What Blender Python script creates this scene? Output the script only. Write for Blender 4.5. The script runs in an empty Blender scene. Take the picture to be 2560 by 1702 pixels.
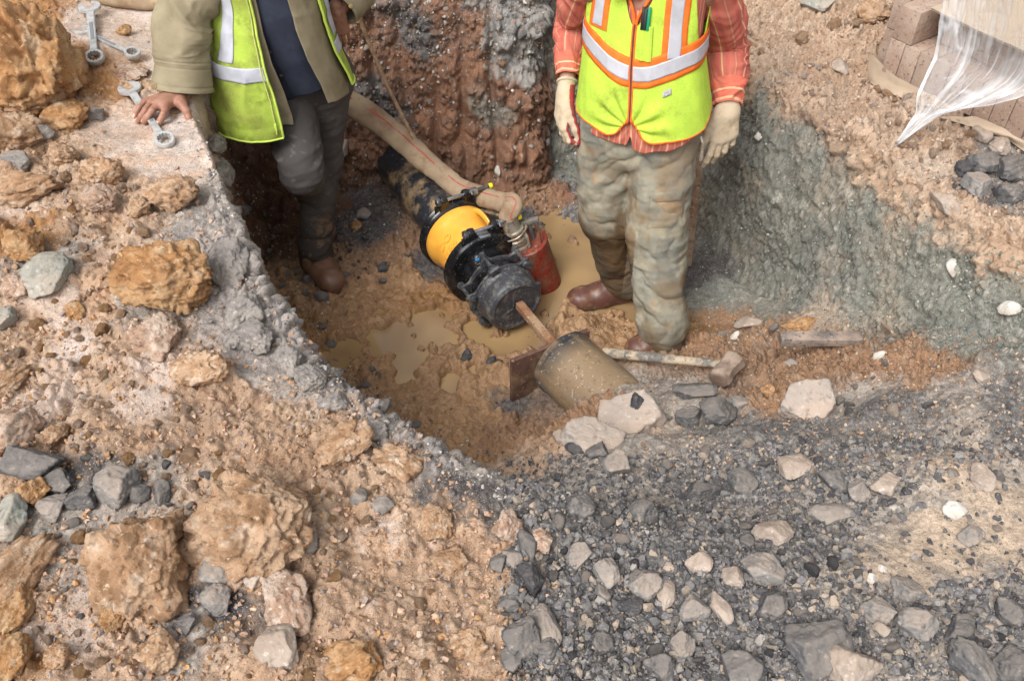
import bpy, bmesh, math, random
import numpy as np
from concurrent.futures import ThreadPoolExecutor
from mathutils import Vector, Matrix, Quaternion
from mathutils.bvhtree import BVHTree
R = math.radians
PI = math.pi
random.seed(7)
S = bpy.context.scene
COL = S.collection

# ------------------------------------------------------------------ camera, sky, sun, exposure
CAMZ, PITCH, FPX = 2.73, R(45), 900.0
cam_data = bpy.data.cameras.new('camera')
cam_data.sensor_width = 36.0
cam_data.lens = FPX / 1024.0 * 36.0
cam_data.clip_start = 0.05
cam_data.clip_end = 500.0
cam = bpy.data.objects.new('camera', cam_data)
cam.location = (0, 0, CAMZ)
cam.rotation_euler = (R(90) - PITCH, 0, 0)
COL.objects.link(cam)
S.camera = cam

world = bpy.data.worlds.new('World')
S.world = world
world.use_nodes = True
wn = world.node_tree
sky = wn.nodes.new('ShaderNodeTexSky')
sky.sky_type = 'NISHITA'
sky.sun_disc = False
SUN_EL, SUN_AZ = R(52), R(215)
sky.sun_elevation = SUN_EL
sky.sun_rotation = SUN_AZ
sky.air_density = 1.0
sky.dust_density = 5.0
sky.ozone_density = 1.0
hs = wn.nodes.new('ShaderNodeHueSaturation')
hs.inputs['Saturation'].default_value = 0.16      # overcast: a nearly white sky
wn.links.new(sky.outputs[0], hs.inputs['Color'])
wn.links.new(hs.outputs[0], wn.nodes['Background'].inputs['Color'])
wn.nodes['Background'].inputs['Strength'].default_value = 0.15

sun_d = bpy.data.lights.new('sun', 'SUN')
sun_d.energy = 1.3
sun_d.angle = R(28)
sun_d.color = (1.0, 0.985, 0.97)
sun = bpy.data.objects.new('sun', sun_d)
sdir = Vector((math.sin(SUN_AZ) * math.cos(SUN_EL), math.cos(SUN_AZ) * math.cos(SUN_EL), math.sin(SUN_EL)))
sun.rotation_euler = sdir.to_track_quat('Z', 'Y').to_euler()
sun.location = (0, 0, 20)
COL.objects.link(sun)
S.view_settings.view_transform = 'Standard'
S.view_settings.look = 'None'
S.view_settings.gamma = 1
S.view_settings.exposure = 0.57
try:
    S.cycles.max_bounces = 6
    S.cycles.diffuse_bounces = 3
except Exception:
    pass

# ------------------------------------------------------------------ geometry of the view (to read real positions off the photograph)
_s, _c = math.sin(PITCH), math.cos(PITCH)
CP = np.array([0, 0, CAMZ])
def ray(px, py):
    dx = (px - 512) / FPX; dy = (340 - py) / FPX
    return np.array([dx, _c + dy * _s, -_s + dy * _c])
def PZ(px, py, z):                      # point at height z
    d = ray(px, py); t = (z - CAMZ) / d[2]
    return CP + d * t
def PY(px, py, y):                      # point at distance y ahead
    d = ray(px, py); return CP + d * (y / d[1])
def lin(h, k=1.0):
    if isinstance(h, str):
        v = [int(h[i:i + 2], 16) / 255 for i in (0, 2, 4)]
    else:
        v = [c / 255 for c in h]
    return [(c / 12.92 if c <= .04045 else ((c + .055) / 1.055) ** 2.4) * k for c in v]

# ------------------------------------------------------------------ noise (numpy)
_rs = np.random.RandomState(11)
NT = 64
_tab = _rs.rand(NT, NT, NT).astype(np.float32)
_tab3 = _rs.rand(NT, NT, NT, 3).astype(np.float32)
_tabn = (_rs.rand(NT, NT, NT, 3).astype(np.float32) * 2 - 1)
def pmap(fn, p, *a):
    p = np.ascontiguousarray(p, dtype=np.float32)
    n = len(p)
    if n < 20000:
        return fn(p, *a)
    parts = np.array_split(p, max(4, n // 60000))
    with ThreadPoolExecutor(4) as ex:
        out = list(ex.map(lambda q: fn(q, *a), parts))
    if isinstance(out[0], tuple):
        return tuple(np.concatenate([o[i] for o in out]) for i in range(len(out[0])))
    return np.concatenate(out)
def _vn(p):
    i = np.floor(p).astype(np.int32); f = p - i
    f = f * f * f * (f * (f * 6 - 15) + 10)
    i0 = i & 63; i1 = (i + 1) & 63
    x0, y0, z0 = i0.T; x1, y1, z1 = i1.T
    fx, fy, fz = f.T
    T = _tab
    a = T[x0, y0, z0] * (1 - fx) + T[x1, y0, z0] * fx
    b = T[x0, y1, z0] * (1 - fx) + T[x1, y1, z0] * fx
    c = T[x0, y0, z1] * (1 - fx) + T[x1, y0, z1] * fx
    d = T[x0, y1, z1] * (1 - fx) + T[x1, y1, z1] * fx
    return ((a * (1 - fy) + b * fy) * (1 - fz) + (c * (1 - fy) + d * fy) * fz) * 2 - 1
def _fbm(p, freq, octv, gain):
    out = np.zeros(len(p), np.float32); amp = 1.0; tot = 0
    q = p * freq
    for o in range(octv):
        out += amp * _vn(q + 17.3 * o); tot += amp
        q = q * 2.03; q = q[:, [1, 2, 0]]
        amp *= gain
    return out / tot
def fbm(p, freq, octv=4, gain=.5, off=0.0):
    return pmap(_fbm, np.asarray(p, np.float32) + np.float32(off), freq, octv, gain)
def _ridge(p, freq, octv, gain):
    out = np.zeros(len(p), np.float32); amp = 1.0; tot = 0
    q = p * freq
    for o in range(octv):
        out += amp * (1 - 2 * np.abs(_vn(q + 9.1 * o))); tot += amp
        q = q * 2.1; q = q[:, [2, 0, 1]]
        amp *= gain
    return out / tot
def ridge(p, freq, octv=4, gain=.5, off=0.0):
    return pmap(_ridge, np.asarray(p, np.float32) + np.float32(off), freq, octv, gain)
def _worley(p, freq):
    q = p * freq
    i = np.floor(q).astype(np.int32)
    n = len(q)
    f1 = np.full(n, 9.0, np.float32); f2 = np.full(n, 9.0, np.float32)
    dv = np.zeros((n, 3), np.float32); ci = np.zeros((n, 3), np.int32)
    for a in (-1, 0, 1):
        for b in (-1, 0, 1):
            for c in (-1, 0, 1):
                j = i + np.array([a, b, c], np.int32)
                jm = j & 63
                d = q - (j + _tab3[jm[:, 0], jm[:, 1], jm[:, 2]] * .9 + .05)
                r = (d * d).sum(1)
                m = r < f1
                f2 = np.where(m, f1, np.minimum(f2, r))
                f1 = np.where(m, r, f1)
                dv[m] = d[m]; ci[m] = jm[m]
    rnd = _tab[ci[:, 0], ci[:, 1], ci[:, 2]]
    til = _tabn[ci[:, 1], ci[:, 2], ci[:, 0]]
    return np.sqrt(f1), np.sqrt(f2), rnd, (dv * til).sum(1)
def worley(p, freq, off=0.0):
    return pmap(_worley, np.asarray(p, np.float32) + np.float32(off), freq)
def sstep(a, b, x):
    t = np.clip((x - a) / (b - a), 0, 1)
    return t * t * (3 - 2 * t)

# ------------------------------------------------------------------ mesh helpers
def tag(o, label=None, cat=None, group=None, kind=None):
    if label: o['label'] = label
    if cat: o['category'] = cat
    if group: o['group'] = group
    if kind: o['kind'] = kind
    return o
def empty(name, loc=(0, 0, 0), label=None, cat=None, group=None):
    o = bpy.data.objects.new(name, None)
    o.location = loc
    o.empty_display_size = .05
    COL.objects.link(o)
    return tag(o, label, cat, group)
def link(name, me, mat=None, parent=None):
    o = bpy.data.objects.new(name, me)
    COL.objects.link(o)
    if mat is not None:
        if len(me.materials): me.materials.clear()
        for m in (mat if isinstance(mat, (list, tuple)) else [mat]):
            me.materials.append(m)
    if parent is not None:
        o.parent = parent
        if parent.type == 'EMPTY' or True:      # meshes are built in world coordinates
            o.matrix_parent_inverse = WM(parent).inverted()
    return o
def WM(o):
    m = Matrix.LocRotScale(o.location, o.rotation_euler, o.scale)
    return (WM(o.parent) @ o.matrix_parent_inverse @ m) if o.parent else m
def np_mesh(name, V, F, smooth=True, cols=None, mats=None, extra=None):
    V = np.asarray(V, np.float32); F = np.asarray(F, np.int32)
    me = bpy.data.meshes.new(name)
    k = F.shape[1]
    me.vertices.add(len(V)); me.vertices.foreach_set('co', V.ravel())
    me.loops.add(F.size); me.loops.foreach_set('vertex_index', F.ravel())
    me.polygons.add(len(F))
    me.polygons.foreach_set('loop_start', np.arange(0, F.size, k, dtype=np.int32))
    me.polygons.foreach_set('use_smooth', np.full(len(F), smooth))
    if mats is not None:
        me.polygons.foreach_set('material_index', np.asarray(mats, np.int32))
    me.update(calc_edges=True)
    if cols is not None:
        ca = me.color_attributes.new('Col', 'FLOAT_COLOR', 'POINT')
        c4 = np.ones((len(V), 4), np.float32); c4[:, :3] = cols
        ca.data.foreach_set('color', c4.ravel())
    for k_, v_ in (extra or {}).items():
        at = me.attributes.new(k_, 'FLOAT', 'POINT')
        at.data.foreach_set('value', np.asarray(v_, np.float32))
    return me
def bm_mesh(name, bm, smooth=True):
    me = bpy.data.meshes.new(name)
    bmesh.ops.recalc_face_normals(bm, faces=bm.faces)
    bm.to_mesh(me); bm.free()
    me.polygons.foreach_set('use_smooth', np.full(len(me.polygons), smooth))
    return me
def ico(sub):
    bm = bmesh.new()
    bmesh.ops.create_icosphere(bm, subdivisions=sub, radius=1)
    V = np.array([v.co[:] for v in bm.verts], np.float32)
    F = np.array([[v.index for v in f.verts] for f in bm.faces], np.int32)
    bm.free()
    return V, F
def catmull(P, n):
    P = np.asarray(P, float)
    if len(P) < 3:
        t = np.linspace(0, 1, n)[:, None]
        return P[0] * (1 - t) + P[-1] * t
    Q = np.vstack([2 * P[0] - P[1], P, 2 * P[-1] - P[-2]])
    out = []
    m = len(P) - 1
    for t in np.linspace(0, m, n):
        k = min(int(t), m - 1); u = t - k
        a, b, c, d = Q[k], Q[k + 1], Q[k + 2], Q[k + 3]
        out.append(.5 * (2 * b + (c - a) * u + (2 * a - 5 * b + 4 * c - d) * u * u + (3 * b - a - 3 * c + d) * u ** 3))
    return np.array(out)

# ------------------------------------------------------------------ node materials
def mat(name, base=(.5, .5, .5), rough=.8, metal=0.0, spec=.5, var=None, var_scale=20, var_c=None, bump=0.0, bump_scale=80,
        attr=None, speck=None, dust=None, stain=None, detail=6, wet=None, thr=(.4, .6), objvar=0.0, coat=0.0):
    """principled with: noise mottling between base and var_c, fine speckles, bump; attr = vertex colour layer"""
    m = bpy.data.materials.new(name); m.use_nodes = True
    nt = m.node_tree; N, L = nt.nodes, nt.links
    b = N['Principled BSDF']
    b.inputs['Roughness'].default_value = rough
    b.inputs['Metallic'].default_value = metal
    b.inputs['Specular IOR Level'].default_value = spec
    if coat: b.inputs['Coat Weight'].default_value = coat
    tc = N.new('ShaderNodeTexCoord')
    src = tc.outputs['Object']
    if attr:
        a = N.new('ShaderNodeVertexColor'); a.layer_name = attr
        cur = a.outputs['Color']
    else:
        c = N.new('ShaderNodeRGB'); c.outputs[0].default_value = (*base, 1); cur = c.outputs[0]
    def noise(scale, det=detail, rg=.6):
        n = N.new('ShaderNodeTexNoise'); n.inputs['Scale'].default_value = scale
        n.inputs['Detail'].default_value = det; n.inputs['Roughness'].default_value = rg
        L.new(src, n.inputs['Vector']); return n.outputs['Fac']
    def ramp(v, a0, a1):
        r = N.new('ShaderNodeMapRange'); r.inputs['From Min'].default_value = a0; r.inputs['From Max'].default_value = a1
        L.new(v, r.inputs['Value']); return r.outputs[0]
    def mix(fac, c1, c2, mode='MIX'):
        x = N.new('ShaderNodeMix'); x.data_type = 'RGBA'; x.blend_type = mode
        if isinstance(fac, float): x.inputs[0].default_value = fac
        else: L.new(fac, x.inputs[0])
        for k, c in ((6, c1), (7, c2)):
            if isinstance(c, (tuple, list)): x.inputs[k].default_value = (*c[:3], 1)
            else: L.new(c, x.inputs[k])
        return x.outputs[2]
    if var_c is not None:
        cur = mix(ramp(noise(var_scale), *thr), cur, var_c)
    if objvar:
        oi = N.new('ShaderNodeObjectInfo')
        h = N.new('ShaderNodeHueSaturation')
        r = N.new('ShaderNodeMapRange'); r.inputs['To Min'].default_value = 1 - objvar; r.inputs['To Max'].default_value = 1 + objvar
        L.new(oi.outputs['Random'], r.inputs['Value']); L.new(r.outputs[0], h.inputs['Value'])
        L.new(cur, h.inputs['Color']); cur = h.outputs[0]
    if speck:                                # (scale, amount, light colour, dark colour)
        sc, am, lc, dc = speck
        n1 = noise(sc, 2, .7)
        cur = mix(ramp(n1, .62 - am * .1, .74), cur, lc)
        n2 = noise(sc * .8 + 3, 2, .7)
        cur = mix(ramp(n2, .4 + am * .1, .27), cur, dc)
    if stain:                               # smears: (scale, threshold, colour, strength)
        f0_ = ramp(noise(stain[0], 8, .68), stain[1], stain[1] + .14); mu0 = N.new('ShaderNodeMath'); mu0.operation = 'MULTIPLY'; L.new(f0_, mu0.inputs[0]); mu0.inputs[1].default_value = stain[3]
        cur = mix(mu0.outputs[0], cur, stain[2])
    if dust:                                 # dry dust settled on the faces that look up
        g = N.new('ShaderNodeNewGeometry'); sx = N.new('ShaderNodeSeparateXYZ'); L.new(g.outputs['Normal'], sx.inputs[0])
        nz = noise(18, 5, .65); ad = N.new('ShaderNodeMath'); ad.operation = 'ADD'; L.new(sx.outputs[2], ad.inputs[0]); L.new(nz, ad.inputs[1])
        f_ = ramp(ad.outputs[0], 1.0, 1.75); mu = N.new('ShaderNodeMath'); mu.operation = 'MULTIPLY'; L.new(f_, mu.inputs[0]); mu.inputs[1].default_value = dust[0]
        cur = mix(mu.outputs[0], cur, dust[1])
    L.new(cur, b.inputs['Base Color'])
    if wet:                                  # roughness from an attribute: 1 = wet
        a = N.new('ShaderNodeAttribute'); a.attribute_name = wet
        r = N.new('ShaderNodeMapRange'); r.inputs['To Min'].default_value = rough; r.inputs['To Max'].default_value = .2
        L.new(a.outputs['Fac'], r.inputs['Value'])
        ad = N.new('ShaderNodeMath'); ad.operation = 'MULTIPLY_ADD'
        L.new(noise(60), ad.inputs[0]); ad.inputs[1].default_value = .3
        L.new(r.outputs[0], ad.inputs[2])
        sb = N.new('ShaderNodeMath'); sb.operation = 'SUBTRACT'; sb.inputs[1].default_value = .15
        L.new(ad.outputs[0], sb.inputs[0]); L.new(sb.outputs[0], b.inputs['Roughness'])
    if bump:
        bp = N.new('ShaderNodeBump'); bp.inputs['Strength'].default_value = 1.0
        bp.inputs['Distance'].default_value = bump
        L.new(noise(bump_scale, 8, .65), bp.inputs['Height'])
        L.new(bp.outputs[0], b.inputs['Normal'])
    return m
# ================================================================== the ground: one sheet, pit and all
FLOOR_POLY = np.array([(-1.15, 3.75), (-1.15, 3.2), (-1.04, 2.75), (-.86, 2.3), (-.69, 1.98), (-.45, 1.76), (-.2, 1.62), (.05, 1.60), (.2, 1.70),
    (.36, 1.66), (.5, 1.5), (.9, 1.35), (1.4, 1.35), (1.75, 1.5), (1.62, 1.85), (1.32, 2.28), (1.15, 2.75), (.93, 3.10), (.82, 3.78), (.2, 3.98), (.14, 3.76), (-.3, 3.68), (-.7, 3.72)])
RIM_POLY = np.array([(-1.28, 4.0), (-1.2, 3.3), (-1.12, 2.8), (-.88, 2.29), (-.71, 1.92), (-.49, 1.60), (-.22, 1.38), (.02, 1.27), (.3, 1.18),
    (.6, 1.1), (1.0, 1.05), (1.6, 1.1), (2.2, 1.55), (1.75, 1.93), (1.40, 2.55), (1.18, 3.12), (1.03, 3.35), (1.0, 4.12), (.3, 4.22), (.10, 3.96), (-.7, 4.02)])
FPTS = [PZ(*a) for a in [(330, 290, 0), (270, 260, .02), (400, 330, .02), (450, 400, .0), (480, 450, .04), (600, 262, -.05), (640, 310, -.03), (560, 300, -.03),
    (420, 320, .0), (575, 240, -.04), (500, 200, .04), (380, 222, .07), (655, 350, .04), (605, 325, .04), (400, 235, .05), (705, 312, .06), (560, 408, .05),
    (530, 425, .04), (520, 405, .01), (545, 420, .03), (606, 384, .29), (622, 392, .38), (600, 374, .20), (640, 400, .50), (600, 420, .34), (700, 400, .50), (660, 365, .20), (720, 378, .34), (780, 345, .28), (700, 345, .12), (860, 330, .45), (950, 350, .68),
    (1010, 360, .80), (820, 400, .58), (900, 420, .74), (1000, 420, .84), (760, 450, .74), (650, 450, .70), (590, 450, .62), (850, 470, .82), (960, 480, .88), (500, 350, -.03), (470, 380, .0), (300, 300, .0), (360, 380, .02)]]
GPTS = [(-1.3, 2.8, 1.05), (-1.3, 3.6, 1.05), (-1.9, 3, 1.14), (-1.9, 2.2, 1.12), (-1.3, 2.2, 1.08), (-1.0, 1.6, 1.05), (-.6, 1.2, 1.02), (-.22, 1.3, .98), (0, .8, .98),
    (0, 1.2, .95), (.3, 1.1, .9), (.6, .8, .92), (1.3, .9, .93), (2.2, 1.5, 1.0), (1.75, 1.93, .95), (1.42, 2.5, .93), (1.2, 3.1, .87), (1.04, 3.35, .87), (1.6, 2.9, 1.0),
    (2.0, 2.2, 1.02), (1.8, 3, 1.05), (1.4, 3.6, 1.0), (1.1, 4.1, .98), (.5, 4.6, 1.1), (-.7, 4.4, 1.1), (-.2, 4.1, 1.05), (-1.8, 4, 1.12), (-2.6, 2, 1.2), (3, 3, 1.1), (-1.6, 1.2, 1.1), (-1.2, .8, 1.05), (1.2, 1.1, .9), (1.7, 1.2, .93)]
def shep(P, x, y, p=1.7, e=.006):
    P = np.asarray(P)
    num = 0; den = 0
    for a, b, c in P:
        w = 1.0 / ((x - a) ** 2 + (y - b) ** 2 + e) ** p
        num = num + w * c; den = den + w
    return num / den
def poly_d(poly, x, y):
    n = len(poly); d = np.full(x.shape, 1e9); ins = np.zeros(x.shape, bool)
    for i in range(n):
        ax, ay = poly[i]; bx, by = poly[(i + 1) % n]
        ex, ey = bx - ax, by - ay
        t = np.clip(((x - ax) * ex + (y - ay) * ey) / (ex * ex + ey * ey), 0, 1)
        d = np.minimum(d, (x - ax - t * ex) ** 2 + (y - ay - t * ey) ** 2)
        c = ((ay > y) != (by > y))
        xi = ex * (y - ay) / (ey if abs(ey) > 1e-9 else 1e-9) + ax
        ins ^= c & (x < xi)
    return np.sqrt(d), ins
def base_h(x, y):
    df, inf = poly_d(FLOOR_POLY, x, y); dr, inr = poly_d(RIM_POLY, x, y)
    s = np.where(inf, 0, np.where(inr, df / (df + dr + 1e-9), 1.0))
    F = shep(FPTS, x, y); G = shep(GPTS, x, y, 1.5, .02)
    sw = s * s * (3 - 2 * s) * .5 + s * .5
    # soften the lip
    return F * (1 - sw) + G * sw, s, df, dr

QUALITY = 1.0
NU, NV = 180, 170
X0, X1, Y0, Y1 = -2.7, 3.0, .25, 5.3
gu, gv = np.meshgrid(np.linspace(X0, X1, NU), np.linspace(Y0, Y1, NV))
gx, gy = gu.copy(), gv.copy()
def relax(gx, gy, it):
    for k in range(it):
        if k % 2 == 0:
            z = base_h(gx, gy)[0]
            for g_ in (gx, gy, z):
                g_[1:-1] = g_[1:-1] * .5 + (g_[:-2] + g_[2:]) * .25
                g_[:, 1:-1] = g_[:, 1:-1] * .5 + (g_[:, :-2] + g_[:, 2:]) * .25
        dep = np.maximum((gy * _c + (CAMZ - z) * _s), .6)
        offv = 1.0 + 4 * np.maximum(0, np.abs(gx) / dep - .62) + 4.0 * np.maximum(0, gy - 4.3)
        dens = 1.0 / dep / offv
        def w(a, b):
            return np.sqrt((gx[a] - gx[b]) ** 2 + (gy[a] - gy[b]) ** 2 + (z[a] - z[b]) ** 2) / np.sqrt((gx[a] - gx[b]) ** 2 + (gy[a] - gy[b]) ** 2 + 1e-10) * .5 * (dens[a] + dens[b])
        A = (slice(None), slice(1, None)); B = (slice(None), slice(None, -1))
        wu = np.minimum(w(A, B), 9)
        C_ = (slice(1, None), slice(None)); D_ = (slice(None, -1), slice(None))
        wv = np.minimum(w(C_, D_), 9)
        for g, fixu in ((gx, True), (gy, False)):
            num = np.zeros_like(g); den = np.zeros_like(g)
            num[:, 1:] += wu * g[:, :-1]; den[:, 1:] += wu
            num[:, :-1] += wu * g[:, 1:]; den[:, :-1] += wu
            num[1:] += wv * g[:-1]; den[1:] += wv
            num[:-1] += wv * g[1:]; den[:-1] += wv
            n = num / den
            if fixu:
                n[:, 0] = X0; n[:, -1] = X1
            else:
                n[0] = Y0; n[-1] = Y1
            g += .55 * (n - g)
    return gx, gy
# coarse-to-fine: three levels so that the relaxation converges quickly
def resamp(g, nv, nu):
    v = np.linspace(0, g.shape[0] - 1, nv); u = np.linspace(0, g.shape[1] - 1, nu)
    def cub(a, t, ax):
        n = a.shape[ax]; i = np.clip(np.floor(t).astype(int), 0, n - 2); f = t - i
        tk = lambda k: np.take(a, np.clip(i + k, 0, n - 1), axis=ax)
        f = f[:, None] if ax == 0 else f[None, :]
        p0, p1, p2, p3 = tk(-1), tk(0), tk(1), tk(2)
        return .5 * (2 * p1 + (p2 - p0) * f + (2 * p0 - 5 * p1 + 4 * p2 - p3) * f * f + (3 * p1 - p0 - 3 * p2 + p3) * f ** 3)
    return cub(cub(g, v, 0), u, 1)
gx, gy = resamp(gx, 44, 46), resamp(gy, 44, 46)
gx, gy = relax(gx, gy, 160)
gx, gy = resamp(gx, 88, 92), resamp(gy, 88, 92)
gx, gy = relax(gx, gy, 120)
gx, gy = resamp(gx, NV, NU), resamp(gy, NV, NU)
gx, gy = relax(gx, gy, 100)
for _ in range(3):
    for g_ in (gx, gy):
        g_[1:-1] = g_[1:-1] * .5 + (g_[:-2] + g_[2:]) * .25
        g_[:, 1:-1] = g_[:, 1:-1] * .5 + (g_[:, :-2] + g_[:, 2:]) * .25
# base BVH on the coarse grid (used to read positions off the photograph)
bz = base_h(gx, gy)[0]
def grid_faces(nv, nu):
    i = np.arange((nv - 1) * (nu - 1)); r = i // (nu - 1); c = i % (nu - 1)
    a = r * nu + c
    return np.stack([a, a + 1, a + nu + 1, a + nu], 1)
_bv = np.stack([gx.ravel(), gy.ravel(), bz.ravel()], 1)
BASE = BVHTree.FromPolygons([Vector(v) for v in _bv.tolist()], grid_faces(NV, NU).tolist())
def hit0(px, py):
    d = Vector(ray(px, py)).normalized()
    h = BASE.ray_cast(Vector(CP), d)
    return np.array(h[0]) if h[0] is not None else PZ(px, py, 1.0)

nu, nv = int(1250 * QUALITY), int(1080 * QUALITY)
fx, fy = resamp(gx, nv, nu), resamp(gy, nv, nu)
bs_, bdf_, bdr_ = base_h(gx, gy)[1:]
fz, fs, fdf, fdr = resamp(bz, nv, nu), np.clip(resamp(bs_, nv, nu), 0, 1), resamp(bdf_, nv, nu), resamp(bdr_, nv, nu)
# smooth the base a little so that wall lips are rounded
for _ in range(6):
    for g_ in (fx, fy, fz):
        g_[1:-1, 1:-1] = (g_[1:-1, 1:-1] * 4 + g_[:-2, 1:-1] + g_[2:, 1:-1] + g_[1:-1, :-2] + g_[1:-1, 2:]) / 8
Pg = np.stack([fx, fy, fz], 2)
du = np.gradient(Pg, axis=1); dv_ = np.gradient(Pg, axis=0)
Ng = np.cross(du, dv_); Ng /= np.linalg.norm(Ng, axis=2, keepdims=True) + 1e-12
for _ in range(14):
    Ng[1:-1, 1:-1] = (Ng[1:-1, 1:-1] + Ng[:-2, 1:-1] + Ng[2:, 1:-1] + Ng[1:-1, :-2] + Ng[1:-1, 2:]) / 5
Ng /= np.linalg.norm(Ng, axis=2, keepdims=True) + 1e-12
P = Pg.reshape(-1, 3).astype(np.float32); Nn = Ng.reshape(-1, 3).astype(np.float32)
s_ = fs.ravel()
dfl, drm = fdf.ravel(), fdr.ravel()

# ---- soil patches: (px, py, type) read off the photograph, stored as world positions
TYPES = ['clay', 'claypale', 'dust', 'greyrim', 'gravel', 'ledge', 'redwall', 'whitegravel', 'blackwall', 'green', 'sand', 'mud', 'debris', 'char', 'brownbank', 'darkwall', 'wetmud', 'greydust', 'orange']
TC = {'clay': ('A48266', 'B69A80'), 'claypale': ('BCA086', 'AE8C70'), 'dust': ('C8B6A8', 'B8A08E'), 'greyrim': ('8C8580', 'A29890'), 'gravel': ('615E5C', '7A7673'),
      'ledge': ('D0C2B8', 'C2A48E'), 'redwall': ('94694E', '7E5C48'), 'whitegravel': ('A8A39C', '8A8580'), 'blackwall': ('5A5554', '6E6A68'), 'green': ('85857B', '72736A'),
      'sand': ('C0AC98', 'AE9A86'), 'mud': ('9C7854', 'AA8662'), 'debris': ('A07A5A', '8A6A50'), 'char': ('474446', '5C5755'), 'brownbank': ('A88A70', 'BCA38C'),
      'darkwall': ('6E4A30', '5A3C28'), 'wetmud': ('9C7347', '8A6640'), 'greydust': ('948A81', 'A69B90'), 'orange': ('A87844', '94683E')}
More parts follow.
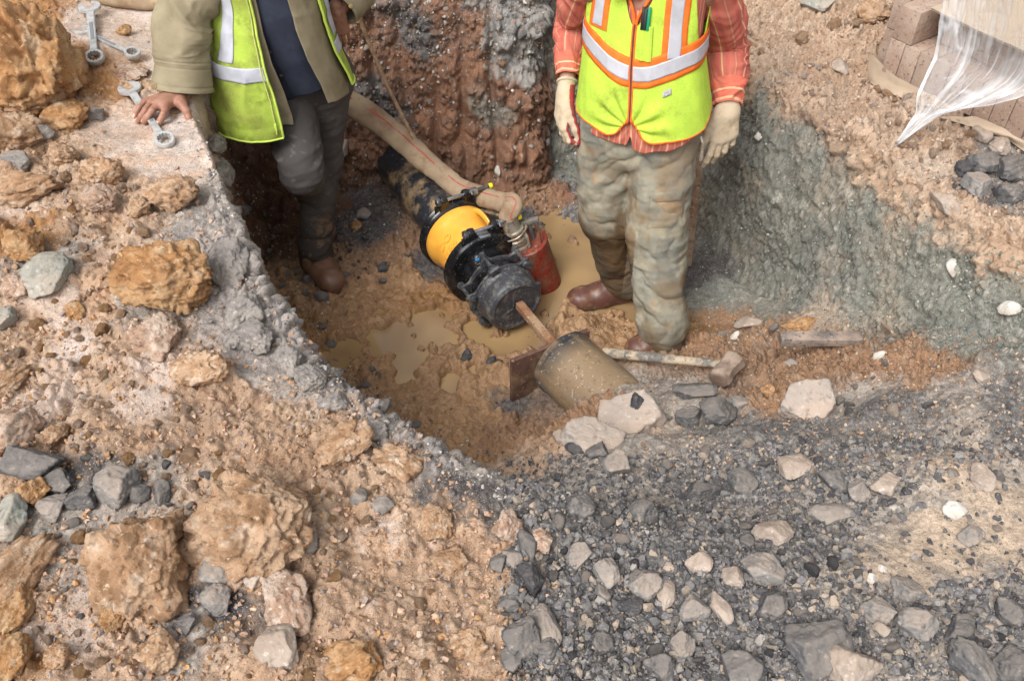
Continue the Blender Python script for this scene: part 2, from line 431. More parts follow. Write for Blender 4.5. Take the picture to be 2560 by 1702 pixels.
CPS = [(20, 20, 'orange'), (60, 60, 'orange'), (90, 90, 'orange'), (50, 110, 'orange'), (30, 130, 'clay'), (70, 110, 'clay'), (120, 40, 'dust'), (160, 20, 'dust'), (110, 20, 'dust'), (130, 80, 'claypale'), (180, 60, 'dust'),
    (150, 110, 'ledge'), (175, 140, 'ledge'), (150, 155, 'ledge'), (190, 170, 'ledge'), (120, 130, 'dust'), (205, 200, 'greydust'), (195, 130, 'ledge'), (100, 170, 'clay'), (60, 180, 'clay'), (20, 180, 'clay'), (30, 200, 'dust'),
    (60, 200, 'claypale'), (120, 200, 'clay'), (20, 240, 'orange'), (50, 260, 'greydust'), (90, 220, 'clay'), (110, 260, 'clay'), (215, 240, 'greyrim'), (235, 265, 'greyrim'), (205, 220, 'greyrim'), (235, 310, 'greyrim'), (270, 330, 'greyrim'),
    (290, 360, 'greyrim'), (325, 385, 'greyrim'), (350, 400, 'greyrim'), (390, 430, 'greyrim'), (430, 460, 'greyrim'), (470, 475, 'greydust'), (520, 485, 'greydust'), (580, 490, 'greydust'), (220, 345, 'greyrim'), (260, 370, 'greyrim'), (300, 395, 'greydust'),
    (60, 300, 'dust'), (100, 300, 'claypale'), (80, 340, 'dust'), (130, 340, 'claypale'), (90, 380, 'claypale'), (160, 300, 'greydust'), (150, 370, 'claypale'), (180, 390, 'clay'), (140, 410, 'dust'), (70, 430, 'clay'), (120, 440, 'clay'), (20, 330, 'clay'), (20, 380, 'clay'), (230, 400, 'clay'), (270, 420, 'clay'), (190, 430, 'clay'),
    (210, 360, 'clay'), (320, 420, 'clay'), (340, 440, 'clay'), (390, 465, 'clay'), (360, 490, 'clay'), (60, 480, 'char'), (120, 480, 'greydust'), (20, 480, 'clay'), (20, 530, 'greydust'), (60, 540, 'greydust'), (20, 580, 'clay'), (50, 600, 'dust'), (70, 630, 'dust'), (30, 650, 'orange'), (100, 640, 'claypale'), (120, 610, 'clay'),
    (200, 560, 'clay'), (180, 600, 'char'), (180, 630, 'greydust'), (230, 600, 'char'), (260, 560, 'clay'), (300, 540, 'clay'), (330, 520, 'clay'), (270, 480, 'clay'), (380, 540, 'claypale'), (420, 530, 'claypale'), (460, 540, 'clay'), (400, 580, 'claypale'), (450, 590, 'clay'), (360, 620, 'claypale'), (420, 640, 'clay'), (480, 640, 'claypale'), (330, 660, 'clay'), (480, 600, 'claypale'), (250, 660, 'claypale'), (500, 560, 'clay'), (505, 660, 'clay'), (490, 620, 'clay'),
    (480, 500, 'char'), (450, 500, 'char'), (520, 510, 'char'), (530, 540, 'gravel'), (540, 600, 'gravel'), (550, 660, 'char'), (600, 520, 'gravel'), (620, 570, 'gravel'), (600, 620, 'gravel'), (640, 670, 'char'), (680, 620, 'gravel'), (720, 660, 'gravel'), (700, 560, 'gravel'), (760, 600, 'gravel'), (800, 660, 'gravel'), (820, 540, 'gravel'), (860, 600, 'greydust'), (880, 660, 'greydust'), (960, 640, 'greydust'), (1010, 660, 'gravel'), (940, 600, 'greydust'),
    (640, 480, 'greydust'), (700, 480, 'gravel'), (760, 470, 'gravel'), (820, 450, 'gravel'), (660, 440, 'greydust'), (730, 430, 'gravel'), (800, 430, 'gravel'), (900, 440, 'gravel'), (960, 430, 'greydust'), (1010, 430, 'gravel'), (870, 470, 'greydust'), (900, 490, 'greydust'), (940, 480, 'sand'), (990, 470, 'greydust'), (1010, 500, 'sand'), (960, 520, 'sand'), (910, 540, 'sand'), (870, 560, 'sand'), (900, 570, 'sand'), (960, 560, 'sand'), (1010, 580, 'greydust'), (1010, 540, 'sand'), (860, 520, 'greydust'), (780, 510, 'greydust'), (720, 520, 'gravel'),
    (580, 430, 'debris'), (560, 440, 'claypale'), (600, 410, 'debris'), (600, 455, 'greydust'), (520, 460, 'claypale'), (620, 390, 'greydust'), (680, 395, 'greydust'), (760, 395, 'debris'), (720, 400, 'greydust'), (860, 400, 'greydust'), (900, 400, 'gravel'), (960, 390, 'greydust'), (1000, 390, 'gravel'),
    (700, 345, 'debris'), (740, 340, 'debris'), (780, 330, 'debris'), (760, 360, 'debris'), (840, 355, 'debris'), (880, 360, 'debris'), (930, 370, 'debris'), (800, 380, 'debris'), (820, 320, 'sand'), (720, 320, 'debris'), (690, 320, 'wetmud'),
    (560, 0, 'whitegravel'), (520, 10, 'whitegravel'), (500, 30, 'whitegravel'), (475, 8, 'whitegravel'), (520, 60, 'whitegravel'),  (540, 50, 'whitegravel'), (470, 20, 'redwall'), (440, 10, 'redwall'), (450, 60, 'redwall'), (420, 30, 'blackwall'), (400, 60, 'redwall'), (370, 60, 'redwall'), (375, 90, 'blackwall'), (410, 90, 'redwall'), (395, 105, 'blackwall'), (350, 110, 'redwall'), (340, 60, 'redwall'),
    (480, 60, 'redwall'), (500, 90, 'redwall'), (450, 100, 'redwall'), (490, 110, 'green'), (520, 100, 'redwall'), (540, 90, 'redwall'), (530, 130, 'redwall'), (500, 140, 'redwall'), (460, 130, 'redwall'), (430, 120, 'redwall'), (520, 160, 'redwall'), (490, 170, 'redwall'), (540, 170, 'redwall'), (390, 130, 'redwall'), (360, 140, 'redwall'), (355, 170, 'darkwall'), (360, 190, 'char'), (350, 210, 'char'), (340, 200, 'darkwall'),
    (570, 60, 'green'), (565, 110, 'green'), (560, 150, 'green'), (570, 180, 'green'), (555, 30, 'green'), (560, 200, 'redwall'), (530, 195, 'debris'), (550, 210, 'debris'),
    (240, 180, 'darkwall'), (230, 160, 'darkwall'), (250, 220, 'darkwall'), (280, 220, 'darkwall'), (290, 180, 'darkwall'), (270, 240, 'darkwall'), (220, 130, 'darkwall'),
    (710, 170, 'green'), (765, 130, 'green'), (800, 160, 'green'), (850, 200, 'green'), (880, 222, 'green'), (930, 262, 'green'), (965, 285, 'green'), (1000, 300, 'green'), (1018, 312, 'green'), (745, 110, 'green'), (720, 220, 'green'), (700, 270, 'char'), (715, 290, 'green'), (750, 150, 'green'), (760, 110, 'green'), (780, 200, 'green'), (800, 270, 'green'), (770, 290, 'green'), (840, 240, 'green'), (850, 300, 'green'), (900, 260, 'green'), (920, 320, 'green'), (980, 300, 'green'), (970, 340, 'green'), (1010, 320, 'green'), (860, 200, 'green'), (810, 150, 'green'), (750, 90, 'brownbank'), (790, 100, 'brownbank'), (830, 130, 'brownbank'), (875, 160, 'brownbank'),
    (760, 40, 'brownbank'), (800, 20, 'brownbank'), (840, 60, 'brownbank'), (820, 90, 'brownbank'), (870, 110, 'brownbank'), (900, 150, 'brownbank'), (900, 190, 'brownbank'), (950, 150, 'brownbank'), (940, 210, 'brownbank'), (990, 240, 'brownbank'), (1010, 255, 'brownbank'), (980, 175, 'gravel'), (1010, 160, 'gravel'), (1015, 190, 'gravel'), (960, 190, 'char'), (920, 170, 'sand'),
    (330, 300, 'mud'), (290, 290, 'mud'), (400, 280, 'mud'), (430, 300, 'wetmud'), (360, 330, 'mud'), (400, 350, 'mud'), (450, 360, 'mud'), (440, 400, 'mud'), (480, 420, 'mud'), (480, 445, 'mud'), (500, 380, 'mud'), (340, 270, 'debris'), (380, 250, 'debris'), (370, 230, 'char'), (400, 240, 'debris'), (420, 260, 'char'), (440, 240, 'wetmud'), (520, 220, 'char'), (560, 225, 'gravel'), (580, 200, 'gravel'), (600, 330, 'mud'), (590, 340, 'mud'), (640, 300, 'mud'), (505, 405, 'char'), (480, 345, 'mud'), (500, 430, 'debris'), (310, 330, 'wetmud'), (540, 250, 'mud'), (600, 260, 'mud')]
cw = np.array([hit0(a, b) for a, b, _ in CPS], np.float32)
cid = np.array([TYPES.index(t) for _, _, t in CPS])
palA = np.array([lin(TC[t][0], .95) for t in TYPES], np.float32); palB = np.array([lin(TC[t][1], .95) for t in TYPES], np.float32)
n1 = np.stack([fbm(P, 5, 4, .55, 3.1), fbm(P, 5, 4, .55, 13.7), fbm(P, 5, 4, .55, 31.9)], 1)
Pw = P + n1 * .10
n2 = np.stack([fbm(P, 26, 3, .6, 5.1), fbm(P, 26, 3, .6, 43.7), fbm(P, 26, 3, .6, 71.9)], 1)
Pw = Pw + n2 * .05
nT = len(TYPES)
def _wt(q):
    W = np.zeros((len(q), nT), np.float32)
    for k in range(len(cw)):
        d = q - cw[k]
        W[:, cid[k]] += 1.0 / ((d * d).sum(1) + .0004) ** 3
    return W / W.sum(1, keepdims=True)
W = pmap(_wt, Pw)
T = {t: W[:, i] for i, t in enumerate(TYPES)}

# ---- relief
f1a, f2a, ra, ta = worley(P + n1 * .05, 6.5)
f1b, f2b, rb, tb = worley(P + n2 * .02, 16, 3.3)
f1c, f2c, rc, tc = worley(P + n2 * .008, 42, 7.7)
f1d, f2d, rd, td = worley(P, 95, 1.7)
def clod(f1, f2, r, t, tilt=.8):
    e = sstep(0, .30, f2 - f1)
    return ((r - .35) * 1.1 + t * tilt + (1 - f1) * .4) * e - .25 * (1 - e)
f1e, f2e, re_, te = worley(P + n1 * .09, 3.2, 5.5)
cE = clod(f1e, f2e, re_, te, 1.0)
cA, cB, cC, cD = clod(f1a, f2a, ra, ta), clod(f1b, f2b, rb, tb), clod(f1c, f2c, rc, tc), clod(f1d, f2d, rd, td)
rough1 = fbm(P, 9, 6, .55, 91)
rid = ridge(P + n1 * .03, 7, 5, .5, 23)
wallm = sstep(.02, .2, s_) * (1 - sstep(.85, 1.0, s_)) * sstep(.3, .7, 1 - Nn[:, 2])
claym = T['clay'] + T['orange'] + .8 * T['claypale'] + T['brownbank'] * .8 + T['debris'] * .8
gravm = T['gravel'] + T['char'] + T['greydust'] * .7 + T['greyrim'] * .6 + T['sand'] * .4
smoothm = T['dust'] + T['ledge'] + T['claypale'] * .4
mudm = T['mud'] + T['wetmud']
disp = np.zeros(len(P), np.float32)
low = sstep(-.35, .35, fbm(P, 2.2, 3, .5, 55))
disp += claym * (cE * .035 * low + cA * .026 * low + cB * .017 * (1 - .4 * low) + cC * .009 + cD * .0035 + rough1 * .02)
disp += (T['brownbank'] + T['debris']) * (cB * .012 + cC * .010 + cD * .004)
disp += gravm * (cB * .006 + cC * .007 + cD * .0035 + rough1 * .014)
disp += smoothm * (rid * .006 + cC * .0022 + cD * .0012 + rough1 * .012)
disp += mudm * (rid * .014 + ridge(P + n2 * .02, 16, 4, .55, 77) * .014 + cA * .024 + cB * .015 + cC * .005)
# back wall: excavator tooth grooves, lumps between
backm = sstep(3.45, 3.6, P[:, 1]) * wallm
gx_ = P[:, 0] * 7.4 + fbm(P, 3, 2, .4, 12) * .5 + P[:, 2] * .3
groove = np.abs((gx_ % 1) - .5) * 2
gr = 1 - sstep(.0, .55, groove)
grm = backm * sstep(-.35, .45, fbm(P * np.array([1, 1, .35], np.float32), 4.5, 1, .5, 8.8) + .10)
wl = T['redwall'] + T['whitegravel'] + T['blackwall'] + T['darkwall']
disp += wl * (cE * .022 + cA * .030 + cB * .020 + cC * .010 + cD * .004 + rough1 * .04) * (1 - .8 * gr * grm)
disp -= gr * grm * .034
leftm = wallm * (P[:, 0] < -.6) * (P[:, 1] > 2.2) * (1 - sstep(3.4, 3.6, P[:, 1]))
disp += leftm * (-.02 * (1 - sstep(0, .4, np.abs(((P[:, 1] * 5.5 + n1[:, 0]) % 1) - .5) * 2)))
disp += T['green'] * (rid * .010 + cA * .006 + cB * .008 + cC * .010 + cD * .007 + rough1 * .022)
# rough broken grey lip of the pavement along the left and near edge
lip = (1 - sstep(.03, .16, drm)) * (P[:, 2] > .8) * T['greyrim']
disp += lip * (cB * .016 + cC * .010 + .012)
# a hollow at the foot of the right wall behind the standing man
hol = np.exp(-(((P[:, 0] - .98) / .2) ** 2 + ((P[:, 1] - 3.0) / .32) ** 2 + ((P[:, 2] - .18) / .25) ** 2))
disp -= hol * .09
# puddles: shallow hollows in the mud that reach below the water level
WATER = 0.012
PUD = [(600, 245, .17), (575, 275, .2), (615, 290, .17), (640, 318, .07), (560, 232, .12), (545, 300, .14), (600, 305, .10), (630, 275, .1), (525, 325, .11), (540, 345, .07), (500, 345, .08), (480, 335, .08),
       (400, 345, .12), (403, 362, .07), (347, 352, .08), (335, 362, .07), (436, 340, .09), (430, 322, .08), (380, 315, .04), (470, 370, .04), (405, 378, .05), (450, 385, .05), (555, 250, .12), (520, 345, .08), (575, 330, .04)]
pud = np.zeros(len(P), np.float32); pnz = fbm(P, 16, 4, .6, 47) * .9 + n1[:, 0] * .5
for a, b, r in PUD:
    c = PZ(a, b, 0)
    d = np.hypot(P[:, 0] - c[0], P[:, 1] - c[1]) / r + pnz * min(1, .12 / r) * 1.0
    pud = np.maximum(pud, 1 - sstep(.55, 1.3, d))
flat = (s_ < .01) & (P[:, 2] < .2)
rel = disp - .004
zt_ = WATER + .020 - .046 * pud + rel * (1 - .75 * sstep(.4, .9, pud))
zt_ = np.where(pud < .12, np.maximum(zt_, WATER + .004 + .25 * np.abs(rel)), zt_)
hi = np.maximum(0, P[:, 2] - WATER - .02)
disp = np.where(flat, zt_ + hi * (1 - pud) - P[:, 2], disp)
MOUNDS = [(PZ(590, 335, .03), .16, .05), (PZ(570, 345, .03), .12, .05)]
for c, r, h in MOUNDS:
    d2 = ((P[:, 0] - c[0]) ** 2 + (P[:, 1] - c[1]) ** 2) / r ** 2
    disp += np.exp(-d2 * 2) * h * flat
P2 = P + Nn * disp[:, None]
# overhanging crumb shelf: push the lip out over the left wall a little
fade = sstep(0, 12, np.minimum(np.arange(nu)[None, :].repeat(nv, 0), nu - 1 - np.arange(nu)[None, :].repeat(nv, 0)).ravel()) * sstep(0, 12, np.minimum(np.arange(nv)[:, None].repeat(nu, 1), nv - 1 - np.arange(nv)[:, None].repeat(nu, 1)).ravel())
P2 = P * (1 - fade[:, None]) + P2 * fade[:, None]

# ---- colour of the soils themselves
mixn = np.clip(.5 + .9 * fbm(P, 12, 5, .6, 61) + .5 * (rb - .5) + .25 * (rc - .5), 0, 1)[:, None]
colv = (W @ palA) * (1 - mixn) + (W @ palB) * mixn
gb = (sstep(.05, .35, fbm(P, 6, 5, .6, 303)) * T['green'] * .3)[:, None]
colv = colv * (1 - gb) + gb * np.array(lin('A08C76'), np.float32)
gb = (sstep(.25, .4, fbm(P, 30, 4, .6, 313)) * (T['green'] + T['gravel'] + T['greydust']) * .4)[:, None]
colv = colv * (1 - gb) + gb * np.array(lin('B4B0A6'), np.float32)
hue = fbm(P, 3.3, 3, .5, 37)[:, None]
colv *= 1 + .18 * hue * np.array([1.0, .8, .5], np.float32)
grain = ((rd - .5) * .5 + (rc - .5) * .4 + (rb - .5) * .2)[:, None]
gm = (.5 + .6 * gravm + .3 * (T['green'] + T['whitegravel'] + T['blackwall']))[:, None]
colv *= 1 + grain * gm
# pale pebbles and dark crumbs set in the soil
peb = ((rd > .965) * (f1d < .4)).astype(np.float32)[:, None] * (.6 * (1 - mudm * .8) * (1 - .8 * T['char']))[:, None]
colv = colv * (1 - peb) + peb * np.array(lin('BDB0A2'), np.float32)
drk = ((rc > .93) & (f1c < .42)).astype(np.float32)[:, None] * (.7 * (gravm + .35 * claym + wl * .4))[:, None]
colv = colv * (1 - drk) + drk * np.array(lin('4A4745'), np.float32)
dustp = sstep(.15, .5, fbm(P, 7, 5, .6, 19))[:, None] * (T['claypale'] * .6 + T['dust'] * .7 + T['clay'] * .35)[:, None]
colv = colv * (1 - dustp) + dustp * np.array(lin('D6C6BC'), np.float32)
wetv = np.clip(mudm * 1.0 + T['wetmud'] * .3 + .35 * (T['redwall'] + T['darkwall']) * gr + .25 * T['debris'] * (P[:, 2] < .3), 0, 1)
colv = np.clip(colv, .02, .85)
# ---- extend the sheet to the horizon
def pad(A, mode_xy):
    return A
G3 = P2.reshape(nv, nu, 3)
C3 = colv.reshape(nv, nu, 3); W3 = wetv.reshape(nv, nu, 1)
ext = [.3, 1.2, 5, 30, 150]
def padside(G3, C3, W3, axis, end):
    g, c, w = [], [], []
    edge = G3[:, -1 if end else 0] if axis == 1 else G3[-1 if end else 0]
    ec = C3[:, -1 if end else 0] if axis == 1 else C3[-1 if end else 0]
    ew = W3[:, -1 if end else 0] if axis == 1 else W3[-1 if end else 0]
    for e in ext:
        q = edge.copy()
        k = 0 if axis == 1 else 1
        q[:, k] += e * (1 if end else -1)
        q[:, 2] = q[:, 2] * math.exp(-e) + 1.05 * (1 - math.exp(-e))
        g.append(q); c.append(ec); w.append(ew)
    g = np.stack(g, axis); c = np.stack(c, axis); w = np.stack(w, axis)
    if end:
        return (np.concatenate([G3, g], axis), np.concatenate([C3, c], axis), np.concatenate([W3, w], axis))
    g, c, w = np.flip(g, axis), np.flip(c, axis), np.flip(w, axis)
    return (np.concatenate([g, G3], axis), np.concatenate([c, C3], axis), np.concatenate([w, W3], axis))
for ax in (1, 0):
    for en in (False, True):
        G3, C3, W3 = padside(G3, C3, W3, ax, en)
GF = grid_faces(G3.shape[0], G3.shape[1])
M_ground = mat('soil', attr='Col', rough=.92, spec=.4, wet='wet', speck=(330, .3, lin('CBBFB1'), lin('5A4E44')), bump=.006, bump_scale=150)
ground_me = np_mesh('ground', G3.reshape(-1, 3), GF, True, C3.reshape(-1, 3), extra={'wet': W3.ravel()})
ground = link('ground', ground_me, M_ground)
tag(ground, 'excavated clay, gravel and mud ground with the open pit', kind='structure')
# BVH of the finished ground at reduced density
st = 4
GR = P2.reshape(nv, nu, 3)[::st, ::st]
GROUND = BVHTree.FromPolygons([Vector(v) for v in GR.reshape(-1, 3).tolist()], grid_faces(GR.shape[0], GR.shape[1]).tolist())
def hit(px, py):
    d = Vector(ray(px, py)).normalized()
    h = GROUND.ray_cast(Vector(CP), d)
    if h[0] is None: return Vector(PZ(px, py, 1.0)), Vector((0, 0, 1))
    n = h[1] if h[1].z > 0 or h[1].dot(d) < 0 else -h[1]
    if n.dot(d) > 0: n = -n
    return h[0], n
def zat(x, y, z0=3.0):
    h = GROUND.ray_cast(Vector((x, y, z0)), Vector((0, 0, -1)))
    return h[0].z if h[0] is not None else 1.0

# muddy water lying in the hollows
wb = bmesh.new()
bmesh.ops.create_grid(wb, x_segments=60, y_segments=60, size=1)
for v in wb.verts:
    v.co = Vector((-.15 + v.co.x * 1.0, 2.75 + v.co.y * 1.0, WATER))
dl = [v for v in wb.verts if poly_d(FLOOR_POLY, np.array([v.co.x]), np.array([v.co.y]))[1][0] == False]
bmesh.ops.delete(wb, geom=dl, context='VERTS')
M_water = mat('muddy_water', base=lin('B49468', .85), rough=.05, spec=.7, var_c=lin('A28460', .8), var_scale=3, bump=.0006, bump_scale=9, detail=2)
water = link('water', bm_mesh('water', wb), M_water)
tag(water, 'brown muddy water lying in puddles on the pit floor', kind='structure')
# ================================================================== builder for hand-made parts (world coordinates)
class MB:
    def __init__(s): s.bm = bmesh.new()
    def add(s, V, F):
        vs = [s.bm.verts.new(Vector(v)) for v in V]
        for f in F:
            try: s.bm.faces.new([vs[i] for i in f])
            except ValueError: pass
        return vs
    def box(s, c, X, Y, Z, bev=.0):      # X,Y,Z half-extent vectors
        c, X, Y, Z = map(Vector, (c, X, Y, Z))
        b = bmesh.new()
        vs = [b.verts.new(c + X * i + Y * j + Z * k) for i in (-1, 1) for j in (-1, 1) for k in (-1, 1)]
        for f in ((0, 1, 3, 2), (4, 6, 7, 5), (0, 4, 5, 1), (2, 3, 7, 6), (0, 2, 6, 4), (1, 5, 7, 3)):
            b.faces.new([vs[i] for i in f])
        bmesh.ops.recalc_face_normals(b, faces=b.faces)
        if bev: bmesh.ops.bevel(b, geom=b.edges[:], offset=bev, segments=2, affect='EDGES', profile=.6)
        s.merge(b); return s
    def merge(s, b):
        me = bpy.data.meshes.new('t'); b.to_mesh(me); b.free(); s.bm.from_mesh(me); bpy.data.meshes.remove(me)
    def lathe(s, p0, d, prof, seg=40, up=(0, 0, 1), lobes=None, arc=None):
        """prof: list of (distance along d, radius); lobes(angle)->radius factor"""
        p0, d = Vector(p0), Vector(d).normalized()
        X = d.cross(Vector(up)); X = X.normalized() if X.length > 1e-4 else Vector((1, 0, 0)); Y = X.cross(d).normalized()
        rows = []
        a0, a1 = arc or (0, 2 * PI)
        n = seg if arc is None else seg + 1
        for t, r in prof:
            row = []
            for k in range(n):
                a = a0 + (a1 - a0) * k / seg
                rr = r * (lobes(a) if lobes else 1)
                row.append(s.bm.verts.new(p0 + d * t + (X * math.cos(a) + Y * math.sin(a)) * rr))
            rows.append(row)
        for i in range(len(rows) - 1):
            for k in range(seg if arc is None else seg):
                k2 = (k + 1) % n
                if arc is not None and k + 1 >= n: continue
                try: s.bm.faces.new((rows[i][k], rows[i][k2], rows[i + 1][k2], rows[i + 1][k]))
                except ValueError: pass
        if arc is None:
            for row in (rows[0], rows[-1]):
                if prof[0 if row is rows[0] else -1][1] > 1e-6:
                    try: s.bm.faces.new(row)
                    except ValueError: pass
        return s
    def cyl(s, a, b, r, seg=16, r2=None, bev=0):
        a, b = Vector(a), Vector(b); L = (b - a).length; r2 = r if r2 is None else r2
        if bev: pr = [(0, r - bev), (bev * .3, r - bev * .3), (bev, r), (L - bev, r2), (L - bev * .3, r2 - bev * .3), (L, r2 - bev)]
        else: pr = [(0, r), (L, r2)]
        return s.lathe(a, b - a, pr, seg)
    def hexa(s, a, b, r): return s.cyl(a, b, r, 6, bev=r * .08)
    def tube(s, pts, r, seg=12, n=None, flat=1.0, up=(0, 0, 1), cap=True):
        P = catmull(pts, n or len(pts) * 8)
        rs = np.interp(np.linspace(0, 1, len(P)), np.linspace(0, 1, len(np.atleast_1d(r))), np.atleast_1d(r)) if np.ndim(r) else np.full(len(P), r)
        rows = []
        pu = Vector(up)
        for i, p in enumerate(P):
            t = Vector(P[min(i + 1, len(P) - 1)] - P[max(i - 1, 0)]).normalized()
            X = t.cross(pu)
            if X.length < 1e-3: X = t.cross(Vector((1, 0, 0)))
            X.normalize(); Y = X.cross(t).normalized(); pu = Y
            rows.append([s.bm.verts.new(Vector(p) + X * math.cos(2 * PI * k / seg) * rs[i] + Y * math.sin(2 * PI * k / seg) * rs[i] * flat) for k in range(seg)])
        for i in range(len(rows) - 1):
            for k in range(seg):
                s.bm.faces.new((rows[i][k], rows[i][(k + 1) % seg], rows[i + 1][(k + 1) % seg], rows[i + 1][k]))
        if cap:
            s.bm.faces.new(rows[0]); s.bm.faces.new(rows[-1][::-1])
        return s
    def prism(s, pts2, o, X, Y, Z, bev=0):   # outline in plane (X,Y) about o, extruded by Z both ways
        o, X, Y, Z = map(Vector, (o, X, Y, Z)); b = bmesh.new()
        lo = [b.verts.new(o + X * p[0] + Y * p[1] - Z) for p in pts2]
        hi = [b.verts.new(o + X * p[0] + Y * p[1] + Z) for p in pts2]
        b.faces.new(lo[::-1]); b.faces.new(hi)
        n = len(pts2)
        for i in range(n): b.faces.new((lo[i], lo[(i + 1) % n], hi[(i + 1) % n], hi[i]))
        bmesh.ops.recalc_face_normals(b, faces=b.faces)
        if bev:
            ed = [e for e in b.edges if (e.verts[0] in lo) == (e.verts[1] in lo)]
            bmesh.ops.bevel(b, geom=ed, offset=bev, segments=2, affect='EDGES')
        s.merge(b); return s
    def done(s, name, m, parent=None, smooth=True, jit=0.0, jf=20):
        if jit:
            V = np.array([v.co[:] for v in s.bm.verts], np.float32)
            d = fbm(V, jf, 4, .5, 4.4)
            s.bm.normal_update()
            for v, k in zip(s.bm.verts, d): v.co += v.normal * float(k) * jit
        me = bm_mesh(name, s.bm, smooth)
        o = link(name, me, m, parent)
        if smooth:
            try: me.set_sharp_from_angle(angle=R(38))
            except Exception: pass
        return o
def text_mesh(name, txt, size, depth, place, m, parent, bold=0.0):
    """raised lettering: place(x, y, z)->world; the text lies in x,y with relief z"""
    cu = bpy.data.curves.new(name, 'FONT'); cu.body = txt; cu.size = size; cu.extrude = depth; cu.offset = bold
    cu.align_x = 'CENTER'; cu.resolution_u = 3
    t = bpy.data.objects.new(name, cu); COL.objects.link(t)
    dg = bpy.context.evaluated_depsgraph_get()
    me = bpy.data.meshes.new_from_object(t.evaluated_get(dg))
    bpy.data.objects.remove(t); bpy.data.curves.remove(cu)
    b = bmesh.new(); b.from_mesh(me)
    bmesh.ops.subdivide_edges(b, edges=[e for e in b.edges if e.calc_length() > size * .3], cuts=2)
    for v in b.verts: v.co = Vector(place(*v.co))
    bpy.data.meshes.remove(me)
    return link(name, bm_mesh(name, b, False), m, parent)
V3 = Vector
UP = V3((0, 0, 1))

M_blackpipe = mat('muddy_black_pipe', base=lin('2C2E33'), rough=.38, var_c=lin('A38865'), var_scale=9, thr=(.47, .62), speck=(60, .3, lin('6A6C70'), lin('191A1C')), bump=.0015, bump_scale=30)
M_coat = mat('black_coated_steel', base=lin('111113'), rough=.22, spec=.6, stain=(14, .6, lin('8E7A60'), .6), var_c=lin('232325'), var_scale=30, bump=.0004, bump_scale=60, speck=(90, -.4, lin('8A8378'), lin('08080A')))
M_yellow = mat('yellow_epoxy_paint', base=lin('F8B547', .97), rough=.28, var_c=lin('F0AA40', .97), var_scale=14, bump=.0003, bump_scale=40, coat=.3)
M_cast = mat('scratched_black_cast_iron', base=lin('3B3C40'), rough=.42, var_c=lin('7C766F'), var_scale=26, thr=(.5, .72), bump=.0012, bump_scale=50, speck=(120, .2, lin('8E8A86'), lin('1C1C1E')))
M_bolt = mat('grey_bolt_steel', base=lin('77797C'), rough=.38, metal=.6, var_c=lin('4A4A4C'), var_scale=60)
M_chrome = mat('bright_steel', base=lin('C9CBCE'), rough=.22, metal=.9, var_c=lin('A8AAAE'), var_scale=50, bump=.0003)
M_ycap = mat('yellow_plastic', base=lin('EDE21F'), rough=.4)
M_blue = mat('blue_coated_bolt', base=lin('1670B0'), rough=.35, var_c=lin('4A96C8'), var_scale=80)
M_red = mat('worn_red_paint', base=lin('86301F'), rough=.55, stain=(9, .52, lin('8A6A50'), .55), var_c=lin('74503F'), var_scale=16, thr=(.45, .62), bump=.0012, bump_scale=40, speck=(70, .3, lin('C25038'), lin('4E1E18')))
M_stain = mat('muddy_stainless', base=lin('B5ADA0'), rough=.35, metal=.55, var_c=lin('8A745C'), var_scale=30, thr=(.45, .65), bump=.0006)
M_rusty = mat('rusty_steel', base=lin('7A5646'), rough=.75, var_c=lin('5A3A30'), var_scale=18, speck=(80, .4, lin('A58A74'), lin('38241E')), bump=.001, bump_scale=60)
M_plate = mat('muddy_rusted_plate', base=lin('664A3E'), rough=.65, stain=(7, .5, lin('8E7458'), .6), var_c=lin('4C342C'), var_scale=12, thr=(.4, .65), speck=(60, .2, lin('9A7A66'), lin('30201C')), bump=.0012, bump_scale=40)
M_bar = mat('rust_brown_square_bar', base=lin('A08468'), rough=.8, var_c=lin('84583C'), var_scale=14, speck=(70, .3, lin('C8B49C'), lin('5A3A28')), bump=.001, bump_scale=60)
M_hose = mat('canvas_hose', base=lin('A28E74'), rough=.9, spec=.15, stain=(9, .52, lin('7E6046'), .8), var_c=lin('907A66'), var_scale=10, thr=(.42, .66), bump=.0008, bump_scale=220)
M_hosered = mat('red_hose_stripe', base=lin('A2584E'), rough=.9, spec=.15, var_c=lin('A88272'), var_scale=24, thr=(.5, .7))
M_rope = mat('muddy_rope', base=lin('9C7E62'), rough=.95, var_c=lin('7C6048'), var_scale=40, bump=.002, bump_scale=200)
M_cable = mat('muddy_black_cable', base=lin('4A4642'), rough=.6, var_c=lin('8A7660'), var_scale=20, thr=(.5, .65))
M_wood = mat('muddy_wood', base=lin('8F7058'), rough=.85, var_c=lin('B29A84'), var_scale=12, bump=.002, bump_scale=50, speck=(50, .3, lin('C4B09A'), lin('5C4030')))
M_handle = mat('scuffed_wooden_handle', base=lin('B09E86'), rough=.7, var_c=lin('6E6A64'), var_scale=16, thr=(.45, .56), bump=.001, bump_scale=60, speck=(90, .4, lin('C0B29E'), lin('4A4846')))
M_headm = mat('dusty_hammer_steel', base=lin('9C8A7A'), rough=.7, var_c=lin('6E5A4E'), var_scale=16, bump=.001, bump_scale=60)

# ------------------------------------------------------------------ the pipeline across the pit
AX = .175
C0 = V3(PZ(516.5, 306.5, AX))
CF = V3(PZ(404, 170, AX))
U = (CF - C0).normalized()               # from the cap towards the far wall
SD = V3((-U.y, U.x, 0)) * -1             # sideways, to the right
if SD.x < 0: SD = -SD
KR = 1.12
def A(t, s=0, h=0): return C0 + U * t + (SD * s + UP * h) * KR

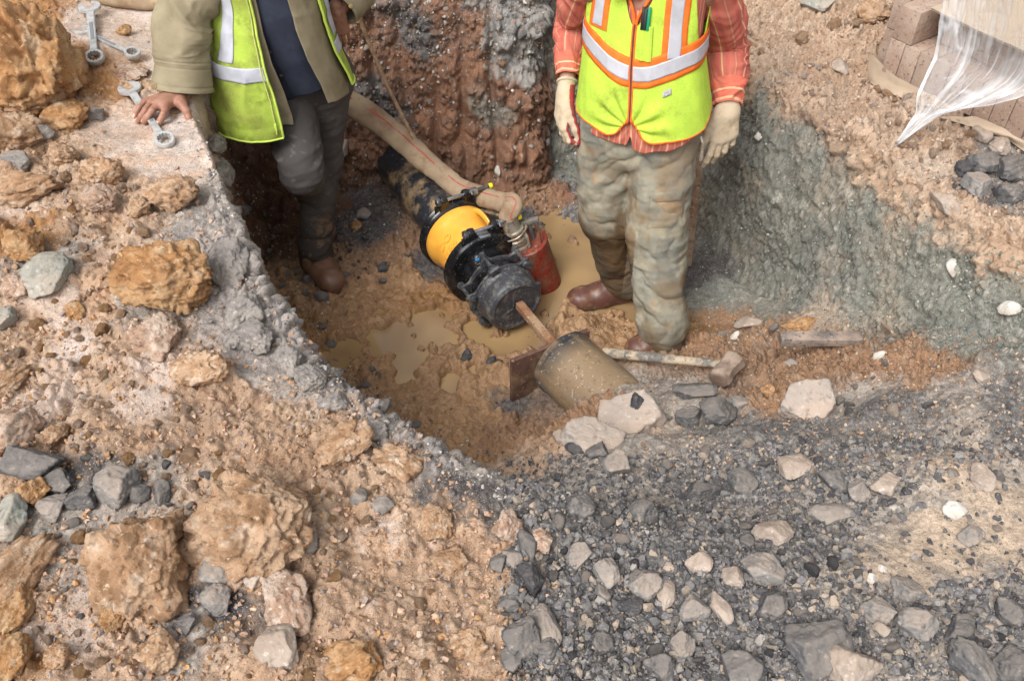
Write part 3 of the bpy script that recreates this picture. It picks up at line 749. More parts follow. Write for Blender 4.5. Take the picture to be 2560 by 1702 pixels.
pipe = empty('water_pipe', A(.55), 'black water pipe with tan mud running into the back wall of the pit', 'pipe')
b = MB(); b.lathe(A(.5), U, [(0, .112), (.0, .114), (.85, .114), (.86, .11)], 56)
o = b.done('pipe_barrel', M_blackpipe, pipe, jit=.002, jf=14)

coup = empty('pipe_coupling', A(.42), 'glossy yellow pipe coupling with black clamp rings, between black pipe and end cap', 'coupling')
TF, TR = .305, .565                       # the two clamp rings
b = MB(); b.lathe(A(TF), U, [(t_, r_ * KR) for t_, r_ in [(0, .118), (.03, .122), (.06, .123), (.16, .126), (.19, .138), (.21, .143), (.245, .143), (TR - TF, .135)]], 72)
b.done('sleeve', M_yellow, coup)
# lifting loop
hp = []
for k in range(9):
    q = k / 8
    hp.append(A(.515 - .15 * q, .060 + .016 * q, .108 + .040 * math.sin(PI * q) ** .6 - .014 * q))
b = MB(); b.tube(hp, [.014, .014, .014], 14, 60, .5, up=SD)
b.box(hp[0], U * .018, SD * .02, UP * .014, .006); b.box(hp[-1], U * .02, SD * .02, UP * .014, .006)
b.done('lifting_loop', M_yellow, coup)
def on_sleeve(a0, t0, r, flip=1):
    def f(x, y, z):
        a = a0 + x / r; rr = r + z
        return A(t0 + y * flip, math.sin(a) * rr, math.cos(a) * rr)
    return f
text_mesh('raised_lettering', 'DO', .05, .0035, on_sleeve(-.95, .452, .1262, -1), M_yellow, coup, .001)
text_mesh('raised_lettering', 'DN 200', .032, .0030, on_sleeve(-1.05, .395, .1248, -1), M_yellow, coup, .0008)
def clamp_ring(t, par, front):
    prof = [(-.026, .112), (-.03, .135), (-.024, .150), (-.012, .157), (-.004, .152), (.0, .146), (.006, .152), (.014, .157), (.026, .150), (.03, .135), (.026, .112)]
    if front: prof = [(-.034, .104), (-.036, .140), (-.030, .156), (-.018, .160), (-.008, .150), (.0, .148), (.008, .158), (.02, .160), (.028, .15), (.03, .118)]
    b = MB(); b.lathe(A(t), U, [(t_, r_ * KR) for t_, r_ in prof], 72)
    ring = b.done('clamp_ring', M_coat, par)
    h = .176
    for sgn, s in ((-1, -.045), (1, .052)):  # two lugs either side of the split
        b = MB()
        b.prism([(-.030, -.055), (.024, -.055), (.018, .002), (.010, .017), (-.010, .017), (-.022, .002)], A(t, s, h - .002), SD * (1 if sgn < 0 else -1), UP, U * .020, .004)
        b.box(A(t, s + sgn * .018, h - .038), SD * .022, U * .012, UP * .02, .004)
        b.cyl(A(t, s - .013, h), A(t, s + .013, h), .021, 20, bev=.004)
        b.done('clamp_lug', M_coat, ring)
    b = MB(); b.cyl(A(t, -.062, h), A(t, .09, h), .0085, 14); b.done('clamp_bolt', M_chrome, ring)
    b = MB(); b.cyl(A(t, -.077, h), A(t, -.058, h), .019, 24, bev=.004); b.done('bolt_head', M_bolt, ring)
    b = MB(); b.box(A(t, .088, h + .001), SD * .016, U * .013, UP * .013, .003); b.hexa(A(t, .07, h), A(t, .078, h), .019); b.done('nut', M_chrome, ring)
    b = MB(); b.cyl(A(t, .10, h), A(t, .158, h), .0095, 12)
    for k in range(11): b.cyl(A(t, .104 + k * .005, h), A(t, .1062 + k * .005, h), .0104, 12)
    b.done('threaded_end', M_cable, ring)
    b = MB(); b.cyl(A(t, .155, h), A(t, .171, h), .0125, 16, bev=.003); b.done('bolt_cap', M_ycap, ring)
    if front:
        b = MB(); b.box(A(t - .004, .004, .152), SD * .026, U * .028, UP * .010, .004); b.done('bridge_plate', M_chrome, ring)
clamp_ring(TF, coup, True)
clamp_ring(TR, coup, False)

capt = empty('pipe_end_cap', A(.12), 'scratched black iron end cap with lobed bolted gland rings, a bar against it', 'pipe cap')
b = MB(); b.lathe(A(0), U, [(t_, r_ * KR) for t_, r_ in [(.004, .0), (.004, .086), (.0, .090), (-.002, .096), (.003, .106), (.012, .112), (.03, .114), (.075, .116), (.082, .122), (.10, .124)]], 72)
plug = b.done('cap_plug', M_cast, capt, jit=.0015, jf=25)
def ringtext(r, a0, sz):
    def f(x, y, z):
        a = a0 - x / r
        rr = r + y
        return A(.0035 - z, math.cos(a) * rr, math.sin(a) * rr)
    return f
text_mesh('raised_lettering', 'MADE IN USA', .019, .0014, ringtext(.078, R(255) - PI * 0, 1), M_cast, plug, .0006) if False else None
def ringtext_up(r, am):
    def f(x, y, z):
        a = am + x / r; rr = r - y
        return A(.0035 - z, math.cos(a) * rr, math.sin(a) * rr)
    return f
text_mesh('raised_lettering', 'MADE IN U.S.A.', .018, .0016, ringtext_up(.080, R(262)), M_cast, plug, .0006)
text_mesh('raised_lettering', '8 CAP', .018, .0016, ringtext(.066, R(72), 1), M_cast, plug, .0006)
b = MB(); b.box(A(.001, -.012, .018), SD * .003, UP * .045, U * .003, .001); b.box(A(.001, -.03, -.01), (SD + UP * .3) * .022, (UP - SD * .3) * .003, U * .003, .001)
b.done('raised_rib', M_cast, plug)
def lob(n, ph, amp, w):
    def f(a):
        d = (a * n / (2 * PI) + ph) % 1; d = min(d, 1 - d)
        return 1 + amp * math.exp(-(d / w) ** 2)
    return f
NL, PH = 6, .18
for t0, r0, hh in ((.105, .116, .012), (.178, .112, .010)):
    b = MB(); b.lathe(A(t0), U, [(t_, r_ * KR) for t_, r_ in [(0, r0 - .012), (0, r0 + .004), (.003, r0 + .008), (hh, r0 + .008), (hh + .003, r0 + .004), (hh + .003, r0 - .012)]], 144, lobes=lob(NL, PH, .30, .115))
    b.done('gland_ring', M_cast, capt, jit=.0004, jf=30)
b = MB(); b.lathe(A(.108), U, [(0, .125), (.05, .123), (.07, .118), (.2, .118)], 60); b.done('neck', M_coat, capt)
Xl = U.cross(UP).normalized(); Yl = Xl.cross(U).normalized()
for k in range(NL):
    a = 2 * PI * (k - PH) / NL
    d = Xl * math.cos(a) + Yl * math.sin(a); tg = Xl * -math.sin(a) + Yl * math.cos(a)
    c = d * .142 * KR
    b = MB(); b.cyl(A(.09) + c, A(.215) + c, .009, 12)
    b.box(A(.092) + c, d * .013, tg * .025, U * .011, .006)
    bt = b.done('gland_bolt', M_bolt, capt)
    b = MB(); b.hexa(A(.192) + c, A(.208) + c, .017); b.done('nut', M_bolt, bt)
bs = A(.225, -.047, .094)
b = MB(); nn = (SD * -.045 + UP * .088).normalized(); b.cyl(bs - nn * .01, bs + nn * .012, .026, 24, bev=.004); b.done('test_boss', M_coat, capt)
b = MB(); b.hexa(bs + nn * .012, bs + nn * .024, .0125); b.done('blue_nut', M_blue, capt)
b = MB(); b.cyl(bs + nn * .024, bs + nn * .036, .008, 14, bev=.002); b.done('bolt_tip', M_chrome, capt)

# thrust rig: square bar, backing plate and the muddy stub of the old pipe
SP = V3(PZ(556, 368, AX)); tS = (SP - C0).dot(U)      # negative
stub = empty('old_pipe_stub', A(tS), 'mud-caked stub of old black pipe poking out of the bank behind the steel plate', 'pipe')
dd = (U * -1 + SD * .16 + UP * .02).normalized()
b = MB(); b.lathe(A(tS + .03), dd, [(.004, .0), (.004, .112), (.0, .118), (.0, .130), (.006, .136), (.03, .138), (.034, .133), (.12, .133), (.24, .132), (.36, .131), (.55, .130)], 64)
M_stub = mat('mud_caked_pipe', attr='Col', rough=.6, speck=(60, .3, lin('B8A488'), lin('6A5844')), bump=.002, bump_scale=30)
o = b.done('pipe_barrel', M_stub, stub, jit=.007, jf=13)
Vs = np.array([v.co[:] for v in o.data.vertices], np.float32); ts_ = (Vs - np.array(A(tS + .03))) @ np.array(dd)
sidew = (Vs - np.array(A(tS + .03))) @ np.array(SD)
m_ = sstep(.11, .07, ts_ + .05 * fbm(Vs, 12, 4, .6, 5) + .06 * sstep(-.02, .06, sidew)) * sstep(-.6, .1, fbm(Vs, 20, 3, .5, 8))
kc = np.array(lin('8A745A', .95), np.float32) * (1 + .25 * fbm(Vs, 14, 5, .6, 3)[:, None])
kc = kc * (1 - m_[:, None]) + m_[:, None] * np.array(lin('303236'), np.float32)
g_ = sstep(.1, .35, fbm(Vs, 9, 4, .6, 31))[:, None] * .5; kc = kc * (1 - g_) + g_ * np.array(lin('7A746A'), np.float32)
ca = o.data.color_attributes.new('Col', 'FLOAT_COLOR', 'POINT'); ca.data.foreach_set('color', np.concatenate([kc, np.ones((len(kc), 1))], 1).astype(np.float32).ravel())
plt = empty('steel_plate', A(tS + .045), 'rust-brown steel plate standing upright against the end of the old pipe stub', 'steel plate')
b = MB(); b.box(C0 + U * (tS + .052) - SD * .035 - UP * .105, SD * .175, UP * .19, U * .010, .002); b.done('plate', M_plate, plt, jit=.001)
sb = empty('square_bar', A(0), 'muddy rust-brown square bar wedged between the end cap and the steel plate', 'steel bar')
b = MB(); b.box(A((tS + .062) / 2 - .0, .010, .010), U * ((-tS - .068) / 2), SD * .017, UP * .017, .003); b.done('bar', M_bar, sb, jit=.001)

# ------------------------------------------------------------------ submersible pump
PB = V3(PZ(539, 282, 0)); PT = V3(PY(525, 241, PB.y + .0))
pa = (PT - PB).normalized()
px_ = pa.cross(V3((0, 1, 0))).normalized()   # roughly -z/x side
ps = V3((1, 0, 0)); ps = (ps - pa * ps.dot(pa)).normalized(); pf = pa.cross(ps).normalized()
if pf.y > 0: pf = -pf
Hp = (PT - PB).length
def Q(s, f, h): return PB + ps * s + pf * f + pa * h     # f>0 towards the camera
pump = empty('submersible_pump', PB, 'worn red cylindrical pump leaning in the muddy puddle beside the yellow coupling', 'pump')
b = MB(); b.lathe(PB - pa * .06, pa, [(0, .088), (0, .098), (.05, .1), (.06 + Hp * .5, .1), (Hp + .03, .098), (Hp + .045, .100), (Hp + .055, .100), (Hp + .06, .094), (Hp + .06, .085), (Hp + .052, .08), (Hp + .052, 0)], 56)
body = b.done('pump_body', M_red, pump, jit=.0012, jf=20)
tp = Hp - .008
b = MB(); b.lathe(Q(-.030, .012, tp), pa, [(0, .05), (.012, .05), (.014, .04), (.03, .038), (.032, .046), (.05, .046), (.055, .04), (.085, .038), (.088, .046), (.098, .046), (.10, .036), (.16, .034)], 40)
con = b.done('hose_connector', M_stain, pump)
b = MB(); cc = []
for k in range(17):
    a = 2 * PI * k / 16; cc.append(Q(-.03 + .058 * math.cos(a), .012 + .058 * math.sin(a), tp + .083 + .012 * math.cos(a)))
b.tube(cc, .004, 8, 60); b.done('wire_clip', M_stain, con)
for sgn in (-1, 1):
    b = MB(); b.tube([Q(-.03 + sgn * .044, .03, tp + .09), Q(-.03 + sgn * .052, .045, tp + .06), Q(-.03 + sgn * .05, .05, tp + .01)], [.009, .008, .006], 8, 14, .5, up=pf)
    b.done('cam_lever', M_stain, con)
b = MB(); b.cyl(Q(.038, -.02, tp), Q(.038, -.02, tp + .085), .009, 12); b.box(Q(.035, -.02, tp + .095), (ps * .05 - pf * .0), pf * .013, pa * .010, .004)
b.box(Q(.03, -.03, tp + .115), ps * .008, pf * .01, pa * .02, .003)
b.done('carry_handle', mat('dark_rubber_handle', base=lin('4C5258'), rough=.5, var_c=lin('7A7468'), var_scale=30), pump)
b = MB(); b.tube([Q(.072, .03, tp), Q(.076, .02, tp + .05), Q(.07, -.01, tp + .085), Q(.04, -.03, tp + .09)], [.012, .012, .01, .01], 8, 24, .35, up=ps)
b.done('lifting_bracket', M_rusty, pump)
for s, f in ((.05, .05), (.0, .078), (-.06, -.05), (.03, -.07)):
    b = MB(); b.hexa(Q(s, f, tp - .004), Q(s, f, tp + .010), .010); b.done('top_bolt', M_rusty, pump)

# ------------------------------------------------------------------ discharge hose
top = Q(-.03, .012, tp + .165)
hpts = [Q(-.03, .012, tp + .10), top, V3(PY(513, 203, top.y + .03)), V3(PY(502, 201.5, 3.20)), V3(PY(478, 195, 3.34)), V3(PY(452, 183, 3.45)), V3(PY(418, 154, 3.54)), V3(PY(390, 130, 3.56)), V3(PY(356, 106, 3.56)), V3(PY(320, 84, 3.62)), V3(PY(285, 52, 3.75)),
        V3((-1.0, 3.85, 1.0)), V3((-1.24, 3.80, 1.15)), V3(PZ(190, -2, 1.12)), V3(PZ(152, -2, 1.11)), V3(PZ(112, -6, 1.12)), V3(PZ(60, -16, 1.13))]
hr = [.037, .038, .040, .042, .044, .046, .050, .051, .052, .052, .052, .047, .046, .046, .046, .046, .046]
hose = empty('discharge_hose', hpts[0], 'tan canvas hose with a red stripe running from the red pump up behind the worker', 'hose')
SEG, NP_ = 40, 380
Pc = catmull(hpts, NP_); rr_ = np.interp(np.linspace(0, 1, NP_), np.linspace(0, 1, len(hr)), hr)
rows = []; HV = []
for i in range(NP_):
    t = V3(Pc[min(i + 1, NP_ - 1)] - Pc[max(i - 1, 0)]).normalized()
    upv = V3(CP) - V3(Pc[i]); upv = (upv.normalized() * .8 + UP * .2)
    Y = (upv - t * upv.dot(t)).normalized()
    X = t.cross(Y).normalized()
    kink = 1 - .18 * math.exp(-((i - 150) / 5) ** 2) - .2 * math.exp(-((i - 47) / 4) ** 2)
    for k in range(SEG):
        a = 2 * PI * k / SEG
        HV.append(V3(Pc[i]) + (X * math.copysign(abs(math.cos(a)) ** .9, math.cos(a)) + Y * math.sin(a) * .60 * kink) * rr_[i] * 1.04)
HV = np.array([v[:] for v in HV], np.float32)
w_ = fbm(HV, 12, 4, .5, 2.2) * .007 + ridge(HV, 22, 2, .5, 9) * .0022
ctr = np.repeat(Pc, SEG, 0); dn = HV - ctr; dn /= np.linalg.norm(dn, axis=1, keepdims=True)
HV = HV + dn * w_[:, None]
HF = []; HM = []
for i in range(NP_ - 1):
    for k in range(SEG):
        HF.append((i * SEG + k, i * SEG + (k + 1) % SEG, (i + 1) * SEG + (k + 1) % SEG, (i + 1) * SEG + k)); HM.append(1 if k == 8 and (i % 61) > 9 else 0)
hm = np_mesh('hose_jacket', HV, HF, True, mats=HM)
link('hose_jacket', hm, [M_hose, M_hosered], hose)

rope = MB()
rp = [V3(PY(346, -30, 3.72)), V3(PY(357, 10, 3.70)), V3(PY(372, 50, 3.66)), V3(PY(392, 95, 3.58)), V3(PY(414, 139, 3.50))]
rope.tube(rp, .009, 10, 160)
o = rope.done('rope', M_rope); tag(o, 'thin brown muddy rope hanging down the back wall onto the hose', 'rope')
rm = o.data
cab = MB()
cab.tube([V3(PY(300, 60, 3.6)), V3(PY(338, 84, 3.58)), V3(PY(350, 96, 3.62)), V3(PY(372, 106, 3.68)), V3(PY(400, 130, 3.70)), V3(PY(430, 168, 3.60)), V3(PY(450, 196, 3.46)), V3(PY(467, 206, 3.34)), V3(PY(488, 212, 3.24)), V3(PY(505, 218, 3.14)), Q(-.06, -.03, tp + .05), Q(-.05, -.04, tp)], .008, 10, 160)
o = cab.done('power_cable', M_cable); tag(o, 'dark muddy electric cable running beside the canvas hose to the pump', 'cable')

# wooden stake leaning behind the right-hand worker
sp0, sp1 = V3(PY(685, 262, 3.2)), V3(PY(701, 112, 3.22))
b = MB(); b.box((sp0 + sp1) / 2, (sp1 - sp0) / 2, V3((.028, 0, 0)), V3((0, .02, .006)), .003)
o = b.done('wooden_stake', M_wood, jit=.002, jf=12); tag(o, 'muddy brown wooden stake standing upright behind the worker in the striped shirt', 'stake')

# ------------------------------------------------------------------ sledgehammer and square steel offcut on the debris slope
def on_g(px, py, lift=0.0):
    p, n = hit(px, py); return p + UP * lift
h0, h1 = on_g(604, 359, .04), on_g(716, 374, .055)
hd = (h1 - h0).normalized()
ham = empty('sledgehammer', h0, 'short sledgehammer with a scuffed handle lying on the debris by the front boot', 'hammer')
b = MB(); b.tube([h0, h0 + hd * .02, h0 + (h1 - h0) * .5, h1 - hd * .05, h1 + hd * .03], [.021, .0225, .020, .0165, .018], 20, 40, .85); b.done('handle', M_handle, ham, jit=.0012, jf=40)
f0, f1_ = V3(PZ(717, 382, h1.z)), V3(PZ(735, 360, h1.z + .012))
hx = (f1_ - f0).normalized(); hc = (f0 + f1_) / 2; hL = (f1_ - f0).length
b = MB(); b.lathe(f0 + UP * .01, hx, [(0, .028), (.003, .037), (.010, .042), (.030, .042), (.040, .038), (hL * .5, .037), (hL - .040, .038), (hL - .030, .042), (hL - .008, .042), (hL - .002, .036), (hL, .026)], 8)
b.done('hammer_head', M_headm, ham, smooth=True, jit=.0015, jf=30)
zz0 = max(on_g(px_i, 340, .03).z for px_i in (785, 820, 855)); s0, s1 = V3(PZ(780, 338, zz0)), V3(PZ(861, 338.5, zz0))
sd_ = (s1 - s0); sy_ = UP.cross(sd_).normalized(); sz_ = sd_.cross(sy_).normalized()
b = MB(); b.box((s0 + s1) / 2, sd_ / 2, sy_ * .024, sz_ * .016, .003)
o = b.done('steel_offcut', mat('muddy_tube_steel', base=lin('A08E80'), rough=.7, metal=.0, var_c=lin('6A6460'), var_scale=14, speck=(70, .3, lin('A9825E'), lin('3C3634')), bump=.001), jit=.001)
tag(o, 'muddy square steel offcut lying on the brown debris below the green-grey wall', 'steel offcut')

# ------------------------------------------------------------------ spanners
M_span = mat('satin_chrome_spanner', base=lin('C4C4C2'), rough=.38, metal=.35, var_c=lin('A09C96'), var_scale=40, thr=(.45, .7), bump=.0003, bump_scale=120)
M_spanpanel = mat('rough_forged_panel', base=lin('8E8E90'), rough=.6, metal=.5)
def spanner(a, bb, nrm, label, rw=.034, sw=.0145, seen=True):
    """a = open jaw centre, bb = ring centre, nrm = surface normal"""
    a, bb, nrm = V3(a), V3(bb), V3(nrm).normalized()
    d = (bb - a).normalized(); s = nrm.cross(d).normalized(); n = d.cross(s).normalized(); L = (bb - a).length
    t = empty('spanner', (a + bb) / 2, label, 'spanner', 'combination spanners on the ledge')
    b = MB()   # shaft
    out = [(rw * .7, -sw * 1.4), (rw * 1.5, -sw * .95), (L * .5, -sw * .85), (L - rw * 1.3, -sw * .8), (L - rw * .7, -sw * 1.1), (L - rw * .7, sw * 1.1), (L - rw * 1.3, sw * .8), (L * .5, sw * .85), (rw * 1.5, sw * .95), (rw * .7, sw * 1.4)]
    b.prism(out, a + n * .010, d, s, n * .0048, .0022)
    sh = b.done('shaft', M_span, t)
    b = MB(); b.box(a + d * L * .5 + n * .0153, d * L * .17, s * sw * .45, n * .0006, .0003); b.done('stamped_panel', M_spanpanel, sh)
    b = MB()   # ring end, 12-point opening
    rn = (n * .96 + d * .28).normalized()
    c = bb + n * .012; hh = .0105
    X = d.cross(rn).normalized(); Y = rn.cross(X).normalized(); N_ = 48
    lays = []
    for (h, ro, inner) in ((-hh, rw * .92, 0), (-hh * .6, rw, 0), (hh * .6, rw, 0), (hh, rw * .93, 0), (hh, rw * .66, 1), (-hh, rw * .66, 1)):
        lay = []
        for k in range(N_):
            an = 2 * PI * k / N_
            r = ro * (1 + (.08 * (1 if (k // 2) % 2 else -1) if inner else 0))
            lay.append(b.bm.verts.new(c + (X * math.cos(an) + Y * math.sin(an)) * r + rn * h))
        lays.append(lay)
    for i in range(len(lays)):
        q, w = lays[i], lays[(i + 1) % len(lays)]
        for k in range(N_): b.bm.faces.new((q[k], q[(k + 1) % N_], w[(k + 1) % N_], w[k]))
    b.done('ring_end', M_span, t)
    b = MB()   # open jaw: crescent head
    jaw = []
    ang0 = R(15)
    for k in range(25):
        an = R(38) + (R(322) - R(38)) * k / 24
        jaw.append((math.cos(an), math.sin(an)))
    inn = [(.85, -.42), (.0, -.42), (-.35, -.25), (-.42, 0), (-.35, .25), (.0, .42), (.85, .42)]
    pts = [(p[0] * rw * 1.25, p[1] * rw * 1.2) for p in jaw] + [(p[0] * rw * 1.25, p[1] * rw * 1.2) for p in inn]
    ca, sa = math.cos(PI + ang0), math.sin(PI + ang0)
    pts = [(p[0] * ca - p[1] * sa, p[0] * sa + p[1] * ca) for p in pts]
    b.prism(pts, a + n * .011 - d * rw * .0, d, s, n * .0065, .0015)
    b.done('open_jaw', M_span, t)
    return t
p1, n1_ = hit(131, 92); p2, n2_ = hit(166, 144)
spanner(p1 + UP * .004, p2 + UP * .004, UP + V3((0, -.05, 0)), 'silver combination spanner under the bare hand at the edge of the ledge')
p1, _ = hit(92, 14); p2, _ = hit(97, 64)
p1.z = p2.z = max(p1.z, p2.z)
spanner(p1 + UP * .018, p2 + UP * .008, UP, 'upper silver combination spanner lying on top of another behind the brown clods', .036, .0155)
p1, _ = hit(84, 32); p2, _ = hit(134, 58)
p1.z = p2.z = max(p1.z, p2.z) - .0
spanner(p1 - UP * .006, p2 + UP * .002, UP, 'thin silver combination spanner lying underneath another, pointing at the jacket sleeve', .030, .011)
# ================================================================== stones, clods, slabs
_ico = {k: ico(k) for k in (1, 2, 3, 4, 5, 6)}
def rock_np(seed, sub=4, kind='stone', asp=(1, 1, 1), planes=11, soft=.05):
    rs = np.random.RandomState(seed)
    D, F = _ico[sub]
    D = D / np.linalg.norm(D, axis=1, keepdims=True)
    n = rs.randn(planes, 3); n /= np.linalg.norm(n, axis=1, keepdims=True)
    h = rs.uniform(.52 if kind in ('stone', 'rough') else .62, .95, len(n))
    if kind == 'slab':
        q = rs.randint(5, 7); an = (np.arange(q) + rs.uniform(-.25, .25, q)) / q * 2 * PI
        n = np.array([(math.cos(a), math.sin(a), rs.uniform(0, .18)) for a in an] + [(.04, -.05, 1), (0, 0, -1)]); n /= np.linalg.norm(n, axis=1, keepdims=True)
        h = np.array(list(rs.uniform(.72, .95, q)) + [.42, .42])
    dn = D @ n.T
    r = np.where(dn > .05, h / np.maximum(dn, .05), 9)
    k = 110 if kind != 'clod' else 60
    r = -np.log(np.exp(-k * np.minimum(r, 1.5)).sum(1) + math.exp(-k * 1.08)) / k
    V = (D * r[:, None]).astype(np.float32)
    off = rs.rand() * 40
    if kind == 'clod':
        w = np.stack([fbm(V, 2.5, 3, .5, off + i * 9) for i in range(3)], 1)
        f1, f2, ra, ta = worley(V + w * .25, 2.1, off)
        e = sstep(0, .12, f2 - f1)
        d = ((ra - .5) * .16 + ta * .20) * e
        f1, f2, ra, ta = worley(V + w * .1, 5.5, off + 3)
        d = d + ((ra - .5) * .06 + ta * .06) * sstep(0, .14, f2 - f1)
        if sub > 4:
            f1, f2, ra, ta = worley(V + w * .05, 15, off + 3)
            d = d + ((ra - .5) * .03 + ta * .015) * sstep(0, .2, f2 - f1)
            f1, f2, ra, ta = worley(V, 34, off + 3)
            d = d + (ra - .5) * .014 * sstep(0, .25, f2 - f1)
            d = d + fbm(V, 30, 3, .6, off) * .015
        d = d + fbm(V * np.array([1, 1, 2.2], np.float32), 3, 5, .55, off) * .07
        V = V * (1 + d[:, None])
    else:
        d = fbm(V, 2.2, 3, .5, off) * .05 + fbm(V, 7, 4, .6, off) * .035
        f1, f2, ra, ta = worley(V, 4, off)
        d = d + (ta * .10 + (ra - .5) * .05) * sstep(0, .12, f2 - f1) * (1.6 if kind == 'rough' else .8)
        if kind == 'rough':
            f1, f2, ra, ta = worley(V, 9, off); d = d + (ra - .5) * .07
        V = V * (1 + d[:, None])
    V = V * np.array(asp, np.float32)
    return V.astype(np.float32), F
DU = lin('B8A28E', .95)
RM = {
 'clod': mat('clay_clod', attr='Col', rough=.93, spec=.2, speck=(70, .25, lin('C6AC92'), lin('7A5C46')), bump=.009, bump_scale=55, objvar=.07),
 'orange': mat('ochre_clay_clod', attr='Col', rough=.93, spec=.2, speck=(60, .25, lin('C6A67A'), lin('7A5632')), bump=.009, bump_scale=55, objvar=.06),
 'pink': mat('pinkish_clay_clod', attr='Col', rough=.93, spec=.2, speck=(70, .2, lin('CDBCAE'), lin('74584A')), bump=.009, bump_scale=55, objvar=.07),
 'grey': mat('grey_stone', base=lin('7A7774', .95), rough=.92, spec=.2, var_c=lin('928C86', .95), var_scale=6, thr=(.42, .7), speck=(60, .2, lin('A49C94'), lin('525050')), bump=.005, bump_scale=40, objvar=.13, dust=(.6, DU)),
 'dark': mat('dark_asphalt_stone', base=lin('565556', .95), rough=.9, spec=.22, var_c=lin('706C69', .95), var_scale=6, thr=(.45, .75), speck=(60, .25, lin('8A847E'), lin('303032')), bump=.006, bump_scale=40, objvar=.13, dust=(.6, lin('A09488', .95))),
 'black': mat('black_asphalt_stone', base=lin('3A3A3D', .95), rough=.75, spec=.3, var_c=lin('4E4C4E', .95), var_scale=8, speck=(60, .2, lin('6E6A68'), lin('1E1E20')), bump=.006, bump_scale=40, objvar=.12, dust=(.3, lin('8A8078', .95))),
 'tan': mat('tan_stone', base=lin('9C8C7E', .95), rough=.92, spec=.2, var_c=lin('AEA094', .95), var_scale=6, speck=(60, .2, lin('C8BEB4'), lin('7E7268')), bump=.005, bump_scale=40, objvar=.09, dust=(.4, DU)),
 'green': mat('green_grey_stone', base=lin('8A918A', .95), rough=.92, spec=.2, var_c=lin('A69E92', .95), var_scale=5, speck=(60, .25, lin('B4B6AE'), lin('545A54')), bump=.005, bump_scale=40, objvar=.07, dust=(.5, DU)),
 'white': mat('white_stone', base=lin('CFCAC2', .95), rough=.75, spec=.3, var_c=lin('B8AEA2', .95), var_scale=8, speck=(60, .2, lin('DCD8D2'), lin('968A7E')), bump=.004, bump_scale=40, objvar=.05),
 'slab': mat('pale_concrete', base=lin('A0978F', .95), rough=.92, spec=.2, var_c=lin('B8A698', .95), var_scale=4, speck=(50, .3, lin('C2BAB2'), lin('746C66')), bump=.005, bump_scale=50, objvar=.04, dust=(.5, DU)),
 'rim': mat('grey_asphalt_lump', base=lin('7A7470', .95), rough=.93, spec=.2, var_c=lin('948C84', .95), var_scale=5, speck=(60, .45, lin('B0AAA4'), lin('484646')), bump=.008, bump_scale=34, objvar=.07, dust=(.4, lin('A89E96', .95))),
}
KIND = {'clod': 'clod', 'orange': 'clod', 'pink': 'clod', 'rim': 'rough', 'slab': 'slab', 'black': 'rough', 'dark': 'stone', 'grey': 'stone', 'tan': 'stone', 'green': 'stone', 'white': 'stone'}
NAME = {'clod': 'clay_clod', 'orange': 'clay_clod', 'pink': 'clay_clod', 'rim': 'asphalt_lump', 'slab': 'concrete_slab', 'black': 'stone', 'dark': 'stone', 'grey': 'stone', 'tan': 'stone', 'green': 'stone', 'white': 'stone'}
CLC = {'clod': ('A48264', 'B6987C', '86664A', 'C6B4A2'), 'orange': ('A47A52', 'B08E6A', '845E3E', 'C0A88C'), 'pink': ('A88A74', 'BAA492', '8C6E5A', 'C8B8AA')}
def clod_cols(V, t, seed, dk=.8):
    c = [np.array(lin(x, .95), np.float32) for x in CLC[t]]
    o = seed * 3.7 % 40
    Vn = V / np.abs(V).max()
    a = sstep(-.15, .25, fbm(Vn, 1.8, 5, .6, o))[:, None]; b = sstep(.08, .35, fbm(Vn, 2.6, 5, .6, o + 9))[:, None]; d = sstep(.18, .42, fbm(Vn, 3.4, 5, .65, o + 17))[:, None]
    f1, f2, ra, ta = worley(Vn, 5.5, o)
    C = c[0] * (1 - a) + c[1] * a; C = C * (1 - dk * b) + c[2] * dk * b; C = C * (1 - .7 * d) + c[3] * .7 * d
    return C * (1 + (ra - .5)[:, None] * .22)
CAT = {'clay_clod': 'clod', 'asphalt_lump': 'asphalt lump', 'concrete_slab': 'concrete slab', 'stone': 'stone'}
def depth_of(p): return p.y * _c + (CAMZ - p.z) * _s
rseed = [100]
def hero(px, py, w, h, t, label, rot=None, tall=.75, sink=.28, group=None, sub=None):
    rseed[0] += 1
    p, n = hit(px, py + h * .25)
    sc = depth_of(p) / FPX
    a = w * .5 * sc; b_ = max(h * .5 * sc / .80, a * .45)
    hz = min(a, b_) * tall
    if sub is None: sub = 6 if w > 90 else 5 if w > 24 else 4
    V, F = rock_np(rseed[0], sub, KIND[t], (1, 1, 1))
    V = V / np.abs(V).max(0)
    rs = np.random.RandomState(rseed[0])
    az = rs.uniform(-.5, .5) if rot is None else R(rot)
    S3 = np.diag([a, b_, hz])
    Q0 = Matrix.Rotation(az, 3, 'Z'); up = (n * .5 + UP * .5).normalized()
    Qt = UP.rotation_difference(up).to_matrix()
    m = np.array(Qt @ Q0)
    HC = clod_cols(V, t, rseed[0]) if t in CLC else None
    V = V @ S3.T @ m.T
    c = np.array(p) + np.array(n) * (hz * (1 - 2 * sink))
    me = np_mesh(NAME[t], V, F, cols=HC)
    o = link(NAME[t], me, RM[t]); o.location = c
    tag(o, label, CAT[NAME[t]], group)
    HERO.append((p, max(a, b_))); HREF.append((px, py, label))
    return o
HERO = []; HREF = []
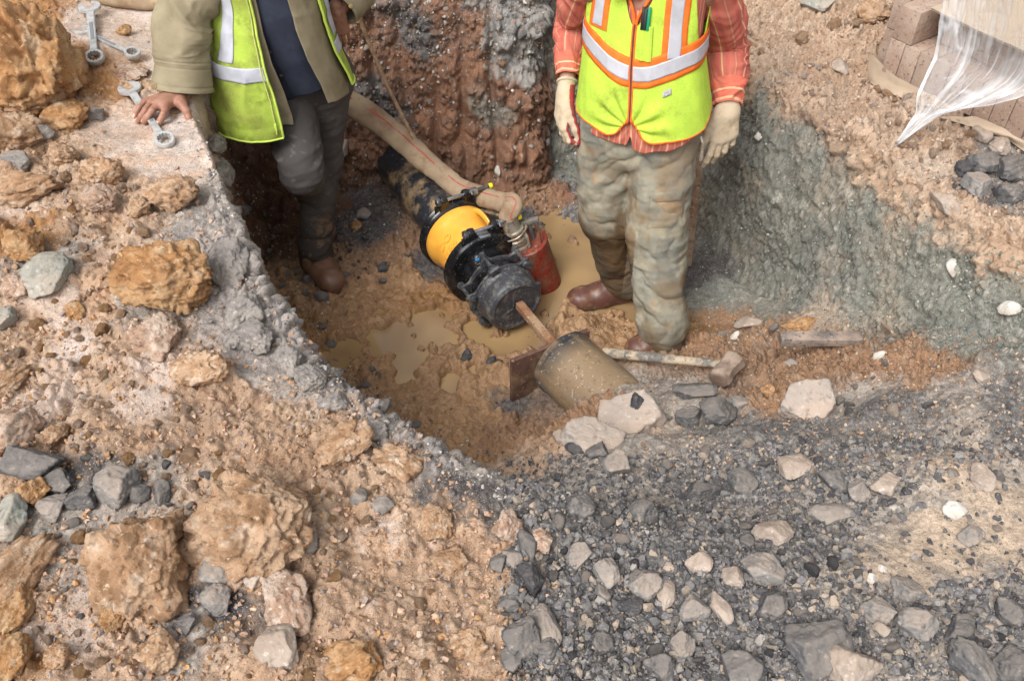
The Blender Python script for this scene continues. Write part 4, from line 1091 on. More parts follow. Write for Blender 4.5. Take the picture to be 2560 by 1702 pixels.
H = [
 (52, 40, 125, 110, 'orange', 'huge brown clay mass in the top left corner of the ground', {'tall': 1.0}),
 (14, 74, 56, 50, 'orange', 'ochre clay clod at the left border below the huge brown mass'),
 (36, 88, 62, 50, 'clod', 'round brown clod just below the huge brown mass'),
 (68, 112, 60, 44, 'orange', 'flat-faced ochre clod left of the spanner jaw at the ledge'),
 (96, 112, 26, 18, 'grey', 'grey-brown wedge stone at the right side of the flat-faced ochre clod', {}),
 (10, 126, 50, 54, 'clod', 'brown clay clod against the left border, beside the flat-faced ochre clod'),
 (38, 128, 30, 18, 'grey', 'small grey-brown lump between two ochre clods at upper left'),
 (18, 158, 38, 20, 'grey', 'flat grey stone with brown stain at the left border'),
 (60, 152, 34, 26, 'clod', 'brown clod directly beneath the flat-faced ochre clod'),
 (102, 170, 44, 36, 'clod', 'brown clod with a greyish cap near the pale ledge'),
 (170, 190, 54, 38, 'clod', 'rounded brown clod resting near the edge of the ledge'),
 (104, 196, 40, 28, 'pink', 'layered pinkish clod between two brown ones near the ledge'),
 (24, 186, 84, 40, 'clod', 'broad light brown clay mass on the left border'),
 (140, 206, 30, 22, 'clod', 'small brown clod below the rounded one near the ledge', {}),
 (20, 238, 46, 36, 'orange', 'ochre clod on the left border above the greenish boulder'),
 (48, 268, 44, 46, 'green', 'greenish grey boulder with a brown foot on the left'),
 (18, 283, 30, 26, 'pink', 'small reddish clod beside the greenish grey boulder'),
 (6, 312, 26, 40, 'green', 'grey-green stone cut off by the left border'),
 (75, 305, 22, 24, 'orange', 'small ochre clod lying alone on the pale dusty ground'),
 (172, 268, 112, 78, 'orange', 'large jagged ochre clay clod in the middle of the left bank', {'tall': .9}),
 (158, 326, 50, 54, 'pink', 'leaning pinkish slab of clay under the large ochre clod'),
 (206, 362, 72, 38, 'clod', 'brown clod beside the broken grey pavement edge'),
 (15, 416, 56, 66, 'pink', 'big pinkish boulder on the left border'),
 (10, 370, 34, 50, 'clod', 'brown clod above the big pinkish boulder at the left border'),
 (28, 458, 62, 30, 'dark', 'long flat dark grey stone at the head of the grey stones on the left'),
 (58, 477, 48, 24, 'dark', 'wedge-shaped dark stone below the long flat dark one'),
 (112, 482, 52, 38, 'grey', 'largest light grey stone of the row on the left'),
 (82, 495, 36, 24, 'dark', 'dark grey stone left of the largest light grey one'),
 (52, 502, 30, 32, 'grey', 'brownish grey stone at the lower left end of the grey row'),
 (141, 487, 22, 22, 'dark', 'small dark stone right of the largest light grey one'),
 (160, 487, 20, 26, 'dark', 'upright dark stone at the right end of the grey row'),
 (30, 484, 36, 26, 'orange', 'small ochre clod among the dark stones on the left'),
 (14, 512, 44, 44, 'green', 'pale green-grey stone on the left border'),
 (139, 547, 118, 108, 'clod', 'very large lumpy tan clod in the lower left, nearest of the big ones', {'tall': .9}),
 (246, 497, 150, 108, 'clod', 'very large brown clod with smooth top left of the black gravel', {'tall': .7, 'sink': .4}),
 (14, 556, 52, 76, 'clod', 'brown clod cut off by the left border, beside the largest tan clod'),
 (284, 585, 56, 76, 'pink', 'smooth upright pinkish-orange boulder in the lower left'),
 (213, 566, 34, 32, 'grey', 'round brownish grey stone right of the largest tan clod'),
 (217, 593, 34, 30, 'grey', 'round wet-looking stone below the round brownish grey one'),
 (236, 572, 24, 28, 'pink', 'small pink-brown clod between round stones in the lower left'),
 (256, 568, 30, 34, 'tan', 'pale stone with white flecks left of the upright boulder'),
 (187, 617, 28, 22, 'dark', 'small blue-grey stone in the dark hollow at lower left'),
 (157, 646, 48, 46, 'clod', 'angular brown clod above the bottom border on the left'),
 (280, 638, 50, 40, 'tan', 'pale angular stone with a dark foot under the upright boulder'),
 (16, 600, 40, 50, 'orange', 'ochre clod with grey flecks on the lower left border'),
 (12, 648, 44, 50, 'orange', 'ochre clod in the bottom left corner'),
 (306, 536, 22, 24, 'grey', 'grey-brown pebble right of the smooth-topped brown clod'),
 (60, 652, 30, 26, 'clod', 'small tan clod near the bottom left corner'),
 (360, 494, 22, 18, 'grey', 'left one of two grey stones on the tan clay under the pavement edge'),
 (381, 501, 24, 18, 'grey', 'right one of two grey stones on the tan clay under the pavement edge'),
 (384, 466, 12, 10, 'dark', 'tiny dark pebble on an orange clod near the broken edge'),
 (345, 440, 70, 36, 'clod', 'lumpy brown clod by the grey rim above the two grey stones'),
 (395, 458, 60, 34, 'clod', 'orange-brown clod capping the rim above the black crumbs'),
 (435, 515, 40, 34, 'clod', 'rounded tan clod at the border between clay and black crumbs'),
 (218, 160, 30, 34, 'rim', 'grey crumbly lump jutting from the edge of the ledge'),
 (212, 140, 22, 22, 'rim', 'small grey crumbly lump just above the jutting one on the ledge edge'),
 (232, 245, 44, 60, 'rim', 'grey porous pavement lump behind the large ochre clod'),
 (250, 300, 42, 44, 'rim', 'grey porous lump on the rim right of the large ochre clod'),
 (258, 332, 44, 38, 'rim', 'grey pavement lump on the rim below the ochre clod'),
 (284, 352, 42, 36, 'rim', 'pale-topped grey lump on the rim, beside the brown clod'),
 (310, 372, 36, 32, 'rim', 'grey lump on the inner rim right of the pale-topped one'),
 (240, 335, 34, 26, 'rim', 'dark porous asphalt lump between clod and rim'),
 (335, 398, 40, 24, 'rim', 'flat grey lump on the rim halfway to the near corner'),
 (375, 424, 38, 22, 'rim', 'flat grey lump on the rim nearest the muddy floor'),
 (632, 408, 72, 48, 'slab', 'pale pinkish concrete slab with a black stone on top', {'tall': .5, 'sink': .3}),
 (594, 432, 70, 40, 'slab', 'earth-crusted concrete piece in front of the pipe stub', {'tall': .5, 'sink': .4}),
 (808, 392, 62, 40, 'slab', 'flat tan concrete slab to the right of the sledgehammer', {'tall': .45}),
 (690, 388, 60, 22, 'dark', 'flat dark asphalt piece below the sledgehammer handle', {'tall': .5}),
 (716, 408, 44, 28, 'dark', 'dark grey stone right of the pale concrete slab'),
 (690, 414, 30, 22, 'dark', 'small dark stone in the gap beside the pale concrete slab'),
 (738, 400, 26, 16, 'grey', 'grey stone between dark stone and flat tan slab'),
 (580, 551, 28, 28, 'grey', 'rounded grey stone in the black gravel, left of a triangular one'),
 (604, 567, 34, 28, 'grey', 'triangular grey stone in the black gravel'),
 (601, 590, 18, 18, 'grey', 'small grey stone under the triangular one'),
 (643, 578, 38, 32, 'grey', 'flat rounded grey stone right of the triangular one'),
 (665, 585, 20, 34, 'tan', 'pale streaked stone beside the flat rounded grey one'),
 (578, 502, 30, 26, 'dark', 'round dark grey stone high in the black gravel'),
 (527, 572, 38, 30, 'black', 'black rounded stone at the edge of the tan clay'),
 (513, 553, 20, 20, 'grey', 'small pale grey stone above the black rounded one'),
 (508, 520, 34, 30, 'pink', 'tan crumbly clod among the black crumbs below the rim'),
 (541, 535, 26, 28, 'pink', 'small tan clod on the black gravel right of another'),
 (528, 540, 24, 34, 'dark', 'dark stone tucked between two tan clods'),
 (500, 560, 22, 20, 'dark', 'dark stone pressed against the tan clay border'),
 (768, 596, 32, 32, 'dark', 'round speckled dark stone in the lower right gravel'),
 (764, 566, 46, 36, 'grey', 'broad rough grey stone above the round speckled one'),
 (776, 532, 46, 32, 'tan', 'pinkish tan stone in the gravel at right'),
 (744, 538, 20, 22, 'dark', 'small dark stone touching the pinkish tan one'),
 (832, 511, 52, 26, 'grey', 'flat triangular grey stone right of the pinkish tan one', {'tall': .5}),
 (834, 477, 36, 26, 'dark', 'dark stone with a red speck on the upper right gravel'),
 (796, 464, 40, 24, 'tan', 'grey-tan stone left of the one with a red speck'),
 (858, 488, 26, 24, 'grey', 'brownish stone right of the one with a red speck'),
 (886, 481, 36, 24, 'tan', 'smooth cream wedge stone on the sandy patch border'),
 (980, 472, 26, 30, 'tan', 'cream pointed stone near the right border'),
 (954, 508, 22, 18, 'white', 'white crumbly quartz stone on the sandy patch'),
 (970, 533, 28, 18, 'grey', 'grey stone half sunk in the sandy patch'),
 (871, 576, 11, 10, 'white', 'left one of two bright white pebbles at the sandy patch edge'),
 (882, 566, 10, 9, 'white', 'right one of two bright white pebbles at the sandy patch edge'),
 (850, 664, 60, 46, 'tan', 'big smooth grey-tan stone on the bottom border', {'tall': .9}),
 (969, 655, 40, 52, 'dark', 'tall triangular dark stone near the bottom right corner', {'tall': .9}),
 (958, 625, 48, 24, 'dark', 'long dark stone resting on the tall triangular one'),
 (812, 636, 72, 62, 'dark', 'largest rough dark asphalt lump in the lower right gravel'),
 (740, 668, 50, 34, 'dark', 'dark stone on the bottom border left of the big grey-tan one'),
 (522, 626, 38, 38, 'dark', 'dark angular stone beside the tan clay near the bottom'),
 (543, 618, 32, 40, 'grey', 'bluish stone with a tan foot next to the dark angular one'),
 (540, 645, 40, 24, 'dark', 'tilted flat dark stone below the bluish one'),
 (510, 655, 26, 26, 'dark', 'dark stone on the clay edge at the bottom'),
 (505, 602, 30, 24, 'dark', 'dark stone leaning on the clay edge, above the angular one'),
 (694, 606, 34, 28, 'grey', 'grey stone with dusty top in the middle of the gravel'),
 (720, 600, 20, 32, 'tan', 'narrow tan stone in the middle of the gravel'),
 (700, 560, 30, 22, 'tan', 'pale flat stone above the dusty grey one in the gravel'),
 (735, 574, 26, 22, 'tan', 'cream stone at the left of the broad rough grey one'),
 (878, 606, 40, 24, 'grey', 'long grey stone in the gravel below the white pebbles'),
 (905, 585, 36, 26, 'grey', 'grey stone below the sandy patch'),
 (916, 622, 44, 34, 'grey', 'rough grey stone left of the long dark one at lower right'),
 (1005, 610, 36, 30, 'dark', 'dark stone on the right border low down'),
 (1006, 656, 36, 34, 'dark', 'dark stone in the bottom right corner'),
 (880, 626, 18, 14, 'tan', 'small yellowish stone in the lower right gravel'),
 (680, 640, 30, 26, 'grey', 'grey stone near the bottom border, middle of the gravel'),
 (630, 600, 26, 20, 'black', 'black stone in the middle of the gravel'),
 (600, 640, 26, 22, 'dark', 'dark stone near the bottom border right of the clay'),
 (660, 665, 34, 26, 'dark', 'dark stone cut by the bottom border mid gravel'),
 (645, 510, 40, 26, 'dark', 'dark stone with a pale rim high in the gravel'),
 (700, 492, 52, 24, 'dark', 'long dark stone on the slope above the gravel'),
 (740, 480, 36, 28, 'dark', 'dark lumpy stone in the middle of the right slope'),
 (598, 448, 26, 24, 'dark', 'dark stone at the lip of the near slope'),
 (574, 446, 22, 20, 'black', 'black crumb stone at the lip, left of another dark one'),
 (616, 462, 34, 28, 'grey', 'grey stone on the lip under the earth-crusted slab'),
 (560, 436, 18, 16, 'tan', 'tan pebble at the lip of the near slope'),
 (986, 160, 40, 30, 'dark', 'largest grey stone of the rubble at the upper right'),
 (1012, 168, 36, 28, 'dark', 'grey stone on the right border in the upper right rubble'),
 (975, 182, 34, 26, 'grey', 'blue-grey stone in front of the upper right rubble'),
 (1005, 190, 34, 24, 'dark', 'dark stone low in the upper right rubble'),
 (962, 166, 20, 18, 'black', 'black stone at the left end of the upper right rubble'),
 (1000, 145, 26, 20, 'tan', 'tan stone on top of the upper right rubble'),
 (945, 193, 22, 30, 'tan', 'pale pointed stone on the brown bank edge', {'tall': 1.0, 'sink': .2}),
 (955, 263, 14, 16, 'white', 'white stone stuck in the upper part of the green-grey wall'),
 (1010, 303, 20, 18, 'white', 'pale round stone in the green-grey wall at the right border'),
 (980, 373, 20, 16, 'tan', 'pale stone at the foot of the wall near the right border'),
 (881, 353, 17, 9, 'white', 'small white oblong stone on the debris right of the steel offcut'),
 (803, 321, 42, 18, 'orange', 'ochre flat clod right behind the steel offcut', {'tall': .6}),
 (750, 322, 32, 16, 'tan', 'cream shell-like stone left of the ochre flat clod'),
 (768, 388, 16, 14, 'orange', 'tiny ochre stone left of the flat tan slab'),
 (792, 362, 22, 12, 'grey', 'small grey stone below the steel offcut'),
 (737, 334, 13, 8, 'white', 'small white pebble between the hammer head and the wall'),
 (365, 213, 17, 15, 'grey', 'light grey rock on the floor left of the black pipe'),
 (357, 224, 14, 11, 'orange', 'small orange clod just below the light grey rock on the floor'),
 (384, 264, 15, 12, 'black', 'black lump on the mud left of the yellow coupling'),
 (343, 137, 22, 20, 'tan', 'rounded brown stone in the back wall under the hose'),
 (498, 167, 7, 12, 'white', 'small white pebble in the back wall above the hose bend'),
 (490, 358, 11, 11, 'black', 'black crumb in the water below the end cap'),
 (499, 360, 8, 7, 'black', 'smallest black crumb in the water below the end cap'),
 (466, 352, 14, 12, 'black', 'black crumb on the mud at the left of the end cap'),
 (839, 66, 20, 18, 'tan', 'tan pebble on the brown bank left of the brick stack'),
 (760, 134, 9, 8, 'white', 'round pale pebble at the top of the green-grey wall'),
 (1000, 108, 40, 26, 'clod', 'brown clod among the bricks and paper at the right'),
 (978, 132, 24, 18, 'tan', 'cream stone below the torn paper'),
 (870, 8, 50, 26, 'clod', 'brown clod at the top border left of the bricks'),
 (820, 4, 40, 18, 'green', 'pale stone on the top border left of the bricks'),
 (125, 30, 18, 14, 'orange', 'small ochre crumb on the dusty ledge behind the spanners'),
 (130, 68, 50, 22, 'pink', 'flat pale clod between the spanners and the sleeve', {'tall': .5}),
 (55, 430, 30, 24, 'clod', 'small brown clod right of the big pinkish boulder'),
 (110, 612, 26, 24, 'orange', 'small ochre clod below the largest tan clod'),
 (450, 552, 44, 30, 'clod', 'low tan clay lump near the clay and gravel border'),
 (470, 640, 40, 30, 'clod', 'low tan clay lump near the bottom, left of the dark stones'),
 (350, 650, 80, 40, 'orange', 'broad yellowish clay clod on the bottom border', {'tall': .6, 'sink': .4}),
]
for h_ in H:
    hero(*h_[:6], **(h_[6] if len(h_) > 6 else {}))
hs_o = [o for o in COL.objects if o.get('label', '').startswith('pale pinkish concrete slab')][0]
blk = hero(638, 408, 18, 18, 'black', 'small black stone lying on top of the pale pinkish concrete slab', tall=1.0, sink=.1)
blk.location.z += .035

# ---- loose stones and clods that nothing tells apart: copies of a few shapes, individually placed
protos = {}
for t in RM:
    protos[t] = []
    for k in range(5):
        V, F = rock_np(900 + k + 10 * len(protos), 4 if KIND[t] == 'clod' else 3, KIND[t])
        V = V / np.abs(V).max()
        me = np_mesh(NAME[t], V, F, cols=clod_cols(V, t, k + 3, .3) * 1.08 if t in CLC else None); me.materials.append(RM[t]); protos[t].append(me)
rng = np.random.RandomState(5)
def near_hero(p, r):
    return any((p - q).length < (a + r) * .8 for q, a in HERO)
EXCL = [(500, 290, 95), (450, 230, 80), (560, 370, 45), (720, 372, 30), (820, 338, 40), (660, 365, 50), (140, 120, 45), (95, 40, 40)]
PREP = [' in ', ' on ', ' at ', ' below ', ' above ', ' beside ', ' under ', ' of ', ' with ', ' by ', ' near ', ' right ', ' left ', ' behind ', ' between ', ' against ', ' from ', ' just ', ' lying ', ' resting ', ' cut ', ' stuck ', ' high ', ' half ', ' among ', ' directly ', ' jutting ', ' touching ', ' tucked ', ' pressed ', ' leaning ', ' capping ']
def short(l):
    k = min([l.find(p) for p in PREP if l.find(p) > 6] + [len(l)])
    return l[:k]
def build_refs():
    c = {}
    for x, y, l in HREF: c.setdefault(short(l), []).append((x, y))
    R_ = [(v[0][0], v[0][1], 'the ' + k) for k, v in c.items() if len(v) == 1 and len(k.split()) <= 5 and len(k.split()) >= 2]
    R_ += [(455, 240, 'the yellow coupling'), (728, 372, 'the hammer head'), (820, 338, 'the square steel offcut'), (162, 110, 'the bare hand'), (95, 40, 'the crossed spanners'), (890, 60, 'the brick stack'), (537, 255, 'the red pump'), (895, 146, 'the tail of the plastic'), (578, 375, 'the mud-caked pipe stub'), (395, 165, 'the black pipe end'), (490, 197, 'the hose bend'), (392, 90, 'the hanging rope'), (328, 280, 'the left worker\'s boot')]
    return R_
REFS = None; USED = {l for _, _, l in HREF}
CW = {'clod': 'brown', 'orange': 'ochre', 'pink': 'pinkish', 'grey': 'grey', 'dark': 'dark grey', 'black': 'black', 'tan': 'tan', 'green': 'greenish', 'white': 'white', 'rim': 'crumbly grey', 'slab': 'pale'}
NW = {'clay_clod': 'clod', 'asphalt_lump': 'pavement lump', 'concrete_slab': 'slab', 'stone': 'stone'}
def own_label(px, py, w, f, t, fallback):
    global REFS
    if REFS is None: REFS = build_refs()
    sz = 'tiny' if w < 8 else 'small' if w < 12 else 'medium' if w < 17 else 'larger'
    near = sorted(REFS, key=lambda r: (r[0] - px) ** 2 + (r[1] - py) ** 2)[:4]
    for shp in ('', 'flat ' if f < .6 else 'rounded ' if f < .78 else 'upright '):
        for x, y, nm in near[:3]:
            dx, dy = px - x, py - y; r = math.hypot(dx, dy)
            if r < 6: continue
            ang = math.degrees(math.atan2(-dy, dx)) % 360
            d = ['right of', 'to the upper right of', 'above', 'to the upper left of', 'left of', 'to the lower left of', 'below', 'to the lower right of'][int((ang + 22.5) // 45) % 8]
            q = 'just ' if r < 32 else '' if r < 62 else 'well '
            l = '%s %s%s %s %s%s %s' % (sz, shp, CW[t], NW[NAME[t]], q, d, nm)
            if l not in USED and len(l.split()) <= 16:
                USED.add(l); return l
    return fallback
def scatter(n, xr, yr, types, wr, label, group, poly=None, flat=(.45, .9)):
    c = 0; tries = 0
    while c < n and tries < n * 12:
        tries += 1
        px, py = rng.uniform(*xr), rng.uniform(*yr)
        if poly is not None and not poly(px, py): continue
        if any((px - a) ** 2 + (py - b) ** 2 < r * r for a, b, r in EXCL): continue
        w = wr[0] * (wr[1] / wr[0]) ** (rng.rand() ** 1.6)
        p, nn = hit(px, py)
        sc = depth_of(p) / FPX; a = w * .5 * sc
        if near_hero(p, a): continue
        t = types[rng.randint(len(types))]
        o = bpy.data.objects.new(NAME[t], protos[t][rng.randint(5)])
        COL.objects.link(o)
        f = rng.uniform(*flat)
        o.scale = (a, a * rng.uniform(.65, 1), a * f)
        o.rotation_mode = 'QUATERNION'
        o.rotation_quaternion = UP.rotation_difference((nn * .6 + UP * .4).normalized()) @ Quaternion((0, 0, 1), rng.uniform(0, 6.28)) @ Quaternion((1, 0, 0), rng.uniform(-.4, .4))
        o.location = p + nn * a * f * .25
        tag(o, own_label(px, py, w, f, t, label), CAT[NAME[t]], group)
        HERO.append((p, a)); c += 1
scatter(95, (515, 1020), (500, 675), ['grey', 'dark', 'dark', 'grey', 'black'], (9, 20), 'loose grey or black stone among the fist-sized stones in the black gravel', 'loose stones in the black gravel', poly=lambda x, y: ((x - 955) / 115) ** 2 + ((y - 530) / 60) ** 2 > 1)
scatter(28, (515, 1020), (500, 675), ['tan', 'tan', 'pink'], (8, 16), 'loose tan stone among the stones in the black gravel', 'loose tan stones in the black gravel') if False else scatter(16, (515, 1020), (500, 675), ['tan'], (7, 13), 'loose tan stone among the darker stones in the black gravel', 'loose tan stones in the black gravel')
scatter(42, (640, 1010), (400, 498), ['grey', 'dark', 'tan'], (7, 18), 'loose stone on the grey slope between the slabs and the gravel', 'loose stones on the grey slope')
scatter(34, (690, 1000), (325, 400), ['grey', 'tan'], (5, 13), 'small stone on the brown debris around hammer and steel offcut', 'small stones on the brown debris')
scatter(60, (10, 215), (150, 460), ['clod', 'orange', 'pink'], (9, 24), 'small crumbling clay clod among the larger ones on the left bank', 'small clods on the left bank', poly=lambda x, y: x < 120 + (y - 150) * .45)
scatter(60, (10, 500), (440, 675), ['clod', 'orange', 'pink'], (8, 24), 'small clay clod among the larger ones in the lower left', 'small clods in the lower left', poly=lambda x, y: x < 330 + (y - 430) * .8)
scatter(14, (40, 300), (450, 640), ['grey', 'dark'], (8, 18), 'small grey stone among the clay clods in the lower left', 'grey stones among the clods')
scatter(30, (750, 1020), (20, 250), ['clod', 'pink'], (7, 18), 'small clod on the brown bank above the green-grey wall', 'small clods on the brown bank', poly=lambda x, y: y < 70 + (x - 750) * .62 and not (x > 860 and y < 60 + (x - 860) * .6))
scatter(20, (750, 1020), (60, 260), ['tan', 'grey'], (5, 11), 'small stone on the brown bank above the green-grey wall', 'small stones on the brown bank', poly=lambda x, y: y < 70 + (x - 750) * .62 and not (x > 860 and y < 60 + (x - 860) * .6))
scatter(26, (330, 450), (210, 280), ['black', 'clod', 'dark'], (5, 11), 'small lump at the foot of the back wall beside the black pipe', 'lumps at the foot of the back wall')
scatter(34, (200, 430), (160, 470), ['rim'], (8, 20), 'broken piece of grey pavement along the pit rim', 'broken pavement pieces along the rim', poly=lambda x, y: abs(y - (150 + (x - 205) * 1.42)) < 26 or (x > 300 and abs(y - (375 + (x - 300) * .62)) < 18))
scatter(26, (350, 560), (0, 160), ['tan', 'grey', 'clod'], (6, 14), 'stone stuck in the scraped back wall of the pit', 'stones in the back wall')

# ---- gravel and crumbs: countless, one sheet of them
def hull_np(seed, npt):
    rs = np.random.RandomState(seed); b = bmesh.new()
    p = rs.randn(npt, 3); p /= np.linalg.norm(p, axis=1, keepdims=True); p *= rs.uniform(.8, 1.05, (npt, 1)); p *= np.array([1, rs.uniform(.65, 1), rs.uniform(.5, .85)])
    for q in p: b.verts.new(q)
    r = bmesh.ops.convex_hull(b, input=b.verts[:])
    bmesh.ops.delete(b, geom=[v for v in b.verts if not v.link_faces], context='VERTS')
    bmesh.ops.triangulate(b, faces=b.faces[:]); b.verts.index_update()
    V = np.array([v.co[:] for v in b.verts], np.float32); F = np.array([[v.index for v in f.verts] for f in b.faces], np.int32); b.free()
    return V, F
def gravel(name, n, xr, yr, sizes, cols, label, poly=None, sub=1, seed=1, emb=.3, m=None):
    rs = np.random.RandomState(seed)
    prot = [hull_np(3000 + k, 9 + (k % 5) + (3 if sub > 1 else 0)) for k in range(16)]
    VV, FF, CC = [], [], []; off = 0
    c = 0
    pal = np.array([lin(x, .95) for x in cols], np.float32)
    tries = 0
    while c < n and tries < n * 4:
        tries += 1
        px, py = rs.uniform(*xr), rs.uniform(*yr)
        if poly is not None and not poly(px, py): continue
        p, nn = hit(px, py)
        w = sizes[0] * (sizes[1] / sizes[0]) ** (rs.rand() ** 2.2)
        V, F = prot[rs.randint(16)]
        q = Quaternion(rs.randn(4)).normalized().to_matrix()
        V = (V * w * .5) @ np.array(q).T + np.array(p + nn * w * .5 * emb)
        VV.append(V); FF.append(F + off); off += len(V)
        k = pal[rs.randint(len(pal))] * rs.uniform(.9, 1.35)
        CC.append(np.repeat(k[None], len(V), 0)); c += 1
    me = np_mesh(name, np.concatenate(VV), np.concatenate(FF), False, np.concatenate(CC))
    o = link(name, me, m or M_gravel); tag(o, label, kind='stuff')
    return o
M_gravel = mat('loose_gravel', attr='Col', rough=.88, spec=.25, bump=.002, bump_scale=120, speck=(200, .2, lin('B4ACA4'), lin('3A3838')))
DK = ['545254', '605E5D', '6E6B69', '464446', '7C7874', '5C5A5A', '8A847E', '4E4C4E', '928678', '9C8C7C', '6A6664', '747070']
sandy = lambda x, y: ((x - 965) / 110) ** 2 + ((y - 525) / 54 - (965 - x) / 200) ** 2 < 1 or ((x - 895) / 45) ** 2 + ((y - 562) / 14) ** 2 < 1
in_grav = lambda x, y: not (sandy(x, y) and random.random() < .86) and x > 500 + 14 * math.sin(y * .05) and y > 455 - max(0, (x - 640) * .12)
gravel('gravel', 20000, (500, 1040), (395, 700), (.0035, .019), DK, 'dark crushed asphalt gravel spread over the lower right', poly=lambda x, y: in_grav(x, y) and not (x > 820 and random.random() < .45), seed=2)
gravel('gravel', 3800, (510, 1040), (440, 700), (.014, .036), DK, 'coarser dark stones in the gravel', poly=in_grav, sub=2, seed=3)
CL = ['A8886C', 'B0907A', 'B89A82', '9A7A60', 'BCA490', 'A88058', '8E8078', 'A4846A']
gravel('clay_crumbs', 8500, (-10, 560), (-10, 700), (.004, .024), CL, 'brown clay crumbs scattered over the left bank', poly=lambda x, y: not (x > 105 and y < 190 and random.random() < .8) and (x < 190 or (y > 200 and x < 190 + (y - 190) * .95)), seed=4)
gravel('debris_crumbs', 5500, (640, 1030), (305, 470), (.004, .016), ['9C7C60', 'A88A70', '8A6C54', 'B09A84', '7C7874', '6A6460', 'B09C88'], 'brown and grey crumbs on the debris slope', poly=lambda x, y: y > 310 + max(0, (x - 860) * .2) and not (x < 700 and y < 330), seed=5)
gravel('bank_crumbs', 7500, (725, 1040), (-10, 275), (.004, .020), ['A0846C', 'B09680', '8C705A', 'BCAA98', '857C74', '9C7E64', 'A88C74'], 'brown crumbs on the bank above the wall', poly=lambda x, y: y < 80 + (x - 745) * .62, seed=6)
gravel('rim_crumbs', 3200, (190, 620), (120, 500), (.004, .018), ['8C8884', '9C9894', 'ACA8A2', '6E6A68', '56545A', 'BAB2AA'], 'grey asphalt crumbs along the broken rim', poly=lambda x, y: abs(y - (130 + (x - 192) * 1.36)) < 40 and x < 330 or (x >= 320 and abs(y - (385 + (x - 330) * .55)) < 24) , seed=7)
gravel('wall_gravel', 4200, (330, 600), (-10, 240), (.005, .030), ['9E9A94', '84807A', 'B8B2AA', '6A6664', '9A7A62', '7C6450', '8A6A52'], 'gravel set in the scraped back wall', seed=8, emb=.05, poly=lambda x, y: random.random() < (1.0 if y < 60 else .6 if y < 130 else .25))
gravel('wall_gravel', 6500, (695, 1030), (90, 350), (.004, .017), ['7E8278', '8A8C82', '6A6E66', 'A4A296', '82786A', '747870', '787A70'], 'fine stones set in the green-grey wall', seed=9, emb=.05, poly=lambda x, y: y > 80 + (x - 745) * .66)
gravel('floor_crumbs', 2200, (280, 660), (195, 460), (.004, .016), ['8C6A4A', '9A7A58', '8A6C4E', '6E5640', '94744F', '4A4644'], 'mud crumbs on the pit floor', seed=10)
